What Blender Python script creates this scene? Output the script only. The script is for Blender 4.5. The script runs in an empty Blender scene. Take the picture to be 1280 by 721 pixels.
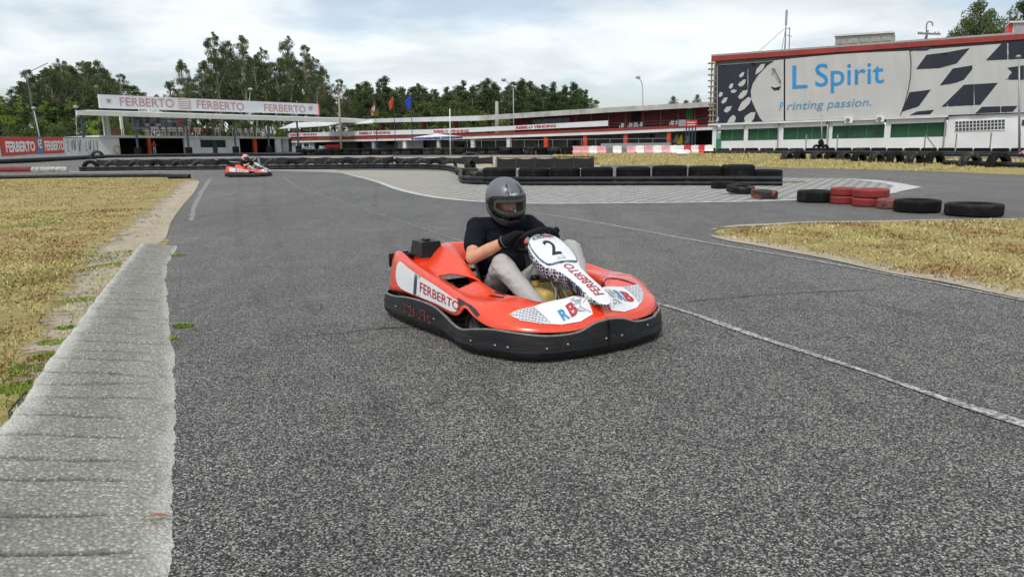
import bpy, bmesh, math, random
import numpy as np
from mathutils import Vector, Matrix, Euler
from mathutils.noise import noise as mnoise
random.seed(7)
rng = np.random.default_rng(7)
sc = bpy.context.scene
COL = sc.collection
R = math.radians

# ---------------------------------------------------------------- camera
CF, CH, CYH, CS = 914.0, 1.2, 184.0, -0.015
_r = math.atan(CS); _d = (360.5 - CYH) * math.cos(_r); _p = math.atan(_d / CF)
_cr, _sr = math.cos(_r), math.sin(_r)
FW = Vector((0, math.cos(_p), -math.sin(_p)))
_u = Vector((0, math.sin(_p), math.cos(_p))); _x = Vector((1, 0, 0))
RT = _cr * _x + _sr * _u
UP = -_sr * _x + _cr * _u
CAM = Vector((0, 0, CH))
cd = bpy.data.cameras.new('camera'); cam = bpy.data.objects.new('camera', cd); COL.objects.link(cam)
cd.sensor_width = 36; cd.lens = 36 * CF / 1280; cd.clip_start = 0.05; cd.clip_end = 6000
m = Matrix.Identity(4)
for i in range(3):
    m[i][0] = RT[i]; m[i][1] = UP[i]; m[i][2] = -FW[i]; m[i][3] = CAM[i]
cam.matrix_world = m
sc.camera = cam

def ray(px, py):
    return FW + (px - 640) / CF * RT - (py - 360.5) / CF * UP
_ZG = [(0, 0), (30, 0), (45, .22), (60, .62), (75, .80), (100, .92), (130, 1.0), (400, 1.0), (1e6, 1.0)]
def zg(y):
    for (a, za), (b, zb) in zip(_ZG, _ZG[1:]):
        if y <= b:
            return za + (zb - za) * max(0, (y - a)) / (b - a)
    return 1.0
def G(px, py, dz=0.0):
    """the point of the ground seen at a measured image point"""
    d = ray(px, py)
    lo, hi = 0.5, 400.0
    f = lambda Y: CH + d.z * Y / d.y - zg(Y)
    if f(hi) > 0: Y = hi
    else:
        for _ in range(50):
            mid = (lo + hi) / 2
            if f(mid) > 0: lo = mid
            else: hi = mid
        Y = (lo + hi) / 2
    return Vector((d.x * Y / d.y, Y, zg(Y) + dz))
def atY(px, py, Y):
    d = ray(px, py)
    return Vector((d.x * Y / d.y, Y, CH + d.z * Y / d.y))
def onground(x, y, dz=0.0): return Vector((x, y, zg(y) + dz))

# ---------------------------------------------------------------- materials
def mat(name, col, rough=.7, var=.12, scale=4.0, bump=0.0, bscale=60.0, metal=0.0, coat=0.0,
        col2=None, c2lo=.5, c2hi=.7, c2scale=3.0, spec=.5, rand=0.0, stretch=None):
    M = bpy.data.materials.new(name); M.use_nodes = True
    nt = M.node_tree; N = nt.nodes; L = nt.links
    b = N['Principled BSDF']
    b.inputs['Roughness'].default_value = rough; b.inputs['Metallic'].default_value = metal
    b.inputs['Specular IOR Level'].default_value = spec
    if coat: b.inputs['Coat Weight'].default_value = coat; b.inputs['Coat Roughness'].default_value = .12
    tc = N.new('ShaderNodeTexCoord'); out = tc.outputs['Object']
    if stretch:
        mp = N.new('ShaderNodeMapping'); mp.inputs['Scale'].default_value = stretch
        L.new(out, mp.inputs['Vector']); out = mp.outputs['Vector']
    nz = N.new('ShaderNodeTexNoise'); nz.inputs['Scale'].default_value = scale; nz.inputs['Detail'].default_value = 6
    L.new(out, nz.inputs['Vector'])
    mr = N.new('ShaderNodeMapRange'); mr.inputs['From Min'].default_value = .3; mr.inputs['From Max'].default_value = .7
    mr.inputs['To Min'].default_value = 1 - var; mr.inputs['To Max'].default_value = 1 + var
    L.new(nz.outputs['Fac'], mr.inputs['Value'])
    base = None
    if col2 is not None:
        n2 = N.new('ShaderNodeTexNoise'); n2.inputs['Scale'].default_value = c2scale; n2.inputs['Detail'].default_value = 8
        n2.inputs['Roughness'].default_value = .65
        L.new(out, n2.inputs['Vector'])
        m2 = N.new('ShaderNodeMapRange'); m2.inputs['From Min'].default_value = c2lo; m2.inputs['From Max'].default_value = c2hi
        L.new(n2.outputs['Fac'], m2.inputs['Value'])
        mx = N.new('ShaderNodeMix'); mx.data_type = 'RGBA'
        mx.inputs[6].default_value = (*col, 1); mx.inputs[7].default_value = (*col2, 1)
        L.new(m2.outputs['Result'], mx.inputs[0]); base = mx.outputs[2]
    vm = N.new('ShaderNodeVectorMath'); vm.operation = 'SCALE'
    if base: L.new(base, vm.inputs[0])
    else: vm.inputs[0].default_value = col
    if rand:
        oi = N.new('ShaderNodeObjectInfo'); m3 = N.new('ShaderNodeMapRange')
        m3.inputs['To Min'].default_value = 1 - rand; m3.inputs['To Max'].default_value = 1 + rand
        L.new(oi.outputs['Random'], m3.inputs['Value'])
        mm = N.new('ShaderNodeMath'); mm.operation = 'MULTIPLY'
        L.new(m3.outputs['Result'], mm.inputs[0]); L.new(mr.outputs['Result'], mm.inputs[1])
        L.new(mm.outputs[0], vm.inputs['Scale'])
    else: L.new(mr.outputs['Result'], vm.inputs['Scale'])
    L.new(vm.outputs[0], b.inputs['Base Color'])
    rr = N.new('ShaderNodeMapRange'); rr.inputs['From Min'].default_value = .3; rr.inputs['From Max'].default_value = .7
    rr.inputs['To Min'].default_value = max(0, rough - .08); rr.inputs['To Max'].default_value = min(1, rough + .08)
    L.new(nz.outputs['Fac'], rr.inputs['Value']); L.new(rr.outputs['Result'], b.inputs['Roughness'])
    if bump:
        n3 = N.new('ShaderNodeTexNoise'); n3.inputs['Scale'].default_value = bscale; n3.inputs['Detail'].default_value = 4
        L.new(out, n3.inputs['Vector'])
        bp = N.new('ShaderNodeBump'); bp.inputs['Strength'].default_value = bump; bp.inputs['Distance'].default_value = .02
        L.new(n3.outputs['Fac'], bp.inputs['Height']); L.new(bp.outputs['Normal'], b.inputs['Normal'])
    return M

# ---------------------------------------------------------------- mesh collector
class MB:
    def __init__(s): s.v = []; s.f = []; s.mi = []; s.cur = 0
    def add(s, vs, fs):
        n = len(s.v); s.v += [Vector(v) for v in vs]
        for f in fs: s.f.append([i + n for i in f]); s.mi.append(s.cur)
        return s
    def hexa(s, p):   # 8 points: bottom 0-3 ccw, top 4-7
        return s.add(p, [(3, 2, 1, 0), (4, 5, 6, 7), (0, 1, 5, 4), (1, 2, 6, 5), (2, 3, 7, 6), (3, 0, 4, 7)])
    def box(s, lo, hi, M=None):
        x0, y0, z0 = lo; x1, y1, z1 = hi
        p = [Vector(q) for q in ((x0, y0, z0), (x1, y0, z0), (x1, y1, z0), (x0, y1, z0), (x0, y0, z1), (x1, y0, z1), (x1, y1, z1), (x0, y1, z1))]
        if M is not None: p = [M @ q for q in p]
        return s.hexa(p)
    def rbox(s, lo, hi, r, M=None, seg=2):
        bm = bmesh.new(); bmesh.ops.create_cube(bm, size=1)
        for v in bm.verts: v.co = Vector([(lo[i] + hi[i]) / 2 + v.co[i] * (hi[i] - lo[i]) for i in range(3)])
        bmesh.ops.bevel(bm, geom=bm.edges[:], offset=r, segments=seg, affect='EDGES', profile=.5)
        return s.bm(bm, M)
    def bm(s, bm, M=None):
        bm.verts.index_update()
        vs = [(M @ v.co) if M is not None else v.co.copy() for v in bm.verts]
        fs = [[v.index for v in f.verts] for f in bm.faces]
        bm.free(); return s.add(vs, fs)
    def tube(s, pts, r, seg=8, cap=True, closed=False):
        pts = [Vector(p) for p in pts]; n = len(pts)
        rs = r if isinstance(r, (list, tuple)) else [r] * n
        base = len(s.v); up = None; rings = []
        for i, p in enumerate(pts):
            if closed: t = pts[(i + 1) % n] - pts[i - 1]
            else: t = (pts[min(i + 1, n - 1)] - pts[max(i - 1, 0)])
            t = t.normalized() if t.length > 1e-9 else Vector((0, 0, 1))
            if up is None:
                up = Vector((0, 0, 1)) if abs(t.z) < .9 else Vector((1, 0, 0))
            a = t.cross(up)
            if a.length < 1e-6: a = t.orthogonal()
            a.normalize(); b = a.cross(t).normalized(); up = b
            rings.append([p + rs[i] * (math.cos(2 * math.pi * k / seg) * a + math.sin(2 * math.pi * k / seg) * b) for k in range(seg)])
        vs = [v for rg in rings for v in rg]; fs = []
        for i in range(n if closed else n - 1):
            j = (i + 1) % n
            for k in range(seg):
                l = (k + 1) % seg
                fs.append((i * seg + k, i * seg + l, j * seg + l, j * seg + k))
        if cap and not closed:
            fs.append(tuple(range(seg))[::-1]); fs.append(tuple(range((n - 1) * seg, n * seg)))
        return s.add(vs, fs)
    def cyl(s, p0, p1, r, seg=12): return s.tube([p0, p1], r, seg)
    def beam(s, p0, p1, w, h, up=(0, 0, 1)):
        p0, p1 = Vector(p0), Vector(p1); t = (p1 - p0).normalized(); a = t.cross(Vector(up))
        if a.length < 1e-6: a = t.orthogonal()
        a.normalize(); b = a.cross(t).normalized(); a *= w / 2; b *= h / 2
        return s.hexa([p0 - a - b, p0 + a - b, p1 + a - b, p1 - a - b, p0 - a + b, p0 + a + b, p1 + a + b, p1 - a + b])
    def prism(s, pts, ex):
        pts = [Vector(p) for p in pts]; ex = Vector(ex); n = len(pts)
        return s.add(pts + [p + ex for p in pts], [tuple(range(n))[::-1], tuple(range(n, 2 * n))] + [(i, (i + 1) % n, n + (i + 1) % n, n + i) for i in range(n)])
    def poly(s, pts): return s.add(pts, [tuple(range(len(pts)))])
    def sph(s, c, r, seg=12, ring=8, sc3=(1, 1, 1), M=None):
        vs = []; fs = []
        for i in range(ring + 1):
            th = math.pi * i / ring
            for k in range(seg):
                ph = 2 * math.pi * k / seg
                v = Vector((math.sin(th) * math.cos(ph) * sc3[0], math.sin(th) * math.sin(ph) * sc3[1], math.cos(th) * sc3[2])) * r
                vs.append((M @ v if M is not None else v) + Vector(c))
        for i in range(ring):
            for k in range(seg):
                l = (k + 1) % seg
                fs.append((i * seg + k, (i + 1) * seg + k, (i + 1) * seg + l, i * seg + l))
        return s.add(vs, fs)
    def grid(s, fn, us, vs_):
        P = [fn(u, v) for u in us for v in vs_]; m = len(vs_)
        fs = [(i * m + j, (i + 1) * m + j, (i + 1) * m + j + 1, i * m + j + 1) for i in range(len(us) - 1) for j in range(m - 1)]
        return s.add(P, fs)
    def lathe(s, prof, M=None, seg=32, closed=True):
        """prof: (radius, height) points round the local z axis"""
        n = len(prof); vs = []; fs = []
        for k in range(seg):
            a = 2 * math.pi * k / seg
            for r_, h_ in prof:
                v = Vector((r_ * math.cos(a), r_ * math.sin(a), h_)); vs.append(M @ v if M is not None else v)
        for k in range(seg):
            l = (k + 1) % seg
            for i in range(n if closed else n - 1):
                j = (i + 1) % n
                fs.append((k * n + i, l * n + i, l * n + j, k * n + j))
        return s.add(vs, fs)
    def build(s, name, mats, parent=None, smooth=False, merge=0.0, fixn=True, ang=None):
        if not isinstance(mats, (list, tuple)): mats = [mats]
        me = bpy.data.meshes.new(name)
        vs = s.v
        if parent is not None:
            inv = WINV[root_of(parent).name]; vs = [inv @ v for v in vs]
        me.from_pydata([tuple(v) for v in vs], [], s.f)
        for q in mats: me.materials.append(q)
        if any(s.mi): me.polygons.foreach_set('material_index', s.mi)
        if fixn or merge:
            bm = bmesh.new(); bm.from_mesh(me)
            if merge: bmesh.ops.remove_doubles(bm, verts=bm.verts, dist=merge)
            if fixn: bmesh.ops.recalc_face_normals(bm, faces=bm.faces)
            bm.to_mesh(me); bm.free()
        if smooth: me.polygons.foreach_set('use_smooth', [True] * len(me.polygons))
        me.update()
        if ang is not None:
            try: me.set_sharp_from_angle(angle=R(ang))
            except Exception: pass
        o = bpy.data.objects.new(name, me); COL.objects.link(o)
        if parent is not None: o.parent = parent
        return o
WINV = {}
def root_of(o):
    while o.parent is not None: o = o.parent
    return o
def tag(o, label=None, cat=None, group=None, kind=None):
    if label: o['label'] = label
    if cat: o['category'] = cat
    if group: o['group'] = group
    if kind: o['kind'] = kind
    return o
def thing(name, label, cat, loc=(0, 0, 0), rz=0.0, group=None):
    o = bpy.data.objects.new(name, None); COL.objects.link(o); o.empty_display_size = .2
    o.location = loc; o.rotation_euler = (0, 0, rz)
    WINV[o.name] = (Matrix.Translation(Vector(loc)) @ Matrix.Rotation(rz, 4, 'Z')).inverted()
    return tag(o, label, cat, group)
def single(mb, name, mats, label, cat, loc, group=None, rz=0.0, **kw):
    """a thing that is one mesh, its origin at loc"""
    M = Matrix.Translation(Vector(loc)) @ Matrix.Rotation(rz, 4, 'Z'); inv = M.inverted()
    mb.v = [inv @ v for v in mb.v]
    o = mb.build(name, mats, None, **kw); o.location = loc; o.rotation_euler = (0, 0, rz)
    return tag(o, label, cat, group)
def copy_tree(o, parent=None):
    c = o.copy(); COL.objects.link(c)
    if parent is not None: c.parent = parent; c.matrix_parent_inverse = o.matrix_parent_inverse.copy()
    for ch in list(o.children): copy_tree(ch, c)
    return c
def dup(o, loc, rz=0.0, label=None, group=None, scale=None):
    c = copy_tree(o); c.location = loc; c.rotation_euler = (0, 0, rz)
    if scale is not None: c.scale = scale if hasattr(scale, '__len__') else (scale,) * 3
    if label: c['label'] = label
    if group: c['group'] = group
    return c

# ---------------------------------------------------------------- lettering
_FONT = {}
def text2d(s, size=1.0, bold=0.0, shear=0.0, align='LEFT', sx=1.0, sub=None, spacing=1.0):
    """(verts2d, faces) of a line of text, x from 0; size = cap height"""
    cu = bpy.data.curves.new('t', 'FONT'); cu.body = s; cu.size = 1.0; cu.offset = bold; cu.shear = shear
    cu.space_character = spacing; cu.resolution_u = 4; cu.fill_mode = 'FRONT'
    ob = bpy.data.objects.new('t', cu); COL.objects.link(ob)
    dg = bpy.context.evaluated_depsgraph_get(); dg.update()
    me = bpy.data.meshes.new_from_object(ob.evaluated_get(dg))
    bm = bmesh.new(); bm.from_mesh(me); bmesh.ops.triangulate(bm, faces=bm.faces[:])
    k = size / .73
    for v in bm.verts: v.co = Vector((v.co.x * k * sx, v.co.y * k, 0))
    if sub:
        for _ in range(4):
            es = [e for e in bm.edges if e.calc_length() > sub]
            if not es: break
            bmesh.ops.subdivide_edges(bm, edges=es, cuts=1)
            bmesh.ops.triangulate(bm, faces=[f for f in bm.faces if len(f.verts) > 3])
    bm.verts.index_update()
    V = [(v.co.x, v.co.y) for v in bm.verts]; Fc = [[v.index for v in f.verts] for f in bm.faces]
    bm.free(); bpy.data.objects.remove(ob); bpy.data.curves.remove(cu); bpy.data.meshes.remove(me)
    w = max(v[0] for v in V); x0 = min(v[0] for v in V)
    sh = -x0 if align == 'LEFT' else -(w + x0) / 2
    return [(a + sh, b) for a, b in V], Fc, w - x0
def put_text(mb, s, fn, fit=None, **kw):
    """fn(u,v)->world point; fit=(width) squeezes to a width"""
    V, Fc, w = text2d(s, **kw); k = fit / w if fit else 1.0
    mb.add([fn(a * k, b) for a, b in V], Fc)

# ---------------------------------------------------------------- organic blobs
def blob(parts, voxel=.01, smooth=6, name='blob'):
    """union of tapered capsules [(p0,r0,p1,r1)] or ellipsoids [(c,(rx,ry,rz),M)] -> one continuous surface as (verts, faces)"""
    mb = MB()
    for p in parts:
        if len(p) == 4:
            p0, r0, p1, r1 = p; p0 = Vector(p0); p1 = Vector(p1)
            n = 5
            pts = [p0.lerp(p1, i / n) for i in range(n + 1)]; rs = [r0 + (r1 - r0) * i / n for i in range(n + 1)]
            mb.tube(pts, rs, 14); mb.sph(p0, r0, 14, 10); mb.sph(p1, r1, 14, 10)
        else:
            c, rad, Mx = p; mb.sph(c, 1.0, 20, 14, rad, Mx)
    me = bpy.data.meshes.new(name); me.from_pydata([tuple(v) for v in mb.v], [], mb.f)
    bm = bmesh.new(); bm.from_mesh(me); bmesh.ops.recalc_face_normals(bm, faces=bm.faces); bm.to_mesh(me); bm.free()
    o = bpy.data.objects.new(name, me); COL.objects.link(o)
    md = o.modifiers.new('r', 'REMESH'); md.mode = 'VOXEL'; md.voxel_size = voxel
    if smooth:
        s_ = o.modifiers.new('s', 'SMOOTH'); s_.factor = .5; s_.iterations = smooth
    dg = bpy.context.evaluated_depsgraph_get(); dg.update()
    m2 = bpy.data.meshes.new_from_object(o.evaluated_get(dg))
    vs = [v.co.copy() for v in m2.vertices]; fs = [list(p.vertices) for p in m2.polygons]
    bpy.data.objects.remove(o); bpy.data.meshes.remove(me); bpy.data.meshes.remove(m2)
    return vs, fs
def crom(a, b, c, d, t):
    return .5 * ((2 * b) + (c - a) * t + (2 * a - 5 * b + 4 * c - d) * t * t + (3 * b - a - 3 * c + d) * t ** 3)
def spline(P, t):
    n = len(P) - 1; t = min(max(t, 0), n - 1e-9); i = int(t); f = t - i
    return crom(P[max(i - 1, 0)], P[i], P[i + 1], P[min(i + 2, n)], f)
def frange(a, b, n): return [a + (b - a) * i / (n - 1) for i in range(n)]

def fill_flat(poly, fn, sub):
    bm = bmesh.new(); bm.faces.new([bm.verts.new((a, b, 0)) for a, b in poly])
    for ax in (0, 1):
        lo, hi = min(p[ax] for p in poly), max(p[ax] for p in poly)
        for a in np.arange(lo + sub, hi, sub):
            bmesh.ops.bisect_plane(bm, geom=bm.verts[:] + bm.edges[:] + bm.faces[:], plane_co=(a, 0, 0) if ax == 0 else (0, a, 0), plane_no=(1, 0, 0) if ax == 0 else (0, 1, 0))
    bmesh.ops.triangulate(bm, faces=bm.faces[:]); bm.verts.index_update()
    r = ([fn(v.co.x, v.co.y) for v in bm.verts], [[v.index for v in f.verts] for f in bm.faces]); bm.free(); return r
# ================================================================ the setting: sky, light, ground
w = bpy.data.worlds.new('World'); sc.world = w; w.use_nodes = True
nt = w.node_tree; N = nt.nodes; L = nt.links
bg = N['Background']; wo = N['World Output']
sky = N.new('ShaderNodeTexSky'); sky.sky_type = 'NISHITA'; sky.sun_disc = False
SUN_EL, SUN_AZ = R(56), R(200)     # azimuth clockwise from +Y
sky.sun_elevation = SUN_EL; sky.sun_rotation = SUN_AZ; sky.dust_density = 2.0
tc = N.new('ShaderNodeTexCoord'); sp = N.new('ShaderNodeSeparateXYZ'); L.new(tc.outputs['Generated'], sp.inputs[0])
def mth(op, a, b=None, clamp=False):
    n = N.new('ShaderNodeMath'); n.operation = op; n.use_clamp = clamp
    for i, q in enumerate((a, b)):
        if q is None: continue
        if isinstance(q, (int, float)): n.inputs[i].default_value = q
        else: L.new(q, n.inputs[i])
    return n.outputs[0]
zz = mth('ADD', mth('MAXIMUM', sp.outputs['Z'], 0.0), .16)
cx = mth('DIVIDE', sp.outputs['X'], zz); cy = mth('DIVIDE', sp.outputs['Y'], zz)
cb = N.new('ShaderNodeCombineXYZ'); L.new(cx, cb.inputs[0]); L.new(cy, cb.inputs[1])
def wn(scale, detail, rough, off, dist=0.0):
    mp = N.new('ShaderNodeMapping'); mp.inputs['Location'].default_value = off; mp.inputs['Scale'].default_value = (1.0, 1.05, 1)
    L.new(cb.outputs[0], mp.inputs['Vector'])
    n = N.new('ShaderNodeTexNoise'); n.inputs['Scale'].default_value = scale; n.inputs['Detail'].default_value = detail
    n.inputs['Roughness'].default_value = rough; n.inputs['Distortion'].default_value = dist
    L.new(mp.outputs[0], n.inputs['Vector']); return n.outputs['Fac']
cov = wn(.85, 6, .55, (3.1, 1.7, 0), .1); shade = wn(1.3, 7, .56, (9.3, 4.2, 2), .25); fine = wn(.35, 4, .5, (1, 6, 5), .1)
def mrng(v, a, b, c, d):
    n = N.new('ShaderNodeMapRange'); n.interpolation_type = 'SMOOTHSTEP'
    for k, q in zip(('From Min', 'From Max', 'To Min', 'To Max'), (a, b, c, d)): n.inputs[k].default_value = q
    L.new(v, n.inputs['Value']); return n.outputs['Result']
cover = mrng(cov, .40, .58, .35, 1)
bright = mth('MULTIPLY', mrng(shade, .32, .68, .76, .99), mrng(fine, .35, .65, .95, 1.04))
cr_ = N.new('ShaderNodeCombineColor')
L.new(mth('MULTIPLY', bright, .86), cr_.inputs[0]); L.new(mth('MULTIPLY', bright, .915), cr_.inputs[1]); L.new(mth('MULTIPLY', bright, .945), cr_.inputs[2])
skys = N.new('ShaderNodeVectorMath'); skys.operation = 'SCALE'; L.new(sky.outputs[0], skys.inputs[0]); skys.inputs['Scale'].default_value = .13
hz = mth('MULTIPLY', mrng(sp.outputs['Z'], -.02, .22, 1, 0), .6)
tgt = mth('MAXIMUM', cover, hz)
mx = N.new('ShaderNodeMix'); mx.data_type = 'RGBA'; L.new(tgt, mx.inputs[0]); L.new(skys.outputs[0], mx.inputs[6]); L.new(cr_.outputs[0], mx.inputs[7])
L.new(mx.outputs[2], bg.inputs['Color']); bg.inputs['Strength'].default_value = 1.0
ld = bpy.data.lights.new('sun', 'SUN'); ld.energy = 1.7; ld.angle = R(14); ld.color = (1, .96, .9)
lo = bpy.data.objects.new('sun', ld); COL.objects.link(lo)
sd = Vector((math.sin(SUN_AZ) * math.cos(SUN_EL), math.cos(SUN_AZ) * math.cos(SUN_EL), math.sin(SUN_EL)))
lo.rotation_euler = sd.to_track_quat('Z', 'Y').to_euler()
sc.view_settings.view_transform = 'Standard'; sc.view_settings.look = 'None'; sc.view_settings.exposure = 0.22; sc.view_settings.gamma = 1.0

def node_mat(name):
    M = bpy.data.materials.new(name); M.use_nodes = True
    return M, M.node_tree.nodes, M.node_tree.links, M.node_tree.nodes['Principled BSDF']
def nz(N, L, vec, scale, detail=4, rough=.55, dist=0):
    n = N.new('ShaderNodeTexNoise'); n.inputs['Scale'].default_value = scale; n.inputs['Detail'].default_value = detail
    n.inputs['Roughness'].default_value = rough; n.inputs['Distortion'].default_value = dist
    L.new(vec, n.inputs['Vector']); return n.outputs['Fac']
def mr_(N, L, v, a, b, c=0.0, d=1.0):
    n = N.new('ShaderNodeMapRange')
    for k, q in zip(('From Min', 'From Max', 'To Min', 'To Max'), (a, b, c, d)): n.inputs[k].default_value = q
    L.new(v, n.inputs['Value']); return n.outputs['Result']
def mixc(N, L, f, a, b, blend='MIX'):
    n = N.new('ShaderNodeMix'); n.data_type = 'RGBA'; n.blend_type = blend
    for i, q in ((0, f), (6, a), (7, b)):
        if isinstance(q, (int, float)): n.inputs[i].default_value = q
        elif isinstance(q, tuple): n.inputs[i].default_value = (*q, 1) if len(q) == 3 else q
        else: L.new(q, n.inputs[i])
    return n.outputs[2]
def ramp(N, L, v, stops, interp='LINEAR'):
    n = N.new('ShaderNodeValToRGB'); cr = n.color_ramp; cr.interpolation = interp
    while len(cr.elements) < len(stops): cr.elements.new(.5)
    for e, (p, c) in zip(cr.elements, stops): e.position = p; e.color = (*c, 1)
    L.new(v, n.inputs[0]); return n.outputs[0]
def asphalt(name, scale=175.0, lo=.026, hi=.37, tone=1.0, worn=(.2, .19, .18), lines=True):
    M, N, L, b = node_mat(name)
    tc = N.new('ShaderNodeTexCoord'); o = tc.outputs['Object']
    v = N.new('ShaderNodeTexVoronoi'); v.inputs['Scale'].default_value = scale; L.new(o, v.inputs['Vector'])
    hs = N.new('ShaderNodeSeparateColor'); L.new(v.outputs['Color'], hs.inputs[0])
    t = tone
    st = ramp(N, L, hs.outputs[0], [(0, (lo * .5 * t,) * 3), (.30, (lo * t, lo * t, lo * 1.1 * t)), (.5, (.085 * t, .085 * t, .092 * t)),
              (.70, (.18 * t, .178 * t, .172 * t)), (.88, (hi * t, hi * .98 * t, hi * .92 * t)), (1, (hi * 1.7 * t, hi * 1.66 * t, hi * 1.52 * t))])
    # a film of fine dust lightens patches, bitumen darkens others
    big = nz(N, L, o, .35, 5, .6, .4); med = nz(N, L, o, 2.2, 6, .65)
    c = mixc(N, L, mr_(N, L, big, .3, .75, 0, .14), st, worn)
    f = N.new('ShaderNodeMath'); f.operation = 'MULTIPLY'
    L.new(mr_(N, L, med, .3, .7, .84, 1.14), f.inputs[0]); L.new(mr_(N, L, big, .3, .7, .92, 1.1), f.inputs[1])
    mp = N.new('ShaderNodeMapping'); mp.inputs['Rotation'].default_value = (0, 0, R(-38)); mp.inputs['Scale'].default_value = (1, .06, 1); L.new(o, mp.inputs[0])
    sk = nz(N, L, mp.outputs[0], 1.6, 5, .6, .25); n5 = nz(N, L, o, .12, 3, .5)
    f2 = N.new('ShaderNodeMath'); f2.operation = 'MULTIPLY'; L.new(f.outputs[0], f2.inputs[0]); L.new(mr_(N, L, sk, .42, .66, 1.04, .88), f2.inputs[1])
    f3 = N.new('ShaderNodeMath'); f3.operation = 'MULTIPLY'; L.new(f2.outputs[0], f3.inputs[0]); L.new(mr_(N, L, n5, .35, .65, .90, 1.14), f3.inputs[1])
    sm = N.new('ShaderNodeVectorMath'); sm.operation = 'SCALE'; L.new(c, sm.inputs[0]); L.new(f3.outputs[0], sm.inputs['Scale'])
    wm = N.new('ShaderNodeVectorMath'); wm.operation = 'MULTIPLY'; wm.inputs[1].default_value = (1.03, 1.0, .95); L.new(sm.outputs[0], wm.inputs[0]); sm = wm
    L.new(sm.outputs[0], b.inputs['Base Color']); b.inputs['Roughness'].default_value = .62
    b.inputs['Specular IOR Level'].default_value = .26
    bp = N.new('ShaderNodeBump'); bp.inputs['Strength'].default_value = .9; bp.inputs['Distance'].default_value = .004; bp.invert = True
    L.new(v.outputs['Distance'], bp.inputs['Height']); L.new(bp.outputs['Normal'], b.inputs['Normal'])
    return M
M_asph = asphalt('asphalt', tone=.82, worn=(.155, .152, .145)); M_asph2 = asphalt('asphalt_far', scale=60, tone=1.0, worn=(.24, .23, .22))
# dry ground
def dry_ground(name, c1, c2, c3, c4, s=1.0):
    M, N, L, b = node_mat(name)
    o = N.new('ShaderNodeTexCoord').outputs['Object']
    a = nz(N, L, o, .9 * s, 8, .7, .5); d = nz(N, L, o, 4.5 * s, 8, .75); e = nz(N, L, o, 38 * s, 5, .7); g = nz(N, L, o, 1.4 * s, 6, .6)
    c = mixc(N, L, mr_(N, L, a, .38, .62), c1, c2); c = mixc(N, L, mr_(N, L, d, .5, .66), c, c3)
    c = mixc(N, L, mr_(N, L, g, .60, .68, 0, .8), c, c4)
    sm = N.new('ShaderNodeVectorMath'); sm.operation = 'SCALE'; L.new(c, sm.inputs[0]); L.new(mr_(N, L, e, .25, .75, .55, 1.4), sm.inputs['Scale'])
    L.new(sm.outputs[0], b.inputs['Base Color']); b.inputs['Roughness'].default_value = .95; b.inputs['Specular IOR Level'].default_value = .1
    bp = N.new('ShaderNodeBump'); bp.inputs['Strength'].default_value = .8; bp.inputs['Distance'].default_value = .02
    L.new(e, bp.inputs['Height']); L.new(bp.outputs['Normal'], b.inputs['Normal'])
    return M
M_soil = dry_ground('dry_soil', (.40, .33, .14), (.33, .26, .11), (.18, .13, .06), (.17, .20, .06))
M_far = dry_ground('far_scrub', (.10, .11, .05), (.16, .14, .07), (.06, .08, .03), (.2, .17, .1), .3)
M_sand = dry_ground('sandy_edge', (.50, .44, .35), (.42, .36, .27), (.34, .27, .18), (.55, .50, .42), 2.0)
M_paint = mat('worn_white_paint', (.46, .46, .44), .8, .35, 25, .5, 90, col2=(.12, .12, .12), c2lo=.42, c2hi=.60, c2scale=45)
M_paint_faint = mat('faded_white_paint', (.34, .34, .33), .8, .35, 25, .5, 90, col2=(.13, .13, .13), c2lo=.42, c2hi=.56, c2scale=22)
M_crack = mat('tar_crack', (.045, .045, .05), .85, .3, 20, col2=(.10, .10, .10), c2lo=.4, c2hi=.6, c2scale=9)

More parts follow.
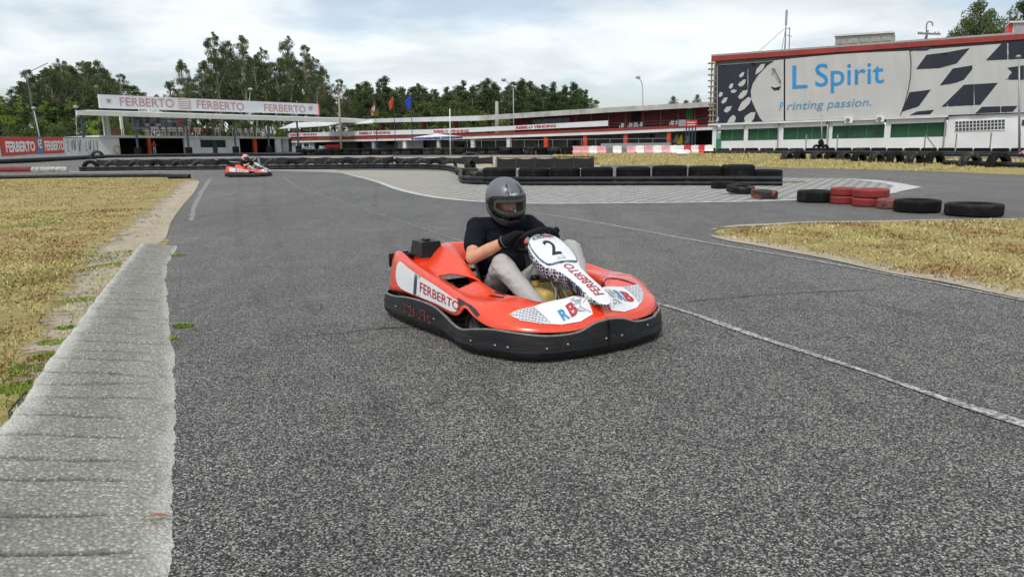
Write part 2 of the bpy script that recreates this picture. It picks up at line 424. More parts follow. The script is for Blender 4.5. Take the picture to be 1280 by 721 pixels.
def sheet(name, P, M, dz, maxe=None, cat=None):
    """a polygon laid on the ground, cut so that it follows the slope"""
    me = bpy.data.meshes.new(name); bm = bmesh.new()
    vs = [bm.verts.new((p.x, p.y, 0)) for p in P]; bm.faces.new(vs)
    ys = [p.y for p in P]
    for c in (30, 45, 60, 75, 100, 130):
        if min(ys) < c < max(ys):
            bmesh.ops.bisect_plane(bm, geom=bm.verts[:] + bm.edges[:] + bm.faces[:], plane_co=(0, c, 0), plane_no=(0, 1, 0))
    bmesh.ops.triangulate(bm, faces=bm.faces[:])
    for v in bm.verts: v.co.z = zg(v.co.y) + dz
    for f in bm.faces:
        f.normal_update()
        if f.normal.z < 0: f.normal_flip()
    bm.to_mesh(me); bm.free(); me.materials.append(M)
    o = bpy.data.objects.new(name, me); COL.objects.link(o); o['kind'] = 'structure'; return o
def strip(name, pts, w, M, dz, jag=0.0, ends=None):
    mb = MB(); pts = [Vector((p.x, p.y, 0)) for p in pts]; q = [pts[0]]
    for a, b in zip(pts, pts[1:]):
        n = max(1, int((b - a).length / (.25 if jag else 2.0)))
        q += [a.lerp(b, i / n) for i in range(1, n + 1)]
    ws = w if hasattr(w, '__len__') else [w, w]; tot = len(q) - 1; prev = None
    for i, p in enumerate(q):
        t = (q[min(i + 1, tot)] - q[max(i - 1, 0)]).normalized(); nrm = Vector((-t.y, t.x, 0)); f = i / tot * (len(ws) - 1); k = min(int(f), len(ws) - 2)
        hw = (ws[k] + (ws[k + 1] - ws[k]) * (f - k)) / 2
        j1 = 1 + jag * random.uniform(-1, 1); j2 = 1 + jag * random.uniform(-1, 1); wob = nrm * (jag * hw * random.uniform(-1, 1))
        a_ = p + nrm * hw * j1 + wob; b_ = p - nrm * hw * j2 + wob
        a_.z = zg(a_.y) + dz; b_.z = zg(b_.y) + dz
        if prev: mb.add([prev[0], prev[1], b_, a_], [(0, 1, 2, 3)])
        prev = (a_, b_)
    o = mb.build(name, M, merge=.0001, fixn=False); o['kind'] = 'structure'
    for p in o.data.polygons:
        if p.normal.z < 0: p.flip()
    return o
# one ground sheet out to the horizon
mb = MB(); ys = [-30, 30, 45, 60, 75, 100, 130, 400, 2500]
mb.grid(lambda u, v: Vector((u, v, zg(v) - .03)), [-2500, -400, -120, -40, 0, 40, 120, 400, 2500], ys)
o = mb.build('ground', M_far); o['kind'] = 'structure'
for p in o.data.polygons:
    if p.normal.z < 0: p.flip()
# the whole asphalt of the track
A = [Vector((-60, -8, 0)), Vector((60, -8, 0)), Vector((110, 60, 0)), Vector((95, 100, 0)), Vector((30, 128, 0)), Vector((-75, 128, 0)), Vector((-95, 90, 0)), Vector((-70, 40, 0))]
A = [Vector((-60, -8, 0)), Vector((60, -8, 0)), Vector((60, 30, 0)), Vector((110, 62, 0)), Vector((95, 100, 0)), Vector((30, 128, 0)), Vector((-75, 128, 0)), Vector((-95, 90, 0)), Vector((-60, 30, 0))]
sheet('asphalt_track', A, M_asph, 0)

def smoothpoly(pts, n=6, closed=False):
    out = []
    m = len(pts)
    for i in range(m - 1):
        for k in range(n):
            t = k / n
            out.append(crom(pts[max(i - 1, 0)], pts[i], pts[i + 1], pts[min(i + 2, m - 1)], t))
    out.append(pts[-1]); return out
# kerb edges as measured
KR = [G(*q) for q in ((222, 308), (211, 330), (208, 352), (211, 384), (216, 420), (221, 480), (221, 560), (219, 640), (215, 721))] 
KR += [Vector((-.60, .6, 0)), Vector((-.2, -2.0, 0))]
KL = [G(*q) for q in ((176, 310), (160, 330), (143, 352), (118, 384), (92, 420), (55, 470), (8, 540))]
KL += [Vector((-2.02, 2.2, 0)), Vector((-1.82, 1.5, 0)), Vector((-1.55, .6, 0)), Vector((-1.1, -2.0, 0))]
# left verge
gl = [G(-40, 222.5), G(60, 222), G(150, 221.5), G(236, 221.5), G(249, 227), G(241, 240), G(226, 258), G(213, 278), G(206, 298), G(214, 312), G(190, 318)]
left_poly = [Vector((-60, 33, 0)), Vector((-30, 33.2, 0))] + gl[0:] + KL[1:] + [Vector((-60, -2, 0))]
def jagged(P, amp, step=.25):
    out = []
    for a, b in zip(P, P[1:] + P[:1]):
        n = max(1, int((b - a).length / step)); n = min(n, 60)
        nrm = Vector((-(b - a).y, (b - a).x, 0))
        if nrm.length > 0: nrm.normalize()
        for k in range(n):
            p = a.lerp(b, k / n); out.append(p + nrm * amp * mnoise(Vector((p.x * 2.3, p.y * 2.3, 1.7))))
    return out
sheet('dry_verge', jagged(left_poly, .12), M_soil, .006)
# sandy bare band beside kerb and asphalt
sb_in = [G(*q) for q in ((238, 224), (226, 238), (200, 256), (180, 274), (150, 292), (130, 316), (112, 340), (92, 368), (62, 405), (34, 442), (-5, 500))]
sb_out = [G(*q) for q in ((248, 227), (240, 240), (225, 258), (212, 278), (205, 298), (206, 314), (158, 330), (141, 352), (116, 384), (78, 440), (10, 538))]
def blend_strip(name, Pin, Pout, base, dz, k=160, m=14):
    def rs(P):
        S = smoothpoly(P, 8); d = [0]
        for a, b in zip(S, S[1:]): d.append(d[-1] + (b - a).length)
        out = []; j = 0
        for i in range(k):
            t = d[-1] * i / (k - 1)
            while j < len(d) - 2 and d[j + 1] < t: j += 1
            out.append(S[j].lerp(S[j + 1], (t - d[j]) / max(1e-9, d[j + 1] - d[j])))
        return out
    A_, B_ = rs(Pin), rs(Pout); V = []; C = []
    for i in range(k):
        for j in range(m):
            t = j / (m - 1); p = A_[i].lerp(B_[i], t); V.append((p.x, p.y, zg(p.y) + dz)); C += [t * min(1, i / 12, (k - 1 - i) / 12), 0, 0, 1]
    me = bpy.data.meshes.new(name); me.from_pydata(V, [], [(i * m + j, i * m + j + 1, (i + 1) * m + j + 1, (i + 1) * m + j) for i in range(k - 1) for j in range(m - 1)])
    bm = bmesh.new(); bm.from_mesh(me); bmesh.ops.recalc_face_normals(bm, faces=bm.faces)
    if sum(f.normal.z for f in bm.faces) < 0: bmesh.ops.reverse_faces(bm, faces=bm.faces)
    bm.to_mesh(me); bm.free()
    ca = me.color_attributes.new('fade', 'FLOAT_COLOR', 'POINT'); ca.data.foreach_set('color', C)
    M = base.copy(); M.name = name + '_soil'; N = M.node_tree.nodes; L = M.node_tree.links; b = N['Principled BSDF']
    at = N.new('ShaderNodeAttribute'); at.attribute_name = 'fade'; sc_ = N.new('ShaderNodeSeparateColor'); L.new(at.outputs['Color'], sc_.inputs[0])
    o = N.new('ShaderNodeTexCoord').outputs['Object']; n1 = nz(N, L, o, 3.5, 8, .75, .6)
    ad = N.new('ShaderNodeMath'); ad.operation = 'ADD'; L.new(sc_.outputs[0], ad.inputs[0]); L.new(mr_(N, L, n1, .3, .7, -.40, .60), ad.inputs[1])
    tr = N.new('ShaderNodeBsdfTransparent'); ms = N.new('ShaderNodeMixShader'); L.new(mr_(N, L, ad.outputs[0], .30, .48), ms.inputs[0]); L.new(tr.outputs[0], ms.inputs[1]); L.new(b.outputs[0], ms.inputs[2]); L.new(ms.outputs[0], N['Material Output'].inputs['Surface'])
    me.materials.append(M); ob = bpy.data.objects.new(name, me); COL.objects.link(ob); ob['kind'] = 'structure'
blend_strip('sandy_verge', [G(*q) for q in ((226, 223), (205, 240), (175, 262), (140, 285), (100, 312), (84, 340), (60, 375), (30, 420), (-20, 480), (-80, 560))], [G(*q) for q in ((250, 226), (243, 240), (228, 258), (214, 278), (206, 300), (178, 314), (146, 350), (121, 386), (82, 440), (8, 545))], M_sand, .010)
# kerb: exposed aggregate with transverse grooves
def kerb():
    M, N, L, b = node_mat('exposed_aggregate')
    o = N.new('ShaderNodeTexCoord').outputs['Object']
    v = N.new('ShaderNodeTexVoronoi'); v.inputs['Scale'].default_value = 75; L.new(o, v.inputs['Vector'])
    v.inputs['Randomness'].default_value = 1
    hs = N.new('ShaderNodeSeparateColor'); L.new(v.outputs['Color'], hs.inputs[0])
    st = ramp(N, L, hs.outputs[1], [(0, (.19, .182, .16)), (.35, (.30, .288, .255)), (.6, (.36, .35, .315)), (.85, (.45, .435, .395)), (1, (.56, .54, .49))])
    mort = mixc(N, L, mr_(N, L, v.outputs['Distance'], .38, .62), st, (.25, .24, .21))
    at = N.new('ShaderNodeAttribute'); at.attribute_name = 'wear'
    sepw = N.new('ShaderNodeSeparateColor'); L.new(at.outputs['Color'], sepw.inputs[0])
    n1 = nz(N, L, o, 3.0, 7, .7, .4); n2 = nz(N, L, o, 30, 5, .7)
    ad = N.new('ShaderNodeMath'); ad.operation = 'ADD'; L.new(sepw.outputs[0], ad.inputs[0]); L.new(mr_(N, L, n1, .35, .65, -.25, .25), ad.inputs[1])
    c = mixc(N, L, mr_(N, L, ad.outputs[0], .25, .85, 0, .85), mort, mixc(N, L, mr_(N, L, n2, .3, .7), (.54, .525, .48), (.68, .66, .61)))
    c = mixc(N, L, mr_(N, L, n1, .52, .72, 0, .5), c, (.15, .143, .125))
    cm = N.new('ShaderNodeMath'); cm.operation = 'MULTIPLY'; L.new(sepw.outputs[2], cm.inputs[0]); L.new(mr_(N, L, n1, .35, .62, .35, .9), cm.inputs[1])
    dk = N.new('ShaderNodeMath'); dk.operation = 'MULTIPLY'; L.new(cm.outputs[0], dk.inputs[0]); dk.inputs[1].default_value = .55
    c = mixc(N, L, dk.outputs[0], c, mixc(N, L, mr_(N, L, v.outputs['Distance'], .3, .6), mixc(N, L, .5, st, (.12, .12, .11)), (.08, .078, .07)))
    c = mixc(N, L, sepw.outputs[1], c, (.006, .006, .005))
    L.new(c, b.inputs['Base Color']); b.inputs['Roughness'].default_value = .9; b.inputs['Specular IOR Level'].default_value = .25
    bp = N.new('ShaderNodeBump'); bp.inputs['Strength'].default_value = 1; bp.inputs['Distance'].default_value = .008; bp.invert = True
    L.new(v.outputs['Distance'], bp.inputs['Height']); L.new(bp.outputs['Normal'], b.inputs['Normal'])
    n = min(len(KR), len(KL)); Lp = []
    # match arc parameters
    def resample(P, k):
        S = smoothpoly(P, 10); d = [0]
        for a, b_ in zip(S, S[1:]): d.append(d[-1] + (b_ - a).length)
        out = []; j = 0
        for i in range(k):
            t = d[-1] * i / (k - 1)
            while j < len(d) - 2 and d[j + 1] < t: j += 1
            f = (t - d[j]) / max(1e-9, d[j + 1] - d[j]); out.append(S[j].lerp(S[j + 1], f))
        return out
    K = 2200; RR = resample(KR, K); LL = resample(KL, K)
    length = sum((a - b_).length for a, b_ in zip(RR, RR[1:]))
    ts = [0, .03, .06, .12, .2, .3, .4, .5, .6, .7, .8, .9, .96, 1]
    Vv = []; W = []
    gap = .245; rg = random.Random(3); gl_ = {}
    for i in range(K):
        s_ = i / (K - 1) * length
        for t in ts:
            p = LL[i].lerp(RR[i], t)
            h = .06 * (1 - t) ** .8 if t > .03 else .062
            if t == 0: h = -.02
            if t == 1: h = -.004
            # groove
            k = round((s_ + .05 * mnoise(Vector((t * 2.2, s_ * .4, 5)))) / gap)
            if k not in gl_: gl_[k] = (rg.uniform(.04, .14), rg.uniform(.66, .97), rg.uniform(-.03, .03))
            a0, a1, off = gl_[k]
            dd = abs(s_ + .05 * mnoise(Vector((t * 2.5, k * 7.1, 2))) + off - k * gap)
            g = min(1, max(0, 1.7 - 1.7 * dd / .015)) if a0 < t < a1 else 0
            if 0 < t < 1: h -= .034 * g; h += .004 * mnoise(Vector((p.x * 9, p.y * 9, 0)))
            nx = .014 * mnoise(Vector((p.x * 6, p.y * 6, 3)))
            Vv.append((p.x + nx + ((.022 * mnoise(Vector((p.x * 2.5, p.y * 2.5, 9))) + .012 * mnoise(Vector((p.x * 31, p.y * 31, 9)))) if t in (0, 1) else 0), p.y, max(h, -.03) + (0 if t in (0, 1) else .004)))
            edge = max(0, 1 - t / .24) + max(0, (t - .84) / .16) * .75
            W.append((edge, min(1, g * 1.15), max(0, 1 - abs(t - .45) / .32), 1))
    m = len(ts); F = [(i * m + j, i * m + j + 1, (i + 1) * m + j + 1, (i + 1) * m + j) for i in range(K - 1) for j in range(m - 1)]
    me = bpy.data.meshes.new('kerb'); me.from_pydata(Vv, [], F); me.materials.append(M)
    ca = me.color_attributes.new('wear', 'FLOAT_COLOR', 'POINT'); ca.data.foreach_set('color', [c for w_ in W for c in w_])
    me.polygons.foreach_set('use_smooth', [True] * len(me.polygons))
    o = bpy.data.objects.new('kerb', me); COL.objects.link(o)
    bm = bmesh.new(); bm.from_mesh(me); bmesh.ops.recalc_face_normals(bm, faces=bm.faces)
    if sum(f.normal.z for f in bm.faces) < 0: bmesh.ops.reverse_faces(bm, faces=bm.faces)
    bm.to_mesh(me); bm.free()
    o['kind'] = 'structure'
kerb()
# right grass island
ri_up = [G(*q) for q in ((893, 291), (915, 286), (960, 283), (1010, 280), (1090, 279), (1160, 277), (1280, 275), (1420, 272), (1700, 266))]
ri_lo = [G(*q) for q in ((893, 291), (905, 297), (960, 307), (1040, 322), (1110, 338), (1180, 350), (1240, 363), (1300, 376), (1420, 405), (1700, 470))]
right_poly = smoothpoly(ri_up, 3) + smoothpoly(ri_lo[::-1], 3)[:-1]
sheet('dry_island', jagged(right_poly, .10), M_soil, .006)
blend_strip('island_edge', ri_up, [G(*q) for q in ((880, 289), (912, 282.5), (960, 280), (1010, 277.5), (1090, 276.5), (1160, 275), (1280, 273.5), (1420, 270.5), (1700, 264))], M_sand, .008, 120, 8)
blend_strip('island_edge', [p + Vector((.25, .18, 0)) for p in ri_lo], [G(*q) for q in ((882, 292), (900, 299.5), (955, 309.5), (1036, 325), (1106, 341), (1176, 353), (1236, 366), (1297, 379), (1420, 409), (1700, 476))], M_sand, .009, 120, 8)
# far grass bank on the right
fb = [G(*q) for q in ((690, 191), (780, 191.5), (900, 190.5), (1000, 193), (1100, 195), (1280, 200), (1420, 203))] + [G(*q) for q in ((1420, 226), (1280, 219.5), (1150, 214), (1000, 210.5), (880, 207.5), (745, 206.5), (690, 206))]
far_poly = fb
sheet('grass_bank', jagged(fb, .35, 1.0), M_soil, .008)
# infield dirt between the fences
inf = [G(*q) for q in ((380, 197), (500, 196), (618, 195), (745, 195), (752, 212), (640, 213.5), (560, 209), (500, 207), (380, 207))]
sheet('infield_dirt', inf, M_sand, .008)
# paved island
def pavers():
    M, N, L, b = node_mat('block_paving')
    o = N.new('ShaderNodeTexCoord').outputs['Object']
    mp = N.new('ShaderNodeMapping'); mp.inputs['Rotation'].default_value = (0, 0, R(62)); L.new(o, mp.inputs[0])
    br = N.new('ShaderNodeTexBrick'); br.inputs['Scale'].default_value = 1.0; br.inputs['Brick Width'].default_value = .34; br.inputs['Row Height'].default_value = .26
    br.inputs['Mortar Size'].default_value = .035; br.inputs['Mortar Smooth'].default_value = .3
    br.inputs['Color1'].default_value = (.42, .41, .385, 1); br.inputs['Color2'].default_value = (.33, .325, .305, 1); br.inputs['Mortar'].default_value = (.075, .07, .06, 1)
    L.new(mp.outputs[0], br.inputs['Vector'])
    n1 = nz(N, L, o, .5, 6, .6, .3); n2 = nz(N, L, o, 6, 6, .7)
    sp_ = N.new('ShaderNodeSeparateXYZ'); L.new(o, sp_.inputs[0])
    fx = N.new('ShaderNodeMath'); fx.operation = 'ADD'; L.new(mr_(N, L, sp_.outputs['X'], -8, 1.0, .95, 0), fx.inputs[0]); L.new(mr_(N, L, n1, .3, .7, -.25, .25), fx.inputs[1]); fx.use_clamp = True
    c = mixc(N, L, fx.outputs[0], br.outputs['Color'], (.33, .30, .24))
    sm = N.new('ShaderNodeVectorMath'); sm.operation = 'SCALE'; L.new(c, sm.inputs[0]); L.new(mr_(N, L, n2, .25, .75, .8, 1.2), sm.inputs['Scale'])
    L.new(sm.outputs[0], b.inputs['Base Color']); b.inputs['Roughness'].default_value = .9
    return M
M_pave = pavers()
pt = [G(*q) for q in ((330, 214), (395, 213.5), (470, 213), (560, 214), (578, 222), (590, 231), (745, 231), (975, 230), (978, 222.5), (1050, 223), (1095, 226), (1122, 229.5), (1144, 234))]
pl_px = ((395, 215), (430, 217), (465, 225), (495, 235.5), (525, 243), (560, 248.5), (620, 253), (690, 254.5), (760, 254), (860, 253), (960, 251), (1030, 248), (1080, 244.5), (1112, 240.5), (1140, 236))
pl = [G(*q) for q in pl_px]
sheet('block_paving', pt + smoothpoly(pl, 3)[::-1], M_pave, .004)
M_skid = mat('x', (.03, .03, .032)) if False else None
M_edge = mat('white_edge_band', (.52, .51, .48), .85, .25, 12, .3, 60, col2=(.3, .29, .27), c2lo=.5, c2hi=.7, c2scale=5)
strip('white_edge_line', smoothpoly([G(*q) for q in ((430, 217), (465, 225.5), (495, 236), (525, 243.5), (560, 249), (620, 253.5), (690, 255), (760, 254.5), (860, 253.5), (960, 251.5), (1030, 248.5), (1080, 245), (1112, 241))], 3), [.12, .2, .2, .17, .17, .17, .25, .4], M_edge, .009)
tip = [G(*q) for q in ((1050, 223), (1100, 226), (1126, 229.5), (1152, 234.5), (1132, 238.5), (1112, 243), (1070, 246.5), (1092, 242), (1112, 237), (1118, 233), (1105, 229.5), (1085, 227))]
sheet('white_edge_tip', tip, M_edge, .012)
# painted lines
def wl(name, px, w, M, dz=.006, jag=.25): return strip(name, [G(*q) for q in px], w, M, dz, jag)
wl('painted_line', ((830, 382), (900, 405), (1000, 438), (1100, 470), (1180, 497), (1330, 547), (1750, 690)), [.045, .065, .07, .08], M_paint, jag=.5)
wl('painted_line', ((355, 222), (375, 236), (420, 250), (480, 270), (560, 297), (640, 322), (760, 360), (830, 382)), [.06, .035, .03, .035], M_paint_faint)
wl('painted_line', ((655, 264), (750, 279), (880, 303), (1000, 323), (1100, 341), (1280, 376), (1420, 405), (1750, 475)), [.05, .06, .045, .045], M_paint)
wl('painted_line', ((262, 224), (252, 240), (243, 258), (239, 276)), [.18, .14, .08], M_paint_faint, jag=.4)
wl('asphalt_joint', ((860, 377), (930, 371), (1000, 366), (1100, 362)), .018, M_crack, .006, .6)
wl('asphalt_joint', ((470, 411), (520, 408), (580, 404)), .018, M_crack, .006, .6)
wl('asphalt_joint', ((380, 420), (430, 416), (470, 411)), .012, M_crack, .006, .6)
wl('dusty_track', ((450, 222), (560, 262), (700, 285), (820, 300)), [.35, .25, .2], M_paint_faint, .003, .5) if False else None
# light strip of track behind left verge
strip('track_edge_band', [G(*q) for q in ((-60, 214.5), (0, 215.5), (100, 215), (300, 212.5), (420, 213))], [.5, .6, .6, .5], M_edge, .006, 0)

# ---------------------------------------------------------------- dry grass blades
def blades(name, poly, counts, cols, hmin, hmax, region, seed, wmul=1.0, label='dry yellow grass', avoid=None):
    r = np.random.default_rng(seed)
    P = np.array([(p.x, p.y) for p in poly])
    def inside(x, y):
        c = np.zeros(len(x), bool); j = len(P) - 1
        for i in range(len(P)):
            xi, yi = P[i]; xj, yj = P[j]
            t = ((yi > y) != (yj > y)) & (x < (xj - xi) * (y - yi) / ((yj - yi) if yj != yi else 1e-9) + xi)
            c ^= t; j = i
        return c
    X = []; Y = []
    for (y0, y1, x0, x1, n) in region:
        x = r.uniform(x0, x1, n); y = r.uniform(y0, y1, n); k = inside(x, y)
        # thinner where bare patches are
        X.append(x[k]); Y.append(y[k])
    X = np.concatenate(X); Y = np.concatenate(Y)
    keep = np.array([mnoise(Vector((a * .9, b * .9, seed))) + .5 * mnoise(Vector((a * 3.1, b * 3.1, seed))) for a, b in zip(X, Y)])
    k = keep > -.85 + r.uniform(-.12, .45, len(X)); X, Y, keep = X[k], Y[k], keep[k]
    if avoid is not None:
        P = np.array([(p.x, p.y) for p in avoid]); ins = inside(X, Y); cl_ = np.array([mnoise(Vector((a * 2.4, b * 2.4, 6))) for a, b in zip(X, Y)])
        kk = ~ins | ((cl_ > .12) & (r.random(len(X)) < .6)) | (r.random(len(X)) < .06); X, Y, keep = X[kk], Y[kk], keep[kk]
    n = len(X); d = np.sqrt(X ** 2 + Y ** 2)
    hgt = r.uniform(hmin, hmax, n) * (1 + .4 * keep); ww = (.0022 + .00075 * d) * wmul * r.uniform(.7, 1.5, n)
    a = r.uniform(0, 2 * np.pi, n); lean = r.uniform(.1, 1.3, n) * hgt; la = r.uniform(0, 2 * np.pi, n)
    Z = np.array([zg(y) for y in Y]) + .004
    V = np.zeros((n, 3, 3)); V[:, 0] = np.stack([X + np.cos(a) * ww, Y + np.sin(a) * ww, Z], 1); V[:, 1] = np.stack([X - np.cos(a) * ww, Y - np.sin(a) * ww, Z], 1)
    V[:, 2] = np.stack([X + np.cos(la) * lean, Y + np.sin(la) * lean, Z + hgt], 1)
    me = bpy.data.meshes.new(name); me.vertices.add(3 * n); me.vertices.foreach_set('co', V.reshape(-1))
    me.loops.add(3 * n); me.loops.foreach_set('vertex_index', np.arange(3 * n)); me.polygons.add(n)
    me.polygons.foreach_set('loop_start', np.arange(n) * 3); me.polygons.foreach_set('loop_total', np.full(n, 3))
    me.update(); me.validate()
    for c in cols: me.materials.append(c)
    # green blades gather in patches
    gn = np.array([mnoise(Vector((a_ * .55 + 9, b_ * .55, 4))) for a_, b_ in zip(X, Y)])
    g2 = np.array([mnoise(Vector((a_ * 1.7 + 3, b_ * 1.1, 8))) for a_, b_ in zip(X, Y)])
    idx = np.where(gn + g2 * .5 + r.normal(0, .12, n) > .40, 2, np.where(r.random(n) < .35, 1, 0)); idx = np.where((g2 - gn * .5 + r.normal(0, .15, n) > .12), 3, idx)
    me.polygons.foreach_set('material_index', idx.astype(np.int32))
    o = bpy.data.objects.new(name, me); COL.objects.link(o); tag(o, label, 'grass', kind='stuff'); return o
gcols = [mat('straw_blade', (.44, .37, .15), .8, .35, 1.2, spec=.2), mat('pale_straw_blade', (.56, .49, .25), .8, .3, 2, spec=.2),
         mat('green_blade', (.19, .24, .055), .8, .3, 2, spec=.2), mat('rusty_blade', (.26, .14, .06), .8, .3, 2, spec=.2)]
SANDP = [G(*q) for q in ((228, 223), (205, 240), (178, 262), (140, 288), (105, 312), (92, 340), (68, 375), (40, 420), (-5, 480), (-50, 560), (8, 545), (82, 440), (121, 386), (146, 350), (178, 314), (206, 300), (214, 278), (228, 258), (243, 240), (250, 226))]
blades('verge_grass', left_poly, 0, gcols, .008, .030, [(2.5, 5, -6, -2, 26000), (5, 9, -9, -3.0, 36000), (9, 16, -15, -5, 26000), (16, 34, -27, -9, 22000)], 3, label='short dry yellow grass on the left verge', avoid=SANDP)
blades('island_grass', right_poly, 0, gcols, .010, .038, [(4.2, 8, 2, 9.5, 22000), (8, 13, 2, 15, 30000)], 11, label='dry yellow grass on the right hand island')
blades('bank_grass', far_poly, 0, gcols[:2] + [gcols[2], gcols[0]], .04, .13, [(30, 60, 3, 50, 26000)], 17, wmul=.8, label='dry yellow grass on the bank behind the paving')
GT = mat('bright_weed', (.20, .30, .045), .8, .35, 12, spec=.2)
def tuft_patch(px, r_, n, seed):
    c = G(*px); P = [c + Vector((math.cos(a) * r_, math.sin(a) * r_ * .8, 0)) for a in frange(0, 5.6, 8)]
    return P
for k, (q, r_, n) in enumerate((((219, 320), .12, 500), ((229, 408), .07, 420), ((216, 424), .035, 90), ((100, 376), .14, 700), ((141, 333), .22, 900), ((67, 430), .10, 500), ((57, 447), .08, 400), ((38, 463), .12, 700), ((24, 487), .12, 800), ((82, 412), .07, 300), ((990, 228), .5, 1600))):
    P = tuft_patch(q, r_, n, k); c = G(*q)
    blades('grass_tuft', P, 0, [GT] * 4, .006, .024, [(c.y - r_, c.y + r_, c.x - r_, c.x + r_, n)], 30 + k, label=['small green weed tuft at the asphalt edge beside the kerb tip', 'bright green weed tuft on the asphalt side of the kerb', 'tiny weed in the kerb edge just below the larger tuft', 'green weeds left of the kerb, halfway down', 'green weeds left of the kerb near its far tip', 'green weeds close to the kerb lip', 'small weeds just below those at the kerb lip', 'green weeds near the left picture edge', 'lowest green weeds at the left picture edge', 'thin weeds beside the kerb lip', 'yellow green weeds beside the barrier end'][k])

# greener weeds by the kerb, low and patchy, and rubber laid down by tyres
wp0 = [G(*q) for q in ((-60, 545), (-60, 360), (60, 330), (130, 300), (176, 308), (142, 352), (92, 420), (40, 492), (8, 538))]
blades('kerbside_weeds', wp0, 0, [gcols[2], gcols[1], gcols[2], gcols[2]], .008, .035, [(2.6, 4.2, -5, -1.8, 9000), (4.2, 9, -8, -3, 12000)], 51, label='patchy green weeds and straw beside the kerb')
def skid_mat():
    M, N, L, b = node_mat('rubber_film')
    o = N.new('ShaderNodeTexCoord').outputs['Object']; b.inputs['Base Color'].default_value = (.022, .022, .023, 1); b.inputs['Roughness'].default_value = .8
    n1 = nz(N, L, o, 1.2, 4, .6); n2 = nz(N, L, o, 60, 3, .7)
    ml = N.new('ShaderNodeMath'); ml.operation = 'MULTIPLY'; L.new(mr_(N, L, n1, .35, .65, .0, .14), ml.inputs[0]); L.new(mr_(N, L, n2, .4, .6, .35, 1), ml.inputs[1])
    tr = N.new('ShaderNodeBsdfTransparent'); ms = N.new('ShaderNodeMixShader'); L.new(ml.outputs[0], ms.inputs[0]); L.new(tr.outputs[0], ms.inputs[1]); L.new(b.outputs[0], ms.inputs[2]); L.new(ms.outputs[0], N['Material Output'].inputs['Surface']); return M
M_skid = skid_mat()
for px, w_ in ((((480, 216), (470, 240), (475, 280), (500, 330), (560, 420), (680, 560), (830, 760)), .13), (((330, 219), (330, 250), (345, 300), (390, 380), (470, 500), (600, 760)), .14), (((300, 221), (296, 250), (300, 300), (330, 380), (400, 520), (480, 760)), .12), (((1280, 232), (1100, 250), (900, 262), (760, 262), (640, 255)), .2), (((1300, 222), (1150, 222), (1050, 218), (900, 213), (780, 211)), .25), (((840, 395), (930, 430), (1050, 500), (1250, 640)), .12), (((560, 262), (620, 275), (760, 300), (900, 330), (1280, 430)), .14)):
    strip('tyre_mark', smoothpoly([G(*q) for q in px], 6), w_, M_skid, .0035, .1)
# ================================================================ the kart, built in its own frame: x forward, y to its left, nose at 0
from mathutils.bvhtree import BVHTree
KA = R(-57)
def red_paint():
    M, N, L, b = node_mat('red_bodywork')
    o = N.new('ShaderNodeTexCoord').outputs['Object']
    n1 = nz(N, L, o, 6, 7, .65, .5); n2 = nz(N, L, o, 45, 6, .75, 1.5)
    c = mixc(N, L, mr_(N, L, n1, .35, .7), (.82, .050, .008), (.72, .058, .014))
    c = mixc(N, L, mr_(N, L, n2, .66, .72, 0, .8), c, (.20, .03, .02))
    mp = N.new('ShaderNodeMapping'); mp.inputs['Scale'].default_value = (6, 30, 30); L.new(o, mp.inputs[0])
    n3 = nz(N, L, mp.outputs[0], 3, 5, .7, .8); c = mixc(N, L, mr_(N, L, n3, .62, .68, 0, .7), c, (.72, .36, .30))
    n4 = nz(N, L, o, 11, 8, .8, 2.0); c = mixc(N, L, mr_(N, L, n4, .60, .68, 0, .55), c, (.16, .03, .02))
    L.new(c, b.inputs['Base Color']); L.new(mr_(N, L, n1, .3, .7, .20, .36), b.inputs['Roughness'])
    b.inputs['Coat Weight'].default_value = .6; b.inputs['Coat Roughness'].default_value = .18; b.inputs['Specular IOR Level'].default_value = .6
    bp = N.new('ShaderNodeBump'); bp.inputs['Strength'].default_value = .15; bp.inputs['Distance'].default_value = .01; L.new(n1, bp.inputs['Height']); L.new(bp.outputs[0], b.inputs['Normal'])
    return M
def bumper_mat():
    M, N, L, b = node_mat('scuffed_black_plastic')
    o = N.new('ShaderNodeTexCoord').outputs['Object']
    mp = N.new('ShaderNodeMapping'); mp.inputs['Scale'].default_value = (3, 3, 60); L.new(o, mp.inputs[0])
    n1 = nz(N, L, mp.outputs[0], 1.5, 7, .75, .6); n2 = nz(N, L, o, 12, 6, .7)
    c = mixc(N, L, mr_(N, L, n1, .45, .75), (.006, .006, .0075), (.026, .026, .026))
    sp_ = N.new('ShaderNodeSeparateXYZ'); L.new(o, sp_.inputs[0])
    c = mixc(N, L, mr_(N, L, n2, .58, .75, 0, .45), c, (.08, .075, .07))
    L.new(c, b.inputs['Base Color']); L.new(mr_(N, L, n2, .3, .7, .42, .62), b.inputs['Roughness']); b.inputs['Specular IOR Level'].default_value = .25
    bp = N.new('ShaderNodeBump'); bp.inputs['Strength'].default_value = .5; bp.inputs['Distance'].default_value = .006; L.new(n1, bp.inputs['Height']); L.new(bp.outputs[0], b.inputs['Normal'])
    return M
def white_vinyl():
    M, N, L, b = node_mat('scuffed_white_vinyl')
    o = N.new('ShaderNodeTexCoord').outputs['Object']
    n1 = nz(N, L, o, 16, 7, .72, 1.2); n2 = nz(N, L, o, 4, 5, .6)
    c = mixc(N, L, mr_(N, L, n2, .3, .7), (.80, .81, .82), (.70, .71, .73)); c = mixc(N, L, mr_(N, L, n1, .66, .72, 0, .75), c, (.25, .22, .2))
    L.new(c, b.inputs['Base Color']); b.inputs['Roughness'].default_value = .35; return M
